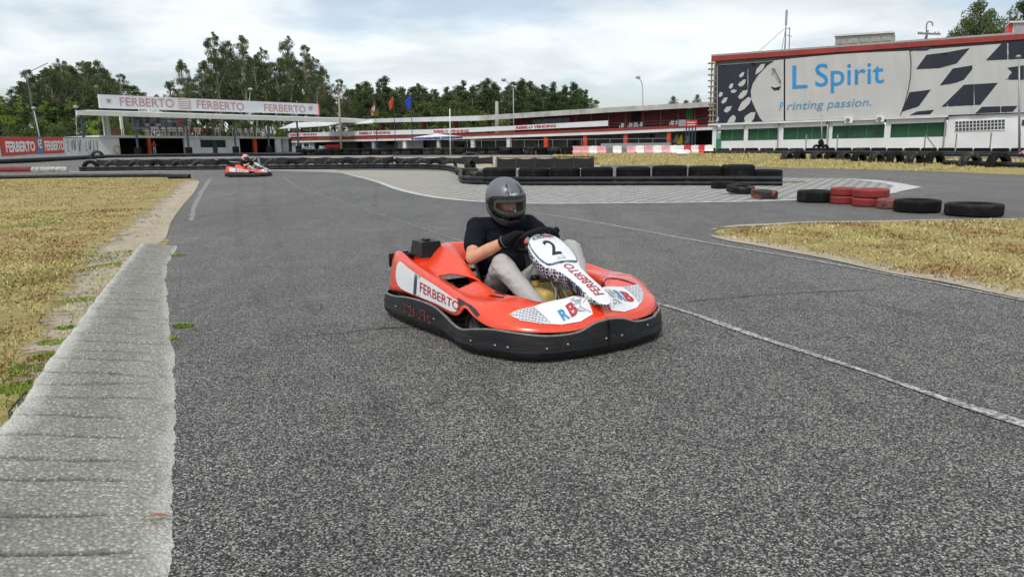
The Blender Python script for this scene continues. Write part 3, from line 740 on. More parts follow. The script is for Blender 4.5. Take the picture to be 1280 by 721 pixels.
def hex_mat(name, dark, light, scale):
    M, N, L, b = node_mat(name)
    o = N.new('ShaderNodeTexCoord').outputs['Object']
    v = N.new('ShaderNodeTexVoronoi'); v.feature = 'DISTANCE_TO_EDGE'; v.inputs['Scale'].default_value = scale; v.inputs['Randomness'].default_value = .35
    L.new(o, v.inputs['Vector']); c = mixc(N, L, mr_(N, L, v.outputs['Distance'], .05, .10), light, dark)
    n1 = nz(N, L, o, 9, 3); c = mixc(N, L, mr_(N, L, n1, .5, .62), c, dark)
    L.new(c, b.inputs['Base Color']); b.inputs['Roughness'].default_value = .4; return M
K_red = red_paint(); K_black = bumper_mat(); K_white = white_vinyl()
K_hex = hex_mat('hexagon_vinyl', (.02, .022, .05), (.75, .72, .74), 48); K_hexb = hex_mat('blue_hexagon_vinyl', (.03, .06, .10), (.35, .55, .62), 75)
K_rub = mat('tyre_rubber', (.012, .012, .013), .8, .25, 30, .3, 80, spec=.2)
K_dark = mat('dark_plastic', (.010, .010, .012), .45, .2, 12, .2, 60, spec=.3)
K_steel = mat('bare_steel', (.42, .41, .39), .35, .2, 18, metal=.9)
K_greym = mat('grey_engine_metal', (.22, .22, .22), .45, .3, 22, .3, 50, metal=.6)
K_tank = mat('yellow_tank', (.50, .37, .11), .42, .18, 8, .1, 30, col2=(.36, .26, .08), c2scale=6)
K_redtxt = mat('red_lettering', (.42, .02, .03), .5, .2, 60)
K_blk = mat('black_lettering', (.02, .02, .025), .5, .15, 40)
K_grn = mat('green_lettering', (.02, .14, .07), .5, .1, 20)
K_blue = mat('blue_lettering', (.06, .25, .45), .5, .1, 20)
K_line = mat('grey_lines', (.34, .36, .40), .6, .3, 40)
K_paintred = mat('painted_red_marks', (.24, .035, .02), .7, .5, 60, col2=(.03, .02, .02), c2lo=.45, c2hi=.55, c2scale=40)
K_seat = mat('black_seat_shell', (.02, .02, .022), .4, .2, 9)
K_edge = mat('rubbed_grey_edge', (.17, .17, .165), .6, .3, 30)

SEC = [
 ((-1.86,0,.30),(-1.85,0,.42),(-1.76,0,.455),(-1.56,0,.515),(-1.44,0,.40)),
 ((-1.86,-.25,.28),(-1.85,-.25,.42),(-1.75,-.27,.43),(-1.57,-.20,.525),(-1.44,-.17,.40)),
 ((-1.86,-.52,.22),(-1.83,-.50,.435),(-1.70,-.44,.41),(-1.52,-.27,.53),(-1.38,-.24,.40)),
 ((-1.77,-.605,.19),(-1.72,-.56,.47),(-1.60,-.46,.415),(-1.43,-.31,.53),(-1.32,-.275,.38)),
 ((-1.5,-.62,.21),(-1.5,-.585,.44),(-1.42,-.49,.40),(-1.28,-.33,.51),(-1.22,-.30,.36)),
 ((-1.25,-.625,.21),(-1.25,-.60,.40),(-1.20,-.51,.37),(-1.10,-.35,.45),(-1.07,-.32,.32)),
 ((-1.0,-.625,.205),(-1.0,-.605,.355),(-.97,-.52,.34),(-.93,-.37,.385),(-.92,-.34,.28)),
 ((-.80,-.625,.185),(-.80,-.605,.315),(-.79,-.52,.315),(-.77,-.38,.345),(-.76,-.35,.25)),
 ((-.70,-.625,.20),(-.69,-.605,.30),(-.68,-.52,.305),(-.66,-.375,.325),(-.66,-.345,.24)),
 ((-.60,-.635,.262),(-.59,-.61,.288),(-.57,-.5,.305),(-.55,-.355,.315),(-.555,-.32,.22)),
 ((-.49,-.635,.225),(-.47,-.60,.262),(-.45,-.48,.308),(-.45,-.315,.31),(-.46,-.28,.22)),
 ((-.38,-.60,.185),(-.36,-.565,.225),(-.34,-.44,.285),(-.38,-.255,.29),(-.40,-.23,.2)),
 ((-.25,-.535,.18),(-.245,-.50,.21),(-.25,-.38,.255),(-.34,-.20,.292),(-.37,-.18,.2)),
 ((-.15,-.44,.175),(-.155,-.41,.20),(-.18,-.30,.24),(-.275,-.15,.308),(-.31,-.13,.2)),
 ((-.085,-.31,.17),(-.10,-.29,.195),(-.13,-.21,.23),(-.215,-.105,.33),(-.26,-.085,.2)),
 ((-.06,-.17,.175),(-.075,-.16,.20),(-.10,-.12,.235),(-.175,-.055,.325),(-.23,-.05,.2)),
 ((-.05,0,.215),(-.06,0,.232),(-.09,0,.25),(-.155,0,.315),(-.22,0,.2))]
def wide(x):
    f = min(1, max(0, (x + 1.15) / .5)); return 1 + .11 * f * f * (3 - 2 * f)
def ssec(s, t, side):
    P = [spline([Vector(c[k]) for c in SEC], s) for k in range(5)]
    p = spline(P, t)
    if side > 0:
        p.y = -p.y * wide(p.x)
        f = min(1, max(0, (s - 6) / 3)) * min(1, max(0, (15.5 - s) / 3))
        p.z += .035 * f * (1 if t > .8 else t / .8)
    return p
def make_kart():
    root = thing('racing_kart', 'x', 'go-kart')
    WINV[root.name] = Matrix.Translation(Vector((.95, 0, 0)))
    # ---- shell
    ns, ntt = 10, 12
    mb = MB(); S = frange(0, 16, 16 * ns + 1); T = frange(0, 4, 4 * ntt // 2 * 2 + 1)
    for side in (-1, 1):
        TT = []
        for t in frange(0, 2, 13): TT.append(('a', t))
        for t in frange(0, 1, 8)[1:]: TT.append(('b', t))
        for t in frange(0, 1, 16)[1:]: TT.append(('c', t))
        def hi_(s):
            if s < 5.1: return 2.02
            if s > 6.5: return 2.02
            return 2.02 + .20 * min(1, (s - 5.1) / .2) + .72 * (s - 5.1) / 1.4
        SS = sorted(set([round(v, 5) for v in S] + [5.1, 6.5, 6.5009]))
        m = len(TT); base = len(mb.v)
        for s in SS:
            hh = hi_(min(s, 6.5)) if s < 6.5005 else 2.02
            for k_, t in TT: mb.v.append(ssec(s, t if k_ == 'a' else (2 + (hh - 2) * t if k_ == 'b' else hh + (4 - hh) * t), side))
        for i in range(len(SS) - 1):
            for j in range(m - 1):
                if SS[i] >= 5.099 and SS[i + 1] <= 6.5005 and TT[j + 1][0] == 'b': continue
                mb.f.append([base + i * m + j, base + i * m + j + 1, base + (i + 1) * m + j + 1, base + (i + 1) * m + j]); mb.mi.append(0)
    bvh = BVHTree.FromPolygons([tuple(v) for v in mb.v], mb.f)
    shell = mb.build('body_shell', K_red, root, smooth=True, merge=.0005)
    md = shell.modifiers.new('thick', 'SOLIDIFY'); md.thickness = .008; md.offset = -1
    def top(x, y, off=.004):
        h, n, i, d = bvh.ray_cast(Vector((x, y, 1.5)), Vector((0, 0, -1)))
        if h is None or h.z < .12: return Vector((x, y, .25))
        if n.z < 0: n = -n
        return h + n * off
    def sidep(x, z, off=.004, sgn=-1):
        h, n, i, d = bvh.ray_cast(Vector((x, sgn * 1.5, z)), Vector((0, -sgn, 0)))
        if h is None or abs(h.y) < .45: return Vector((x, sgn * .6, z))
        if n.y * sgn < 0: n = -n
        return h + n * off
    def fill(poly, fn, sub=.04):
        bm = bmesh.new(); vs = [bm.verts.new((a, b, 0)) for a, b in poly]; bm.faces.new(vs)
        xs = [p[0] for p in poly]; ys_ = [p[1] for p in poly]
        for a in np.arange(min(xs) + sub, max(xs), sub):
            bmesh.ops.bisect_plane(bm, geom=bm.verts[:] + bm.edges[:] + bm.faces[:], plane_co=(a, 0, 0), plane_no=(1, 0, 0))
        for a in np.arange(min(ys_) + sub, max(ys_), sub):
            bmesh.ops.bisect_plane(bm, geom=bm.verts[:] + bm.edges[:] + bm.faces[:], plane_co=(0, a, 0), plane_no=(0, 1, 0))
        bmesh.ops.triangulate(bm, faces=bm.faces[:]); bm.verts.index_update()
        r = ([fn(v.co.x, v.co.y) for v in bm.verts], [[v.index for v in f.verts] for f in bm.faces]); bm.free(); return r
    def smooth2(P, n=4): return [tuple(p)[:2] for p in smoothpoly([Vector((a, b, 0)) for a, b in P], n)]
    # ---- side panels
    for sg in (-1, 1):
        f = lambda x, z: sidep(x, z, .004, sg)
        f2 = lambda x, z: sidep(x, z, .0065, sg)
        P = smooth2([(-1.60, .250), (-1.645, .30), (-1.645, .37), (-1.61, .415), (-1.55, .414), (-1.45, .396), (-1.25, .366), (-1.0, .332), (-.8, .295), (-.72, .284)]) + smooth2([(-.71, .25), (-.73, .215), (-.82, .207), (-1.0, .222), (-1.25, .225), (-1.45, .228), (-1.54, .233)])
        sp_ = MB(); sp_.add(*fill(P, f)); panel = sp_.build('side_panel', K_white, root, smooth=True, fixn=False)
        q = MB(); q.add(*fill([(-1.325, .229), (-1.28, .229), (-1.27, .364), (-1.315, .372)], f2, .02)); q.build('hexagon_stripe', K_hexb, panel, fixn=False)
        t = MB()
        if sg < 0: fn = lambda u, v: f2(-1.225 + u, .262 - .034 * u / .54 + v * (1 - .30 * u / .54))
        else: fn = lambda u, v: f2(-.69 - u, .228 + .034 * u / .54 + v * (.70 + .30 * u / .54))
        put_text(t, 'FERBERTO', fn, fit=.535, size=.070, bold=.010, sub=.03); t.build('lettering', K_redtxt, panel, fixn=False)
        if sg < 0:
            t = MB(); t.add(*fill([(-.735, .30), (-.69, .262), (-.655, .268), (-.62, .277), (-.585, .277), (-.54, .262), (-.50, .243), (-.47, .23), (-.46, .245), (-.50, .265), (-.56, .281), (-.62, .289), (-.68, .295)], f, .02))
            bd = t.build('arch_badge', K_blk, root, fixn=False)
    # ---- front stickers
    for sg in (-1, 1):
        f = lambda x, y: top(x, y, .004); f2 = lambda x, y: top(x, y, .007)
        P = [(-.325, -.50), (-.25, -.47), (-.165, -.39), (-.110, -.285), (-.086, -.165), (-.092, -.07), (-.155, -.058), (-.200, -.10), (-.255, -.145), (-.31, -.19), (-.32, -.26), (-.305, -.34), (-.31, -.42)]
        P = [(a, b * -sg) for a, b in P]
        q = MB(); q.add(*fill(P, f, .035)); st = q.build('nose_sticker', K_white, root, smooth=True, fixn=False)
        # thin hexagon net at the outer end
        q = MB()
        def seg(a, b, w=.0022):
            a = Vector((a[0], a[1], 0)); b = Vector((b[0], b[1], 0)); d = (b - a); L_ = d.length
            if L_ < 1e-4: return
            nrm = Vector((-d.y, d.x, 0)).normalized() * w; n = max(1, int(L_ / .03))
            for k in range(n):
                c0 = a.lerp(b, k / n); c1 = a.lerp(b, (k + 1) / n)
                q.poly([f2(*(c0 + nrm)[:2]), f2(*(c0 - nrm)[:2]), f2(*(c1 - nrm)[:2]), f2(*(c1 + nrm)[:2])])
        k = -sg
        def inP(x, y):
            c = False; j = len(P) - 1
            for i in range(len(P)):
                xi, yi = P[i]; xj, yj = P[j]
                if (yi > y) != (yj > y) and x < (xj - xi) * (y - yi) / (yj - yi) + xi: c = not c
                j = i
            return c
        for i in range(-6, 26):
            for (dx, dy) in ((1, .9), (-1, .9)):
                st_ = None; prev = None
                for j in range(60):
                    x = -.42 + .028 * i + dx * (j * .009) - (0 if dx > 0 else -.2); y = (-.56 + .9 * j * .009)
                    ok = inP(x, y * k) and (y < -.345)
                    if ok and prev: seg((prev[0], prev[1] * k), (x, y * k))
                    prev = (x, y) if ok else None
        q.build('line_pattern', K_line, st, fixn=False); q = MB()
        for i in range(26):     # the net round the nose
            a = random.uniform(-.135, -.03); x = random.uniform(-.21, -.12); d = random.uniform(-.05, .05)
            p0, p1 = (x, (a - .05) * k), (x + d, (a - .02) * k)
            if inP(*p0) and inP(*p1): seg(p0, p1)
        seg((-.305, -.348 * k), (-.145, -.34 * k), .003); 
        q.build('nose_lines', K_line, st, fixn=False)
        if sg < 0:
            for (txt, M_, yy, wd) in (('R', K_blue, -.258, .06), ('B', K_redtxt, -.200, .06)):
                q = MB(); put_text(q, txt, lambda u, v: f2(-.128 - v, yy + u + v * .1), size=.068, bold=.04, sub=.02, fit=wd * .85); q.build('emblem', M_, st, fixn=False)
        else:
            q = MB(); put_text(q, 'R', lambda u, v: f2(-.155 - v, .19 + u), size=.075, bold=.05, sub=.02, fit=.05); q.build('emblem', K_blue, st, fixn=False)
            q = MB(); put_text(q, 'B', lambda u, v: f2(-.155 - v, .245 + u), size=.075, bold=.05, sub=.02, fit=.07); q.build('emblem', K_redtxt, st, fixn=False)
    # slots in the front pods
    for sg in (-1, 1):
        for (x0, y0, x1, y1) in ((-.525, -.43, -.475, -.52), (-.585, -.40, -.545, -.47)) if sg < 0 else ((-.40, .42, -.31, .49), (-.45, .38, -.37, .45), (-.49, .34, -.43, .39)):
            if sg < 0: x0, y0, x1, y1 = {0: (-.60, -.455, -.50, -.43), 1: (-.63, -.40, -.545, -.385)}[0 if x0 > -.56 else 1]
            a = Vector((x0, y0, 0)); b = Vector((x1, y1, 0)); d = (b - a).normalized(); n_ = Vector((-d.y, d.x, 0)) * .009
            P = []
            for e, c in ((1, b), (-1, a)):
                for th in frange(-90, 90, 6): P.append(c + (d * e) * math.cos(R(th)) * .009 + n_ * e * math.sin(R(th)))
            q = MB(); q.add(*fill([(p.x, p.y) for p in P], lambda x, y: top(x, y, .003), .03)); q.build('vent_slot', K_dark, root, fixn=False)
    # ---- bumper band
    B = [(-1.93, 0, .185), (-1.928, -.25, .185), (-1.922, -.45, .18), (-1.885, -.575, .175), (-1.80, -.635, .17), (-1.61, -.655, .178), (-1.39, -.66, .205), (-1.18, -.652, .213), (-1.0, -.64, .20), (-.88, -.632, .163), (-.76, -.642, .136), (-.62, -.662, .136), (-.5, -.655, .158), (-.36, -.605, .178), (-.19, -.52, .175), (-.09, -.39, .162), (-.045, -.22, .165), (-.03, -.1, .205), (-.03, 0, .216)]
    S = smoothpoly([Vector(b) for b in B], 6); loop = S + [Vector((p.x, -p.y * wide(p.x), p.z + (.012 if -.9 < p.x < -.1 else 0))) for p in S[::-1][1:-1]]
    n = len(loop); mb = MB(); prof = []
    for i, p in enumerate(loop):
        t = (loop[(i + 1) % n] - loop[i - 1]); t.z = 0; t.normalize(); o = Vector((t.y, -t.x, 0))
        if o.dot(Vector((p.x + .95, p.y, 0))) < 0: o = -o
        zt = p.z; q = Vector((p.x, p.y, 0)); zb = .03 if p.x < -.7 else .02
        h = zt - zb
        prof.append([q + Vector((0, 0, zb)) - o * .035, q + Vector((0, 0, zb)) - o * .006, q + Vector((0, 0, zb + .014)) + o * .003, q + Vector((0, 0, zb + .30 * h)) + o * .008,
                     q + Vector((0, 0, zb + .34 * h)) + o * .003, q + Vector((0, 0, zb + .62 * h)) + o * .004, q + Vector((0, 0, zb + .66 * h)) + o * .0, q + Vector((0, 0, zt - .008)) - o * .004,
                     q + Vector((0, 0, zt)) - o * .010, q + Vector((0, 0, zt - .003)) - o * .022, q + Vector((0, 0, zt - .02)) - o * .026, q + Vector((0, 0, zb + .02)) - o * .035])
    m = len(prof[0]); mb.v = [v for pr in prof for v in pr]
    for i in range(n):
        j = (i + 1) % n
        for k in range(m):
            l = (k + 1) % m; mb.f.append([i * m + k, j * m + k, j * m + l, i * m + l]); mb.mi.append(1 if k in (7, 8) else 0)
    bump = mb.build('bumper_band', [K_black, K_edge], root, smooth=True, ang=50)
    bv2 = BVHTree.FromPolygons([tuple(v) for v in mb.v], mb.f)
    def onband(p, d, off):
        h, nn, i, dd = bv2.ray_cast(Vector(p), Vector(d)); return (h if h is not None else Vector(p)) - Vector(d) * off
    # bolts
    ctr = Vector((-.95, 0, 0))
    for (x, y, z) in ((-.50, -1.0, .085), (-.33, -1.0, .085), (-.25, -.9, .085), (1, -.28, .10), (1, -.40, .085), (1, .10, .10), (1, -.02, .10), (1, .34, .12), (-1.55, -1, .11), (-1.0, -1, .12), (-.5, 1, .1), (-1.5, 1, .1)):
        if x == 1: o_ = Vector((.5, y, z)); d_ = Vector((-1, 0, 0))
        else: o_ = Vector((x, y, z)); d_ = Vector((0, -y / abs(y), 0))
        h, nn, _, _ = bv2.ray_cast(o_, d_)
        if h is None: continue
        if nn.dot(d_) > 0: nn = -nn
        q = MB(); Mx = nn.to_track_quat('Z', 'Y').to_matrix().to_4x4(); Mx.translation = h
        q.lathe([(0.0001, .004), (.0045, .004), (.0075, .0018), (.008, -.002), (.0001, -.002)], Mx, 10, closed=False)
        q.build('bolt', K_steel, bump, smooth=True)
    q = MB(); put_text(q, 'T2I-FIc', lambda u, v: onband((-1.43 + u, -1.2, .085 + v), (0, 1, 0), .003), size=.075, bold=.0, fit=.40, sub=.03)
    q.build('painted_marks', K_paintred, bump, fixn=False)
    # seam at the nose
    q = MB(); q.box((-.035, -.002, .03), (-.02, .002, .2)); q.build('band_joint', K_dark, bump)
    # ---- floor tray and chassis tubes
    q = MB(); q.rbox((-1.15, -.33, .045), (-.22, .33, .052), .003); q.build('floor_tray', K_greym, root)
    q = MB()
    for sg in (-1, 1):
        q.tube(smoothpoly([Vector(p) for p in ((-.12, .18 * sg, .07), (-.45, .30 * sg, .07), (-.75, .34 * sg, .075), (-1.1, .34 * sg, .08), (-1.75, .36 * sg, .085))], 4), .015, 8)
        q.tube([(-1.8, .45 * sg, .10), (-1.35, .55 * sg, .12), (-.9, .55 * sg, .12), (-.85, .35 * sg, .08)], .012, 8)
    q.tube([(-.14, -.2, .07), (-.11, 0, .07), (-.14, .2, .07)], .015, 8); q.tube([(-1.6, -.36, .09), (-1.6, .36, .09)], .014, 8); q.tube([(-1.85, -.5, .12), (-1.88, 0, .12), (-1.85, .5, .12)], .015, 8)
    q.build('chassis_frame', K_dark, root, smooth=True)
    # foot rail seen in the cockpit
    q = MB()
    q.tube(smoothpoly([Vector(p) for p in ((-.52, -.17, .17), (-.46, -.15, .185), (-.34, -.12, .19), (-.27, -.06, .20), (-.27, .06, .20), (-.34, .12, .19))], 5), .0095, 8)
    q.tube(smoothpoly([Vector(p) for p in ((-.53, -.17, .145), (-.46, -.155, .155), (-.34, -.125, .16), (-.26, -.06, .17), (-.26, .06, .17))], 5), .0095, 8)
    q.build('foot_rail', K_steel, root, smooth=True)
    # ---- wheels
    def wheel(x, y, r, wd, nm):
        Mx = Matrix.Translation((x, y, r)) @ Matrix.Rotation(R(90), 4, 'X'); h = wd / 2
        t = MB(); t.lathe([(r * .52, -h * .92), (r * .62, -h), (r * .85, -h), (r * .965, -h * .85), (r, -h * .6), (r, h * .6), (r * .965, h * .85), (r * .85, h), (r * .62, h), (r * .52, h * .92), (r * .50, 0)], Mx, 28)
        wob = t.build(nm, K_rub, root, smooth=True)
        t = MB(); t.lathe([(r * .53, -h * .9), (r * .50, -h * .85), (r * .42, -h * .3), (r * .15, -h * .2), (r * .12, h * .4), (r * .42, h * .35), (r * .50, h * .85), (r * .53, h * .9)], Mx, 24)
        t.build('rim', K_greym, wob, smooth=True)
    for sg in (-1, 1):
        wheel(-.60, .515 * sg, .128, .125, 'wheel'); wheel(-1.64, .49 * sg, .14, .20, 'wheel')
    q = MB(); q.cyl((-1.64, -.5, .14), (-1.64, .5, .14), .02, 12); q.build('rear_axle', K_steel, root, smooth=True)
    q = MB(); 
    for sg in (-1, 1): q.cyl((-.60, .5 * sg, .128), (-.58, .36 * sg, .10), .02); q.tube([(-.52, .46 * sg, .12), (-.42, .05 * sg, .15)], .007)
    q.build('steering_rods', K_steel, root, smooth=True)
    # ---- seat
    q = MB()
    def seatp(u, v):   # u along from front lip to back top, v across
        path = [Vector((-.80, 0, .13)), Vector((-.95, 0, .085)), Vector((-1.12, 0, .09)), Vector((-1.26, 0, .18)), Vector((-1.34, 0, .34)), Vector((-1.40, 0, .52)), Vector((-1.43, 0, .60))]
        c = spline(path, u * 6); wd = spline([Vector((a, 0, 0)) for a in (.17, .20, .215, .22, .225, .215, .14)], u * 6).x
        lift = abs(v) ** 3 * spline([Vector((a, 0, 0)) for a in (.03, .10, .16, .16, .10, .05, .0)], u * 6).x
        fw = abs(v) ** 3 * spline([Vector((a, 0, 0)) for a in (0, 0, .03, .12, .15, .10, .03)], u * 6).x
        return Vector((c.x + fw, wd * v, c.z + lift))
    q.grid(lambda a, b: seatp(a, b), frange(0, 1, 25), frange(-1, 1, 17))
    seat = q.build('seat', K_seat, root, smooth=True); md = seat.modifiers.new('t', 'SOLIDIFY'); md.thickness = .012
    q = MB(); q.tube([seatp(u, -1) + Vector((0, -.004, .003)) for u in frange(0, .97, 25)], .006, 6); q.tube([seatp(u, 1) + Vector((0, .004, .003)) for u in frange(0, .97, 25)], .006, 6)
    q.build('seat_rim', K_edge, seat, smooth=True)
    # ---- tank, steering column, pedals
    q = MB(); q.rbox((-.80, -.125, .07), (-.50, -.006, .315), .03, None, 3); q.rbox((-.80, .006, .07), (-.50, .125, .315), .03, None, 3); q.rbox((-.76, -.05, .10), (-.55, .05, .30), .02, None, 2)
    q.cyl((-.68, -.065, .32), (-.68, -.065, .36), .028, 16)
    tk = q.build('fuel_tank', K_tank, root, smooth=True, ang=40)
    q = MB(); q.lathe([(.0001, .387), (.026, .387), (.032, .38), (.032, .36), (.0001, .36)], Matrix.Translation((-.68, -.065, 0)), 16, closed=False); q.build('fuel_cap', K_dark, tk, smooth=True)
    q = MB(); q.cyl((-.40, -.012, .13), (-.735, -.012, .565), .011); q.cyl((-.36, .022, .13), (-.70, .03, .56), .009); q.tube([(-.48, -.06, .10), (-.50, -.03, .33), (-.52, 0, .36)], .009)
    q.build('steering_column', K_steel, root, smooth=True)
    for sg in (-1, 1):
        q = MB(); q.tube([(-.36, .12 * sg, .07), (-.34, .12 * sg, .20), (-.35, .08 * sg, .215)], .007); q.rbox((-.36, .07 * sg - .03, .18), (-.345, .07 * sg + .03, .24), .004); q.build('pedal', K_steel, root, smooth=True, ang=40)
    q = MB(); Mx = Matrix.Translation((-.40, -.05, .20)) @ Euler((R(-50), R(20), R(20))).to_matrix().to_4x4(); q.lathe([(.0001, .03), (.032, .03), (.045, .015), (.048, -.02), (.0001, -.025)], Mx, 20, closed=False); q.build('rubber_boot', K_dark, root, smooth=True)
    # ---- steering wheel
    wc = Vector((-.775, 0, .60)); nrm = Vector((-.62, 0, .78)).normalized(); e1 = Vector((0, 1, 0)); e2 = nrm.cross(e1).normalized()
    if e2.z < 0: e2 = -e2
    wp = lambda a, r=.142: wc + e1 * math.cos(a) * r + e2 * math.sin(a) * r * .92
    q = MB(); q.tube([wp(2 * math.pi * k / 40) for k in range(40)], .0155, 10, closed=True); sw = q.build('steering_wheel', K_rub, root, smooth=True)
    q = MB()
    for a in (R(90), R(210), R(330)): q.beam(wc - nrm * .015, wp(a), .028, .006, nrm)
    q.lathe([(.0001, .012), (.035, .012), (.04, 0), (.04, -.02), (.0001, -.02)], Matrix.Translation(wc) @ nrm.to_track_quat('Z', 'Y').to_matrix().to_4x4(), 20, closed=False)
    q.build('spokes', K_dark, sw, smooth=True, ang=40)
    # ---- front fairing with number plate
    zc_ = [(-.80, .655), (-.70, .632), (-.58, .567), (-.465, .492), (-.33, .438), (-.20, .385), (-.12, .345), (-.065, .308), (.02, .26)]
    def zf(x):
        for (a, b), (c, d) in zip(zc_, zc_[1:]):
            if x <= c: return b + (d - b) * (x - a) / (c - a)
        return zc_[-1][1]
    OUT = [(-.705, .03), (-.70, .07), (-.67, .125), (-.62, .145), (-.55, .15), (-.485, .135), (-.455, .115), (-.42, .095), (-.35, .080), (-.27, .073), (-.17, .071), (-.12, .068), (-.085, .055), (-.06, .036), (-.048, .018), (-.045, 0)]
    rt_ = smooth2(OUT, 3); outl = [(a, -b) for a, b in rt_[::-1]] + rt_[:-1]
    outl = [(a, -b) for a, b in rt_] [::-1]  # left to right
    ring = [(a, -b) for a, b in rt_[:-1]] + rt_[::-1]
    def ft(x, y, off=0.0): return Vector((x, y, zf(x) - (y / .16) ** 2 * .035 + off))
    q = MB(); q.add(*fill(ring, ft, .03))
    fair = q.build('front_fairing', K_white, root, smooth=True, fixn=False)
    q = MB(); nr = len(ring)
    for i in range(nr):
        a = ring[i]; b = ring[(i + 1) % nr]
        def sk(p, k):
            w_ = ft(*p); dep = .085 if p[0] < -.16 else max(.018, .085 + (p[0] + .16) * -.75)
            o = Vector((p[0] - (-.55 if p[0] < -.4 else (p[0] if p[0] < -.13 else -.14)), p[1], 0)); o = o.normalized() if o.length > 1e-6 else o
            return w_ + o * (.008 * math.sin(k * math.pi)) - Vector((0, 0, dep * k)) - o * (.018 * k)
        for k in range(4): q.add([sk(a, k / 4), sk(b, k / 4), sk(b, (k + 1) / 4), sk(a, (k + 1) / 4)], [(0, 1, 2, 3)])
    s_ = q.build('fairing_skirt', K_hex, fair, smooth=True, merge=.0005); md = s_.modifiers.new('t', 'SOLIDIFY'); md.thickness = .004; md.offset = -1
    # raised number plate
    PL = smooth2([(-.71, .0), (-.705, .06), (-.675, .115), (-.62, .135), (-.55, .138), (-.49, .122), (-.468, .10), (-.462, .05), (-.46, 0)], 3)
    ring2 = PL + [(a, -b) for a, b in PL[::-1][1:-1]]
    ft2 = lambda x, y: ft(x, y, .014); ft3 = lambda x, y: ft(x, y, .0165)
    q = MB(); q.add(*fill(ring2, ft2, .03)); 
    npl = q.build('number_plate', K_white, fair, smooth=True, fixn=False)
    q = MB()
    for i in range(len(ring2)):
        a = ring2[i]; b = ring2[(i + 1) % len(ring2)]
        q.add([ft2(*a), ft2(*b), ft(b[0], b[1], -.002), ft(a[0], a[1], -.002)], [(0, 1, 2, 3)])
    q.tube([ft(a, b, .012) for a, b in ring2], .0038, 6, closed=True)
    q.build('plate_rim', K_hexb, fair, smooth=True)
    def tex(txt, M_, x, y, size, **kw):
        q = MB(); put_text(q, txt, lambda u, v: ft3(x - v, y + u), size=size, sub=.02, align='CENTER', **kw); q.build('lettering', M_, fair, fixn=False)
    tex('2', K_blk, -.515, -.01, .125, bold=.016)
    tex('EURO', K_grn, -.662, -.045, .024, bold=.02); tex('INDY', K_redtxt, -.662, .04, .024, bold=.02)
    q = MB(); 
    for a, b in ((-.03, -.005), (0, .035)): q.poly([ft3(-.50, a), ft3(-.492, a + .012), ft3(-.488, b), ft3(-.496, b - .012)])
    q.poly([ft3(-.484, -.035), ft3(-.478, -.03), ft3(-.478, .03), ft3(-.484, .035)]); q.build('plate_mark', K_line, fair, fixn=False)
    q = MB(); put_text(q, 'FERBERTO', lambda u, v: ft(-.115 - u, .036 - v, .003), size=.070, bold=.012, fit=.325, sub=.02); q.build('lettering', K_redtxt, fair, fixn=False)
    # ---- air box on the rear deck
    q = MB(); bx = Matrix.Translation((-1.56, -.40, .455)) @ Matrix.Rotation(R(-3), 4, 'Z')
    w0, w1, l0, l1 = .085, .07, .105, .088
    q.hexa([bx @ Vector(p) for p in ((-l0, -w0, 0), (l0, -w0, 0), (l0, w0, 0), (-l0, w0, 0), (-l1, -w1, .10), (l1, -w1, .10), (l1, w1, .10), (-l1, w1, .10))])
    q.rbox((-l0 - .006, -w0 - .006, -.006), (l0 + .006, w0 + .006, .010), .003, bx); q.rbox((-.035, -.02, .098), (.035, .02, .114), .005, bx)
    q.hexa([bx @ Vector(p) for p in ((-l0 * .9, -w0 * .9, -.13), (l0 * .9, -w0 * .9, -.13), (l0 * .9, w0 * .9, -.13), (-l0 * .9, w0 * .9, -.13), (-l0 * .9, -w0 * .9, -.006), (l0 * .9, -w0 * .9, -.006), (l0 * .9, w0 * .9, -.006), (-l0 * .9, w0 * .9, -.006))]) if False else None
    ab = q.build('air_box', K_dark, root); md = ab.modifiers.new('b', 'BEVEL'); md.width = .006; md.segments = 2
    q = MB(); q.hexa([bx @ Vector(p) for p in ((-.10, -.08, -.12), (.10, -.08, -.12), (.10, .08, -.12), (-.10, .08, -.12), (-.095, -.075, -.008), (.095, -.075, -.008), (.095, .075, -.008), (-.095, .075, -.008))]); q.build('air_box_mount', K_red, root)
    q = MB(); q.rbox((-.13, -.05, -.075), (-.02, -.115, -.0), .01, Matrix.Translation((-1.60, -.42, .455))) ; q.build('fuel_hose_bracket', K_dark, root)
    # engine behind the seat and box at the side hole
    q = MB(); q.rbox((-1.62, .20, .12), (-1.25, .46, .42), .02); q.cyl((-1.45, .46, .25), (-1.45, .53, .25), .10, 20); q.tube([(-1.3, .4, .35), (-1.2, .5, .2), (-1.5, .58, .15)], .022)
    for k in range(6): q.box((-1.60, .22, .40 + .012 * k), (-1.42, .42, .405 + .012 * k))
    q.build('engine', K_greym, root, smooth=True, ang=35)
    q = MB(); q.rbox((-1.40, -.50, .10), (-.98, -.36, .27), .02); q.tube([(-1.3, -.42, .27), (-1.1, -.45, .31), (-.9, -.44, .2)], .018); q.build('side_box', K_dark, root, smooth=True, ang=35)
    q = MB(); q.rbox((-1.875, -.56, .34), (-1.86, -.50, .44), .006); q.tube([(-1.895, -.54, .22), (-1.895, 0, .25), (-1.895, .54, .22)], .016, 8); q.build('rear_bumper_bar', K_dark, root, smooth=True, ang=35)
    return root, wp, nrm

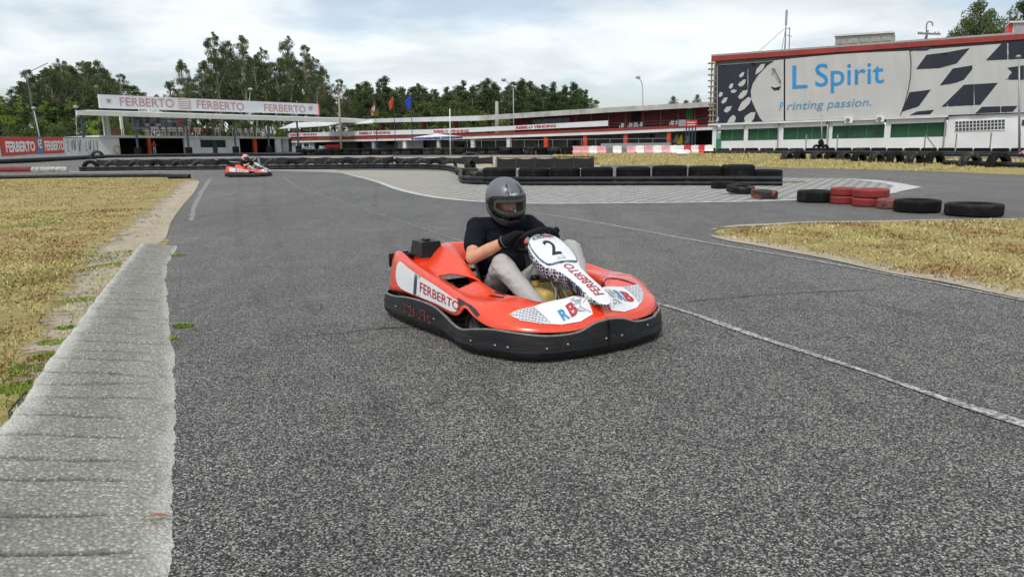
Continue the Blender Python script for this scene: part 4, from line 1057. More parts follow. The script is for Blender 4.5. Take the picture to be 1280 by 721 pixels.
# ================================================================ the driver, in the kart's frame
SKIN = mat('skin', (.60, .30, .19), .5, .12, 25, .1, 200, spec=.4); SHIRT = mat('navy_black_cotton', (.008, .009, .014), .9, .25, 9, .4, 40, spec=.15)
TROU = mat('light_grey_jersey', (.44, .425, .41), .92, .05, 5, .35, 90, spec=.15)
GLOVE = mat('black_glove', (.008, .008, .010), .8, .3, 30, .4, 90, spec=.2); HELM = mat('matt_grey_helmet', (.15, .158, .17), .38, .06, 6, metal=.3)
HBLK = mat('black_helmet_trim', (.012, .012, .014), .28, .1, 10); HPAD = mat('helmet_padding', (.33, .33, .34), .9, .2, 30)
HAIR = mat('dark_hair', (.02, .013, .01), .8, .3, 60)
def glass_mat(name, tint, a):
    M, N, L, b = node_mat(name)
    tr = N.new('ShaderNodeBsdfTransparent'); tr.inputs[0].default_value = (*tint, 1); gl = N.new('ShaderNodeBsdfGlossy'); gl.inputs['Roughness'].default_value = .04
    fr = N.new('ShaderNodeFresnel'); fr.inputs[0].default_value = 1.45
    ms = N.new('ShaderNodeMixShader'); sc_ = mr_(N, L, fr.outputs[0], 0, 1, a, 1); L.new(sc_, ms.inputs[0]); L.new(tr.outputs[0], ms.inputs[1]); L.new(gl.outputs[0], ms.inputs[2])
    L.new(ms.outputs[0], N['Material Output'].inputs['Surface']); return M
VISOR = glass_mat('clear_visor', (.85, .85, .87), .0)
def make_driver(wp, wn_):
    root = thing('person', 'x', 'person'); WINV[root.name] = Matrix.Translation(Vector((.95, 0, 0)))
    SR = Vector((-1.21, -.185, .665)); SL = Vector((-1.13, .19, .665)); ER = Vector((-1.02, -.335, .485)); EL = Vector((-.98, .345, .49))
    aR = R(172); aL = R(8); WR_ = wp(aR); WL_ = wp(aL)
    HR_ = WR_ + Vector((-.045, -.03, .01)); HL_ = WL_ + Vector((-.045, .03, .01))
    hipR = Vector((-1.13, -.10, .20)); hipL = Vector((-1.13, .10, .20))
    kR = Vector((-.865, -.205, .445)); kL = Vector((-.70, .235, .525)); aRk = Vector((-.49, -.155, .20)); aLk = Vector((-.42, .15, .20))
    HC = Vector((-1.115, -.01, .845)); neck = Vector((-1.155, 0, .72))
    hyaw = R(-6)
    HM = Matrix.Translation(HC) @ Matrix.Rotation(hyaw, 4, 'Z') @ Matrix.Rotation(R(13), 4, 'Y') @ Matrix.Rotation(R(2), 4, 'X')
    h = lambda *p: HM @ Vector(p)
    RM = HM.to_3x3().to_4x4()
    # body: one skin surface
    P = [(neck + Vector((-.03, 0, -.08)), .065, neck + Vector((.02, 0, .06)), .055), (h(0, 0, .0), (.092, .074, .11), RM), (h(.045, 0, -.055), (.045, .05, .045), RM),
         (h(.088, 0, -.012), .011, h(.100, 0, -.040), .015), (h(.075, .028, .012), .012, h(.078, -.028, .012), .012), (h(.07, .032, -.03), .02, h(.07, -.032, -.03), .02),
         (Vector((-1.19, 0, .28)), (.12, .15, .16), None), (Vector((-1.19, 0, .52)), (.10, .15, .17), None),
         (SR, .06, ER, .043), (ER, .044, ER.lerp(HR_, .45), .043), (ER.lerp(HR_, .45), .043, HR_ + Vector((-.02, -.012, -.01)), .028),
         (SL, .06, EL, .043), (EL, .044, EL.lerp(HL_, .45), .042), (EL.lerp(HL_, .45), .042, HL_ + Vector((-.02, .012, -.01)), .028), (SR, .06, SL, .06),
         (hipR, .075, kR, .05), (kR, .05, aRk, .035), (hipL, .075, kL, .05), (kL, .05, aLk, .035)]
    q = MB(); q.add(*blob(P, .0065, 5)); body = q.build('body', SKIN, root, smooth=True)
    for sg in (-1, 1):
        q = MB(); q.sph(h(.082, .030 * sg, .002), .011, 12, 8); q.build('eye', mat('eye_white', (.6, .58, .55), .2), body, smooth=True)
        q = MB(); q.sph(h(.0915, .030 * sg, .002), .0045, 8, 6); q.build('iris', HAIR, body, smooth=True)
        q = MB(); q.tube([h(.086, .018 * sg, .020), h(.093, .030 * sg, .026), h(.082, .048 * sg, .020)], [.003, .0045, .002], 6); q.build('eyebrow', HAIR, body, smooth=True)
    q = MB(); q.tube([h(.094, -.022, -.062), h(.101, 0, -.060), h(.094, .022, -.062)], [.003, .006, .003], 8); q.build('mouth', mat('lips', (.35, .12, .10), .5), body, smooth=True)
    # shirt
    P = [(Vector((-1.17, 0, .26)), (.135, .165, .12), None), (Vector((-1.19, 0, .42)), (.125, .172, .17), None), (Vector((-1.185, 0, .56)), (.112, .178, .15), None),
         (SR + Vector((.01, .05, -.01)), .078, SL + Vector((-.01, -.05, -.01)), .078), (SR, .072, SR.lerp(ER, .60), .070), (SL, .072, SL.lerp(EL, .60), .070),
         (neck + Vector((-.01, 0, -.09)), .075, neck + Vector((0, 0, -.02)), .066), (Vector((-1.10, 0, .22)), (.12, .165, .07), None)]
    vs, fs = blob(P, .0095, 6)
    vs = [v + Vector((1, 0, .3)) * .012 * (mnoise(Vector((v.x * 7 + v.z * 5, v.y * 8 + v.z * 7, v.z * 11))) ** 1 - .9 * abs(mnoise(Vector((v.x * 9 - v.z * 8, v.y * 12 + v.z * 10, v.z * 18))))) for v in vs]
    q = MB(); q.add(vs, fs); q.build('shirt', SHIRT, root, smooth=True)
    # trousers
    P = [(Vector((-1.14, 0, .18)), (.14, .172, .085), None), (hipR, .096, kR, .070), (kR, .072, kR.lerp(aRk, .5), .063), (kR.lerp(aRk, .5), .063, aRk, .052),
         (hipL, .096, kL, .070), (kL, .072, kL.lerp(aLk, .5), .068), (kL.lerp(aLk, .5), .068, aLk, .055)]
    vs, fs = blob(P, .0085, 5)
    def wr(v):
        d = min((v - kR).length, (v - kL).length); k = .007 + .012 * math.exp(-(d / .14) ** 2) + .010 * math.exp(-((v - hipR).length / .16) ** 2)
        return v + (v - Vector((v.x, .15 * (1 if v.y > 0 else -1), v.z * .9))).normalized() * k * (mnoise(Vector((v.x * 9 + v.z * 9, v.y * 8, v.z * 14))) + .5 * mnoise(v * 34))
    q = MB(); q.add([wr(v) for v in vs], fs); q.build('trousers', TROU, root, smooth=True)
    for a, k in ((aRk, -1), (aLk, 1)):
        q = MB(); q.add(*blob([(a + Vector((-.01, 0, -.05)), .045, a + Vector((.15, .01 * k, -.055)), .036), (a + Vector((.15, .01 * k, -.055)), .036, a + Vector((.20, .01 * k, -.05)), .028), (a + Vector((-.02, 0, .01)), .045, a + Vector((0, 0, -.05)), .043)], .007, 4)); q.build('shoe', K_dark, root, smooth=True)
    # gloves: palm, four curled fingers, thumb
    for side, W_, H_, E_, a0 in ((-1, WR_, HR_, ER, aR), (1, WL_, HL_, EL, aL)):
        inw = (Vector((-.775, 0, .60)) - W_).normalized(); tang = wn_.cross(inw).normalized()
        if tang.z < 0: tang = -tang
        fa = (H_ - E_).normalized(); back = (-(inw) * .6 + wn_ * .8).normalized()
        palm = W_ + wn_ * .030 - inw * .022
        P = [(H_ - fa * .055, .040, H_ + fa * .0, .036), (H_, .034, palm - tang * .026, .024), (H_, .034, palm + tang * .028, .024), (palm - tang * .028, .023, palm + tang * .030, .023)]
        for k, L_ in ((-1.6, .8), (-.55, 1.0), (.5, 1.04), (1.5, .92)):
            c = W_ + tang * (.0185 * k)
            k0 = palm + tang * (.0185 * k) + wn_ * .008; k1 = c + wn_ * .036 + inw * (.018 * L_); k2 = c + wn_ * .004 + inw * .036 * L_; k3 = c - wn_ * .022 + inw * .010
            P += [(k0, .0125, k1, .0118), (k1, .0118, k2, .0108), (k2, .0108, k3, .0098)]
        t0 = palm - inw * .002 + tang * .030; t1 = W_ + tang * .052 + inw * .010 + wn_ * .022; t2 = W_ + tang * .060 + inw * .030 + wn_ * .002
        P += [(t0, .015, t1, .0135), (t1, .0135, t2, .0115)]
        q = MB(); q.add(*blob(P, .0038, 2)); gl = q.build('glove', GLOVE, root, smooth=True)
        q = MB(); ax = fa; c = H_ - fa * .050; e = ax.orthogonal().normalized(); f_ = ax.cross(e)
        q.tube([c + (e * math.cos(t) + f_ * math.sin(t)) * .041 for t in frange(0, 5.9, 18)], .0022, 6); q.build('glove_piping', K_edge, gl, smooth=True)
    # ---- helmet
    def hs(az, el):
        ca, ce = math.cos(az), math.cos(el); x = ca * ce; y = math.sin(az) * ce; z = math.sin(el)
        a = .165 if x > 0 else .150; b = .126; c = .155 if z > 0 else .180
        k = 2.25; r = 1 / ((abs(x / a) ** k + abs(y / b) ** k + abs(z / c) ** k) ** (1 / k))
        p = Vector((x, y, z)) * r
        if z < 0 and x > 0: p.x += .018 * min(1, -z * 2) * x
        return p
    E0, E1, AZ = R(-25), R(20), R(64)
    def inport(az, el, m=0.0): 
        return (abs(az) / (AZ + m)) ** 4 + (abs(el - (E0 + E1) / 2) / ((E1 - E0) / 2 + m)) ** 4 < 1
    def shellmesh(k, hole, azr=(-180, 180), elr=(-58, 90), na=120, ne=64, keep=None):
        mb = MB(); A_ = [R(a) for a in frange(*azr, na + 1)]; E_ = [R(e) for e in frange(*elr, ne + 1)]
        V_ = [h(*(hs(a, e) * k)) for a in A_ for e in E_]; F_ = []
        for i in range(na):
            for j in range(ne):
                a = (A_[i] + A_[i + 1]) / 2; e = (E_[j] + E_[j + 1]) / 2
                if hole and inport(a, e, hole - 1): continue
                if e < R(-42) - R(16) * math.cos(a): continue
                if keep and not keep(a, e): continue
                F_.append((i * (ne + 1) + j, (i + 1) * (ne + 1) + j, (i + 1) * (ne + 1) + j + 1, i * (ne + 1) + j + 1))
        mb.add(V_, F_); return mb
    hel = shellmesh(1.0, 1.0).build('helmet', HELM, root, smooth=True, merge=.0004); md = hel.modifiers.new('t', 'SOLIDIFY'); md.thickness = .012; md.offset = -1
    q = shellmesh(.90, .92); lin = q.build('helmet_lining', HPAD, hel, smooth=True, merge=.0004)
    # port edge as a loop
    def portloop(m, k, n=72):
        out = []
        for i in range(n):
            t = 2 * math.pi * i / n; c, s = math.cos(t), math.sin(t); p = .5
            a = (AZ + m) * math.copysign(abs(c) ** p, c); e = (E0 + E1) / 2 + ((E1 - E0) / 2 + m) * math.copysign(abs(s) ** p, s)
            out.append(h(*(hs(a, e) * k)))
        return out
    q = MB(); q.tube(portloop(.0, 1.0), .0055, 8, closed=True); q.build('port_seal', HBLK, hel, smooth=True)
    q = MB(); q.tube(portloop(R(-7), .93), .011, 8, closed=True); q.build('port_padding', HPAD, hel, smooth=True)
    q = shellmesh(1.035, 0, (-86, 86), (-36, 28), 60, 30, keep=lambda a, e: (abs(a) / R(84)) ** 3 + (abs(e + R(4)) / R(29)) ** 4 < 1); q.build('visor', VISOR, hel, smooth=True)
    # visor rim line and side plates
    L_ = []
    for i in range(72):
        t = 2 * math.pi * i / 72; c, s = math.cos(t), math.sin(t)
        L_.append(h(*(hs(R(82) * math.copysign(abs(c) ** .6, c), R(-4) + R(28.5) * math.copysign(abs(s) ** .5, s)) * 1.036)))
    q = MB(); q.tube(L_, .0028, 6, closed=True); q.build('visor_rim', HBLK, hel, smooth=True)
    # black band of the visor's frame
    q = shellmesh(1.012, 1.02, (-90, 90), (-38, 26), 72, 36, keep=lambda a, e: (abs(a) / R(88)) ** 3 + (abs(e + R(5)) / R(27)) ** 4 < 1); q.build('visor_frame', HBLK, hel, smooth=True)
    for sg in (-1, 1):
        q = MB(); Mx = HM @ Matrix.Translation(hs(R(88 * sg), R(2)) * 1.03) @ Matrix.Rotation(R(-90 * sg), 4, 'X'); q.lathe([(.0001, .006), (.018, .006), (.024, .001), (.024, -.006), (.0001, -.006)], Mx, 18, closed=False); q.build('visor_pivot', HBLK, hel, smooth=True)
    q = MB()   # chin vent
    g = lambda a, e, k=1.012: h(*(hs(R(a), R(e)) * k))
    q.grid(lambda a, e: g(a, e), frange(-17, 17, 9), frange(-49, -40, 4)); q.build('chin_vent', HBLK, hel, fixn=False)
    for sg in (-1, 1):   # the dark flame shapes on the brow
        q = MB(); c = 24 * sg
        pts = [(c - 1, 60), (c + 4, 50), (c + 5.5, 42), (c + 4.5, 35), (c + 8, 26), (c + 1, 34), (c - 3, 29), (c - 3.5, 38), (c - 6, 44), (c - 4, 51)]
        if sg > 0: pts = [(2 * c - a, e) for a, e in pts]
        q.add(*fill_flat(pts, lambda a, e: g(a, e, 1.008), 3.0)); q.build('brow_flash', HBLK, hel, fixn=False)
    q = MB(); put_text(q, 'HJC', lambda u, v: g(-14 + u * 420 * .9, 27 + v * 380, 1.008), size=.012, bold=.03, fit=.055); q.build('brow_lettering', mat('pale_lettering', (.7, .66, .66), .5), hel, fixn=False)
    return root
kart, wp_, wn__ = make_kart()
drv = make_driver(wp_, wn__)
fc = G(765, 436, .0)
_d0 = ray(765, 436); _t = (.04 - CH) / _d0.z; fc = Vector((_d0.x * _t, _d0.y * _t, 0))
KC = fc + Vector((math.cos(KA), math.sin(KA), 0)) * -.95
def place_kart(k, d, c, rz, lk, ld_):
    for o in (k, d): o.location = c; o.rotation_euler = (0, 0, rz)
    k['label'] = lk; d['label'] = ld_
# far copies first, while the protos are clean
def recolour(root, names, new):
    def rec(o):
        if o.type == 'MESH' and o.name.split('.')[0] in names:
            o.material_slots[0].link = 'OBJECT'; o.material_slots[0].material = new
        for c in o.children: rec(c)
    rec(root)
HELM2 = mat('red_white_helmet', (.62, .12, .12), .35, .1, 4, col2=(.75, .70, .70), c2lo=.45, c2hi=.55, c2scale=9)
GREYV = mat('pale_side_vinyl', (.75, .75, .76), .5)
for (px, ang, lk, lp) in (((313, 220.5), R(-6), 'small distant red and white go-kart crossing the far straight on the left', 'person in dark shirt and red and white helmet driving the distant kart on the left'),
                          ((1296, 196), R(178), 'red and white go-kart just entering the picture at the far right behind the tyres', 'person driving the kart at the far right edge')):
    c = G(*px); k2 = copy_tree(kart); d2 = copy_tree(drv)
    place_kart(k2, d2, c, ang, lk, lp); recolour(d2, ('helmet',), HELM2)
    k2['group'] = 'racing karts'; d2['group'] = 'kart drivers'
place_kart(kart, drv, KC, KA, 'red go-kart number 2 with black bumper band and white panels, close in the foreground', 'person in grey full-face helmet, black T-shirt, gloves and grey trousers steering kart number 2')
kart['group'] = 'racing karts'; drv['group'] = 'kart drivers'
# ================================================================ buildings and everything round the track
class Fac:
    """a vertical front between two measured corners; pt() gives the point of that front (or of a plane off metres behind it)"""
    def __init__(s, x0, Z0, x1, Z1, yh=185):
        s.A = atY(x0, yh, Z0); s.B = atY(x1, yh, Z1); s.A.z = s.B.z = 0
        s.ex = (s.B - s.A).normalized(); s.ey = Vector((-s.ex.y, s.ex.x, 0))
        if s.ey.dot(s.A - CAM) < 0: s.ey = -s.ey
    def pt(s, px, py, off=0.0):
        d = ray(px, py); o = CAM - s.A
        t = (off - o.dot(s.ey)) / d.dot(s.ey); return CAM + d * t
    def g(s, px, off=0.0, dz=0.0):
        p = s.pt(px, 185, off); p.z = zg(p.y) + dz; return p
    def q(s, mb, L_, R_, off, th):
        """L_=(px, ytop, ybot|None)"""
        a = s.pt(L_[0], L_[1], off); b = s.pt(R_[0], R_[1], off)
        c = s.pt(R_[0], R_[2], off) if R_[2] is not None else s.g(R_[0], off, -.1)
        e = s.pt(L_[0], L_[2], off) if L_[2] is not None else s.g(L_[0], off, -.1)
        a.x, a.y = e.x, e.y; b.x, b.y = c.x, c.y
        t = s.ey * th
        return mb.hexa([e, c, c + t, e + t, a, b, b + t, a + t])
    def post(s, mb, px, yt, off, w, yb=None, seg=8):
        a = s.pt(px, yt, off); b = s.g(px, off, -.1) if yb is None else s.pt(px, yb, off)
        b.x, b.y = a.x, a.y
        return mb.cyl(b, a, w, seg)
def lerp(a, b, t): return a + (b - a) * t
B_white = mat('painted_white_wall', (.66, .66, .63), .85, .12, .8, .15, 8, col2=(.45, .44, .40), c2lo=.55, c2hi=.75, c2scale=.6)
B_white2 = mat('white_render', (.74, .74, .72), .85, .08, .6, .1, 8, col2=(.55, .54, .50), c2lo=.58, c2hi=.8, c2scale=.5)
B_grey = mat('grey_render', (.20, .20, .19), .9, .15, .8, col2=(.28, .27, .25), c2scale=.7)
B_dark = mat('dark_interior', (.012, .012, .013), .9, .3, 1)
B_navy = mat('dark_blue_steel', (.03, .05, .075), .6, .2, 2); B_cream = mat('cream_beam', (.62, .61, .54), .7, .1, 1)
B_orange = mat('orange_column_paint', (.62, .07, .02), .6, .12, 2); B_maroon = mat('maroon_panel', (.13, .018, .02), .7, .25, .8, stretch=(1, 1, .3))
B_redp = mat('red_fascia_paint', (.30, .035, .025), .65, .2, 1.2); B_roof = mat('fibre_cement_roof', (.48, .47, .44), .9, .15, 1.2, col2=(.33, .32, .29), c2scale=.8)
B_roofb = mat('pale_metal_roof', (.60, .62, .62), .6, .1, 1); B_green = mat('green_door_paint', (.02, .16, .05), .5, .15, 2); B_gshade = mat('green_mesh', (.025, .075, .045), .6, .3, 8)
B_greenp = mat('bright_green_frame', (.03, .20, .07), .5, .1, 2); B_wood = mat('brown_rail', (.13, .06, .04), .7, .25, 3); B_rust = mat('rusty_steel', (.09, .045, .03), .8, .4, 8)
B_glass = mat('dark_window_glass', (.03, .035, .04), .12, .2, 3); B_teal = mat('blue_grey_panel', (.24, .33, .36), .7, .2, 1.5)
B_pink = mat('faded_red_plastic', (.74, .38, .40), .6, .15, 2, rand=.12); B_wpl = mat('white_plastic', (.80, .80, .78), .5, .1, 3, rand=.08); B_redpl = mat('red_plastic', (.62, .03, .03), .5, .15, 2)
B_galv = mat('galvanised_steel', (.34, .35, .35), .55, .15, 6, metal=.4); B_cloth = mat('black_mesh_cloth', (.017, .017, .019), .85, .3, 3, .5, 4, stretch=(1, 1, .25))
B_bound = mat('pvc_banner', (.50, .495, .475), .6, .05, .5, .1, 1.2); B_bnavy = mat('navy_print', (.012, .016, .028), .6, .12, .8, .1, 1.2); B_cyan = mat('blue_print', (.015, .26, .58), .6, .1, 1)
B_bred = mat('red_banner_vinyl', (.60, .055, .03), .6, .1, .6); B_fadered = mat('faded_red_print', (.50, .28, .28), .7, .12, 1); B_signw = mat('white_sign_vinyl', (.70, .71, .73), .6, .05, .7)
B_posts = mat('dark_photo_board', (.07, .07, .075), .6, .3, 2); B_timber = mat('weathered_timber', (.30, .26, .20), .9, .2, 6)
TY = mat('old_tyre_rubber', (.009, .009, .010), .85, .3, 8, .4, 40, spec=.2, col2=(.032, .031, .029), c2lo=.5, c2hi=.75, c2scale=5, rand=.2)
TYd = mat('dusty_highlit_tyre_rubber', (.017, .0165, .016), .9, .3, 8, .4, 40, spec=.25, col2=(.09, .085, .075), c2lo=.45, c2hi=.7, c2scale=4, rand=.2)  # dust tone, lightened further to imitate grey highlights on the upright tyres
TYr = mat('red_painted_tyre', (.27, .03, .025), .6, .2, 6, .4, 40, col2=(.20, .02, .018), c2scale=6)
TYf = mat('faded_red_tyre', (.26, .09, .075), .8, .25, 8, .4, 40, col2=(.06, .04, .04), c2scale=9, c2lo=.48, c2hi=.6)
TYp = mat('part_painted_tyre', (.03, .028, .026), .75, .25, 8, .4, 40, col2=(.40, .06, .02), c2lo=.52, c2hi=.57, c2scale=3)
PIPE = mat('black_plastic_pipe', (.010, .011, .014), .5, .2, 3, .15, 20, spec=.3, col2=(.04, .04, .04), c2scale=2, c2lo=.5, c2hi=.8)
PIPEr = mat('dull_red_pipe', (.17, .02, .018), .6, .2, 3); PIPEw = mat('dirty_white_pipe', (.42, .41, .38), .6, .2, 3, col2=(.15, .14, .13), c2scale=4, c2lo=.5, c2hi=.65)

def text_on(mb, F_, s, pL, pR, off, h=None, **kw):
    """text between two measured baseline points of a front; h px cap height"""
    a = F_.pt(pL[0], pL[1], off); b = F_.pt(pR[0], pR[1], off); d = b - a; w = d.length; d.normalize()
    hh = h if not isinstance(h, tuple) else None
    put_text(mb, s, lambda u, v: a + d * u + Vector((0, 0, 1)) * v * ((h[0] + (h[1] - h[0]) * u / w) if hh is None else h), fit=w, size=1.0, **kw)
def mperpx(F_, px, py, off): return (F_.pt(px, py - 1, off) - F_.pt(px, py, off)).z

# ---------------------------------------------------------------- protos: chair, small figure, tyres
def make_chair():
    r = thing('plastic_chair', 'x', 'chair')
    q = MB()
    q.rbox((-.22, -.22, .41), (.22, .22, .44), .012); q.build('seat', B_wpl, r)
    q = MB(); 
    for k in range(3): q.box((-.21 + .145 * k, .20, .50), (-.08 + .145 * k, .225, .80))
    q.rbox((-.22, .195, .78), (.22, .235, .86), .012); q.rbox((-.22, .195, .44), (.22, .235, .52), .012); q.build('backrest', B_wpl, r)
    for sx in (-1, 1):
        for sy in (-1, 1): q = MB(); q.beam((.22 * sx, .22 * sy, 0), (.19 * sx, .19 * sy, .43), .045, .03); q.build('leg', B_wpl, r)
        q = MB(); q.rbox((.20 * sx - .03, -.20, .63), (.20 * sx + .03, .22, .66), .01); q.box((.20 * sx - .02, -.20, .44), (.20 * sx + .02, -.17, .63)); q.build('armrest', B_wpl, r)
    return r
def small_person(label, top, legs, loc, rz=0, sit=False, hair=None, arms=0, name='person', group=None):
    r = thing('person', label, 'person', (0, 0, 0), 0, group)
    if sit: hz, kn, ft, tor = .48, (.42, .48), (.44, .02), .48
    else: hz, kn, ft, tor = .92, (.02, .48), (0, .05), .92
    P = []; T_ = []; Lg = []
    for s in (-1, 1):
        hip = Vector((.09 * s, 0, hz)); k = Vector((.11 * s, -kn[0], kn[1])); f = Vector((.12 * s, -ft[0], ft[1]))
        P += [(hip, .075, k, .055), (k, .055, f, .04), (f, .045, f + Vector((.02 * s, -.14, 0)), .035)]
        Lg += [(hip, .09, k, .068), (k, .068, f + Vector((0, 0, .05)), .055)]
        sh = Vector((.19 * s, 0, tor + .50)); el = Vector((.25 * s, -.02 - .12 * arms, tor + .24)); ha = Vector((.20 * s, -.10 - .20 * arms, tor + .06 + .2 * arms))
        P += [(sh, .05, el, .038), (el, .038, ha, .028), (ha, .035, ha + Vector((0, -.05, -.05)), .025)]; T_ += [(sh, .065, el, .055)]
    P += [(Vector((0, 0, tor + .1)), (.13, .09, .2), None), (Vector((0, 0, tor + .38)), (.16, .10, .18), None), (Vector((0, 0, tor + .5)), .05, Vector((0, 0, tor + .62)), .045), (Vector((0, -.01, tor + .72)), (.075, .09, .115), None)]
    T_ += [(Vector((0, 0, tor + .12)), (.155, .115, .16), None), (Vector((0, 0, tor + .36)), (.185, .12, .19), None), (Vector((-.17, 0, tor + .5)), .06, Vector((.17, 0, tor + .5)), .06)]
    q = MB(); q.add(*blob(P, .022, 3)); b = q.build('body', SKIN, r, smooth=True)
    q = MB(); q.add(*blob(T_, .024, 3)); q.build('shirt', top, r, smooth=True)
    q = MB(); q.add(*blob(Lg + [(Vector((0, 0, hz)), (.15, .11, .09), None)], .024, 3)); q.build('trousers', legs, r, smooth=True)
    q = MB(); q.sph((0, .015, tor + .75), 1, 12, 8, (.085, .095, .10)); q.build('hair', hair or HAIR, r, smooth=True)
    r.location = loc; r.rotation_euler = (0, 0, rz); return r
def tyre_mesh(r, w, M_, tread=True, seg=40):
    """a tyre lying flat, base at z=0"""
    h = w / 2; q = MB(); P = [(r * .60, h * .70), (r * .62, h * .92), (r * .70, h), (r * .84, h), (r * .93, h * .93)]
    if tread:
        e = .012 * r / .4
        P += [(r * .985, h * .80), (r, h * .72), (r, h * .42), (r - e, h * .40), (r - e, h * .32), (r, h * .30), (r, h * .05), (r - e, h * .04), (r - e, -h * .04), (r, -h * .05), (r, -h * .30), (r - e, -h * .32), (r - e, -h * .40), (r, -h * .42), (r, -h * .72), (r * .985, -h * .80)]
    else: P += [(r * .985, h * .78), (r, h * .5), (r, -h * .5), (r * .985, -h * .78)]
    P += [(r * .93, -h * .93), (r * .84, -h), (r * .70, -h), (r * .62, -h * .92), (r * .60, -h * .70), (r * .72, -h * .6), (r * .86, -h * .4), (r * .90, 0), (r * .86, h * .4), (r * .72, h * .6)]
    q.lathe(P, Matrix.Translation((0, 0, h)), seg)
    return q.build('tyre', M_, None, smooth=True, ang=35)
def place_mesh(o, loc, label, cat, group=None, rot=(0, 0, 0), scale=None, M_=None, first=False):
    c = o if first else o.copy()
    if not first: COL.objects.link(c)
    c.location = loc; c.rotation_euler = rot
    if scale: c.scale = scale
    if M_ is not None:
        c.material_slots[0].link = 'OBJECT'; c.material_slots[0].material = M_
    return tag(c, label, cat, group)

# ---------------------------------------------------------------- tyres lying on the track, right
proto_t = tyre_mesh(.35, .20, TY)
def frontal(pxl, pxr, ybot):
    """centre and radius of a flat tyre from its measured left, right and front foot"""
    g = G((pxl + pxr) / 2, ybot); a = atY(pxl, ybot, g.y); b = atY(pxr, ybot, g.y); r = (b - a).length / 2
    r *= 1 + r / g.y; c = g + Vector((g.x, g.y, 0)).normalized() * r; return Vector((c.x, c.y, g.z)), r
used = False
# (left, right, foot y, height m, material, label, lift, tilt)
TL = [(889, 918, 236.5, .20, TY, 'black tyre against the end of the pipe barrier, leftmost of the loose tyres', 0, 0),
      (908, 942, 243.5, .17, TYd, 'worn black tyre with its hole showing, second from the left of the loose tyres', 0, R(6)),
      (939, 971, 249.5, .17, TYp, 'black tyre with patches of orange red paint on its side', 0, R(4)),
      (997, 1040, 254, .24, TY, 'black tyre on the white edge line, left of the red tyres', 0, 0),
      (1047, 1078, 257, .16, TYr, 'bottom red tyre at the back of the red double stack', 0, 0),
      (1047, 1078, 257, .16, TYr, 'top red tyre at the back of the red double stack', .16, 0),
      (1066, 1101, 259, .16, TYr, 'bottom red tyre at the front of the red double stack', 0, 0),
      (1066, 1108, 259, .17, TYr, 'top and widest red tyre at the front of the red double stack', .16, 0),
      (1097, 1130, 262, .18, TYf, 'faded red tyre half hidden between the red stack and a black tyre', 0, 0),
      (1119, 1172, 267, .215, TY, 'black tyre beside the faded red one, second from the right', 0, 0),
      (1184, 1248, 272, .20, TY, 'large black tyre nearest the grass island, rightmost of the loose tyres', 0, 0)]
for i, (a, b, y, hh, M_, lab, lift, tl) in enumerate(TL):
    c, r = frontal(a, b, y)
    if i in (4, 5): c.y += .28; c.x -= .02
    if i == 7: c2, _ = frontal(1066, 1101, 259); c = Vector((c.x, c2.y + .03, c.z))
    o = place_mesh(proto_t, c + Vector((0, 0, lift + (r * math.sin(tl) if tl else 0))), lab, 'tyre', 'loose tyres on the track', (tl, 0, random.uniform(0, 6)), (r / .35, r / .35, hh / .20), M_, first=(i == 0))
# the barrier of truck tyres behind the black pipes
proto_b = tyre_mesh(.53, .26, TY); nb = 0
lb = ['leftmost black truck tyre behind the pipes, just left of the driver helmet', 'black truck tyre behind the pipes, right beside the driver helmet', 'black truck tyre behind the pipes, third from the left end', 'black truck tyre behind the pipes, fourth from the left end, below the cloth fence end',
      'black truck tyre behind the pipes, fifth from the left', 'black truck tyre behind the pipes, fourth from the right end', 'black truck tyre behind the pipes, third from the right end', 'black truck tyre behind the pipes, second from the right end', 'low black truck tyre at the right end of the pipe barrier']
for i, (a, b, yb_) in enumerate(((600, 648, 229), (648, 687, 229.5), (687, 725, 229.5), (725, 768, 229.5), (770, 814, 229), (815, 860, 229), (861, 903, 228.5), (904, 942, 228), (943, 976, 228))):
    g = G((a + b) / 2, yb_); aa = atY(a, yb_, g.y + .5); bb = atY(b, yb_, g.y + .5); r = (bb.x - aa.x) / 2
    o = place_mesh(proto_b, Vector(((aa.x + bb.x) / 2, g.y + .62, g.z)), lb[i], 'tyre', 'truck tyres along the pipe barrier', (0, 0, random.uniform(0, 6)), (r / .53, 1, (2.0 if i < 8 else 1.5) * (1 + .04 * random.uniform(-1, 1))), None, first=(i == 0))
# pipes
def pipe(name, px, rad, M_, label, h0=None, n=4, cat='pipe barrier', joints=True, group=None, off=None, seg=10):
    P = [G(*q) for q in px]
    if off: P = [p + Vector(off) for p in P]
    P = smoothpoly(P, n); P = [p + Vector((0, 0, h0 if h0 is not None else rad)) for p in P]
    q = MB(); q.tube(P, rad, seg)
    if joints:
        for k in range(2, len(P) - 1, max(2, len(P) // 8)):
            d = (P[k + 1] - P[k]).normalized(); q.tube([P[k] - d * .06, P[k] + d * .06], rad * 1.07, seg)
    lc = P[len(P) // 2].copy(); lc.z = zg(lc.y)
    return single(q, name, M_, label, cat, lc, group, smooth=True, ang=40)
bpx = ((608, 231.5), (660, 232), (760, 232), (870, 232), (978, 232.5))
pipe('barrier_pipe', bpx, .068, PIPE, 'lower black pipe in front of the truck tyre row', .068)
pipe('barrier_pipe', bpx, .068, PIPE, 'upper black pipe in front of the truck tyre row', .208, off=(0, .02, 0))
cur = ((100, 216.5), (200, 215.2), (300, 214), (400, 213), (470, 212.5), (540, 213), (566, 216), (578, 222), (574, 229), (584, 232), (612, 232.5))
cur = ((100, 214.5), (200, 213.5), (300, 212.5), (400, 211.5), (470, 211), (535, 211.5), (562, 213.5), (576, 218.5), (575, 224), (580, 229.5), (607, 231))
P = smoothpoly([G(*q) for q in cur], 5)
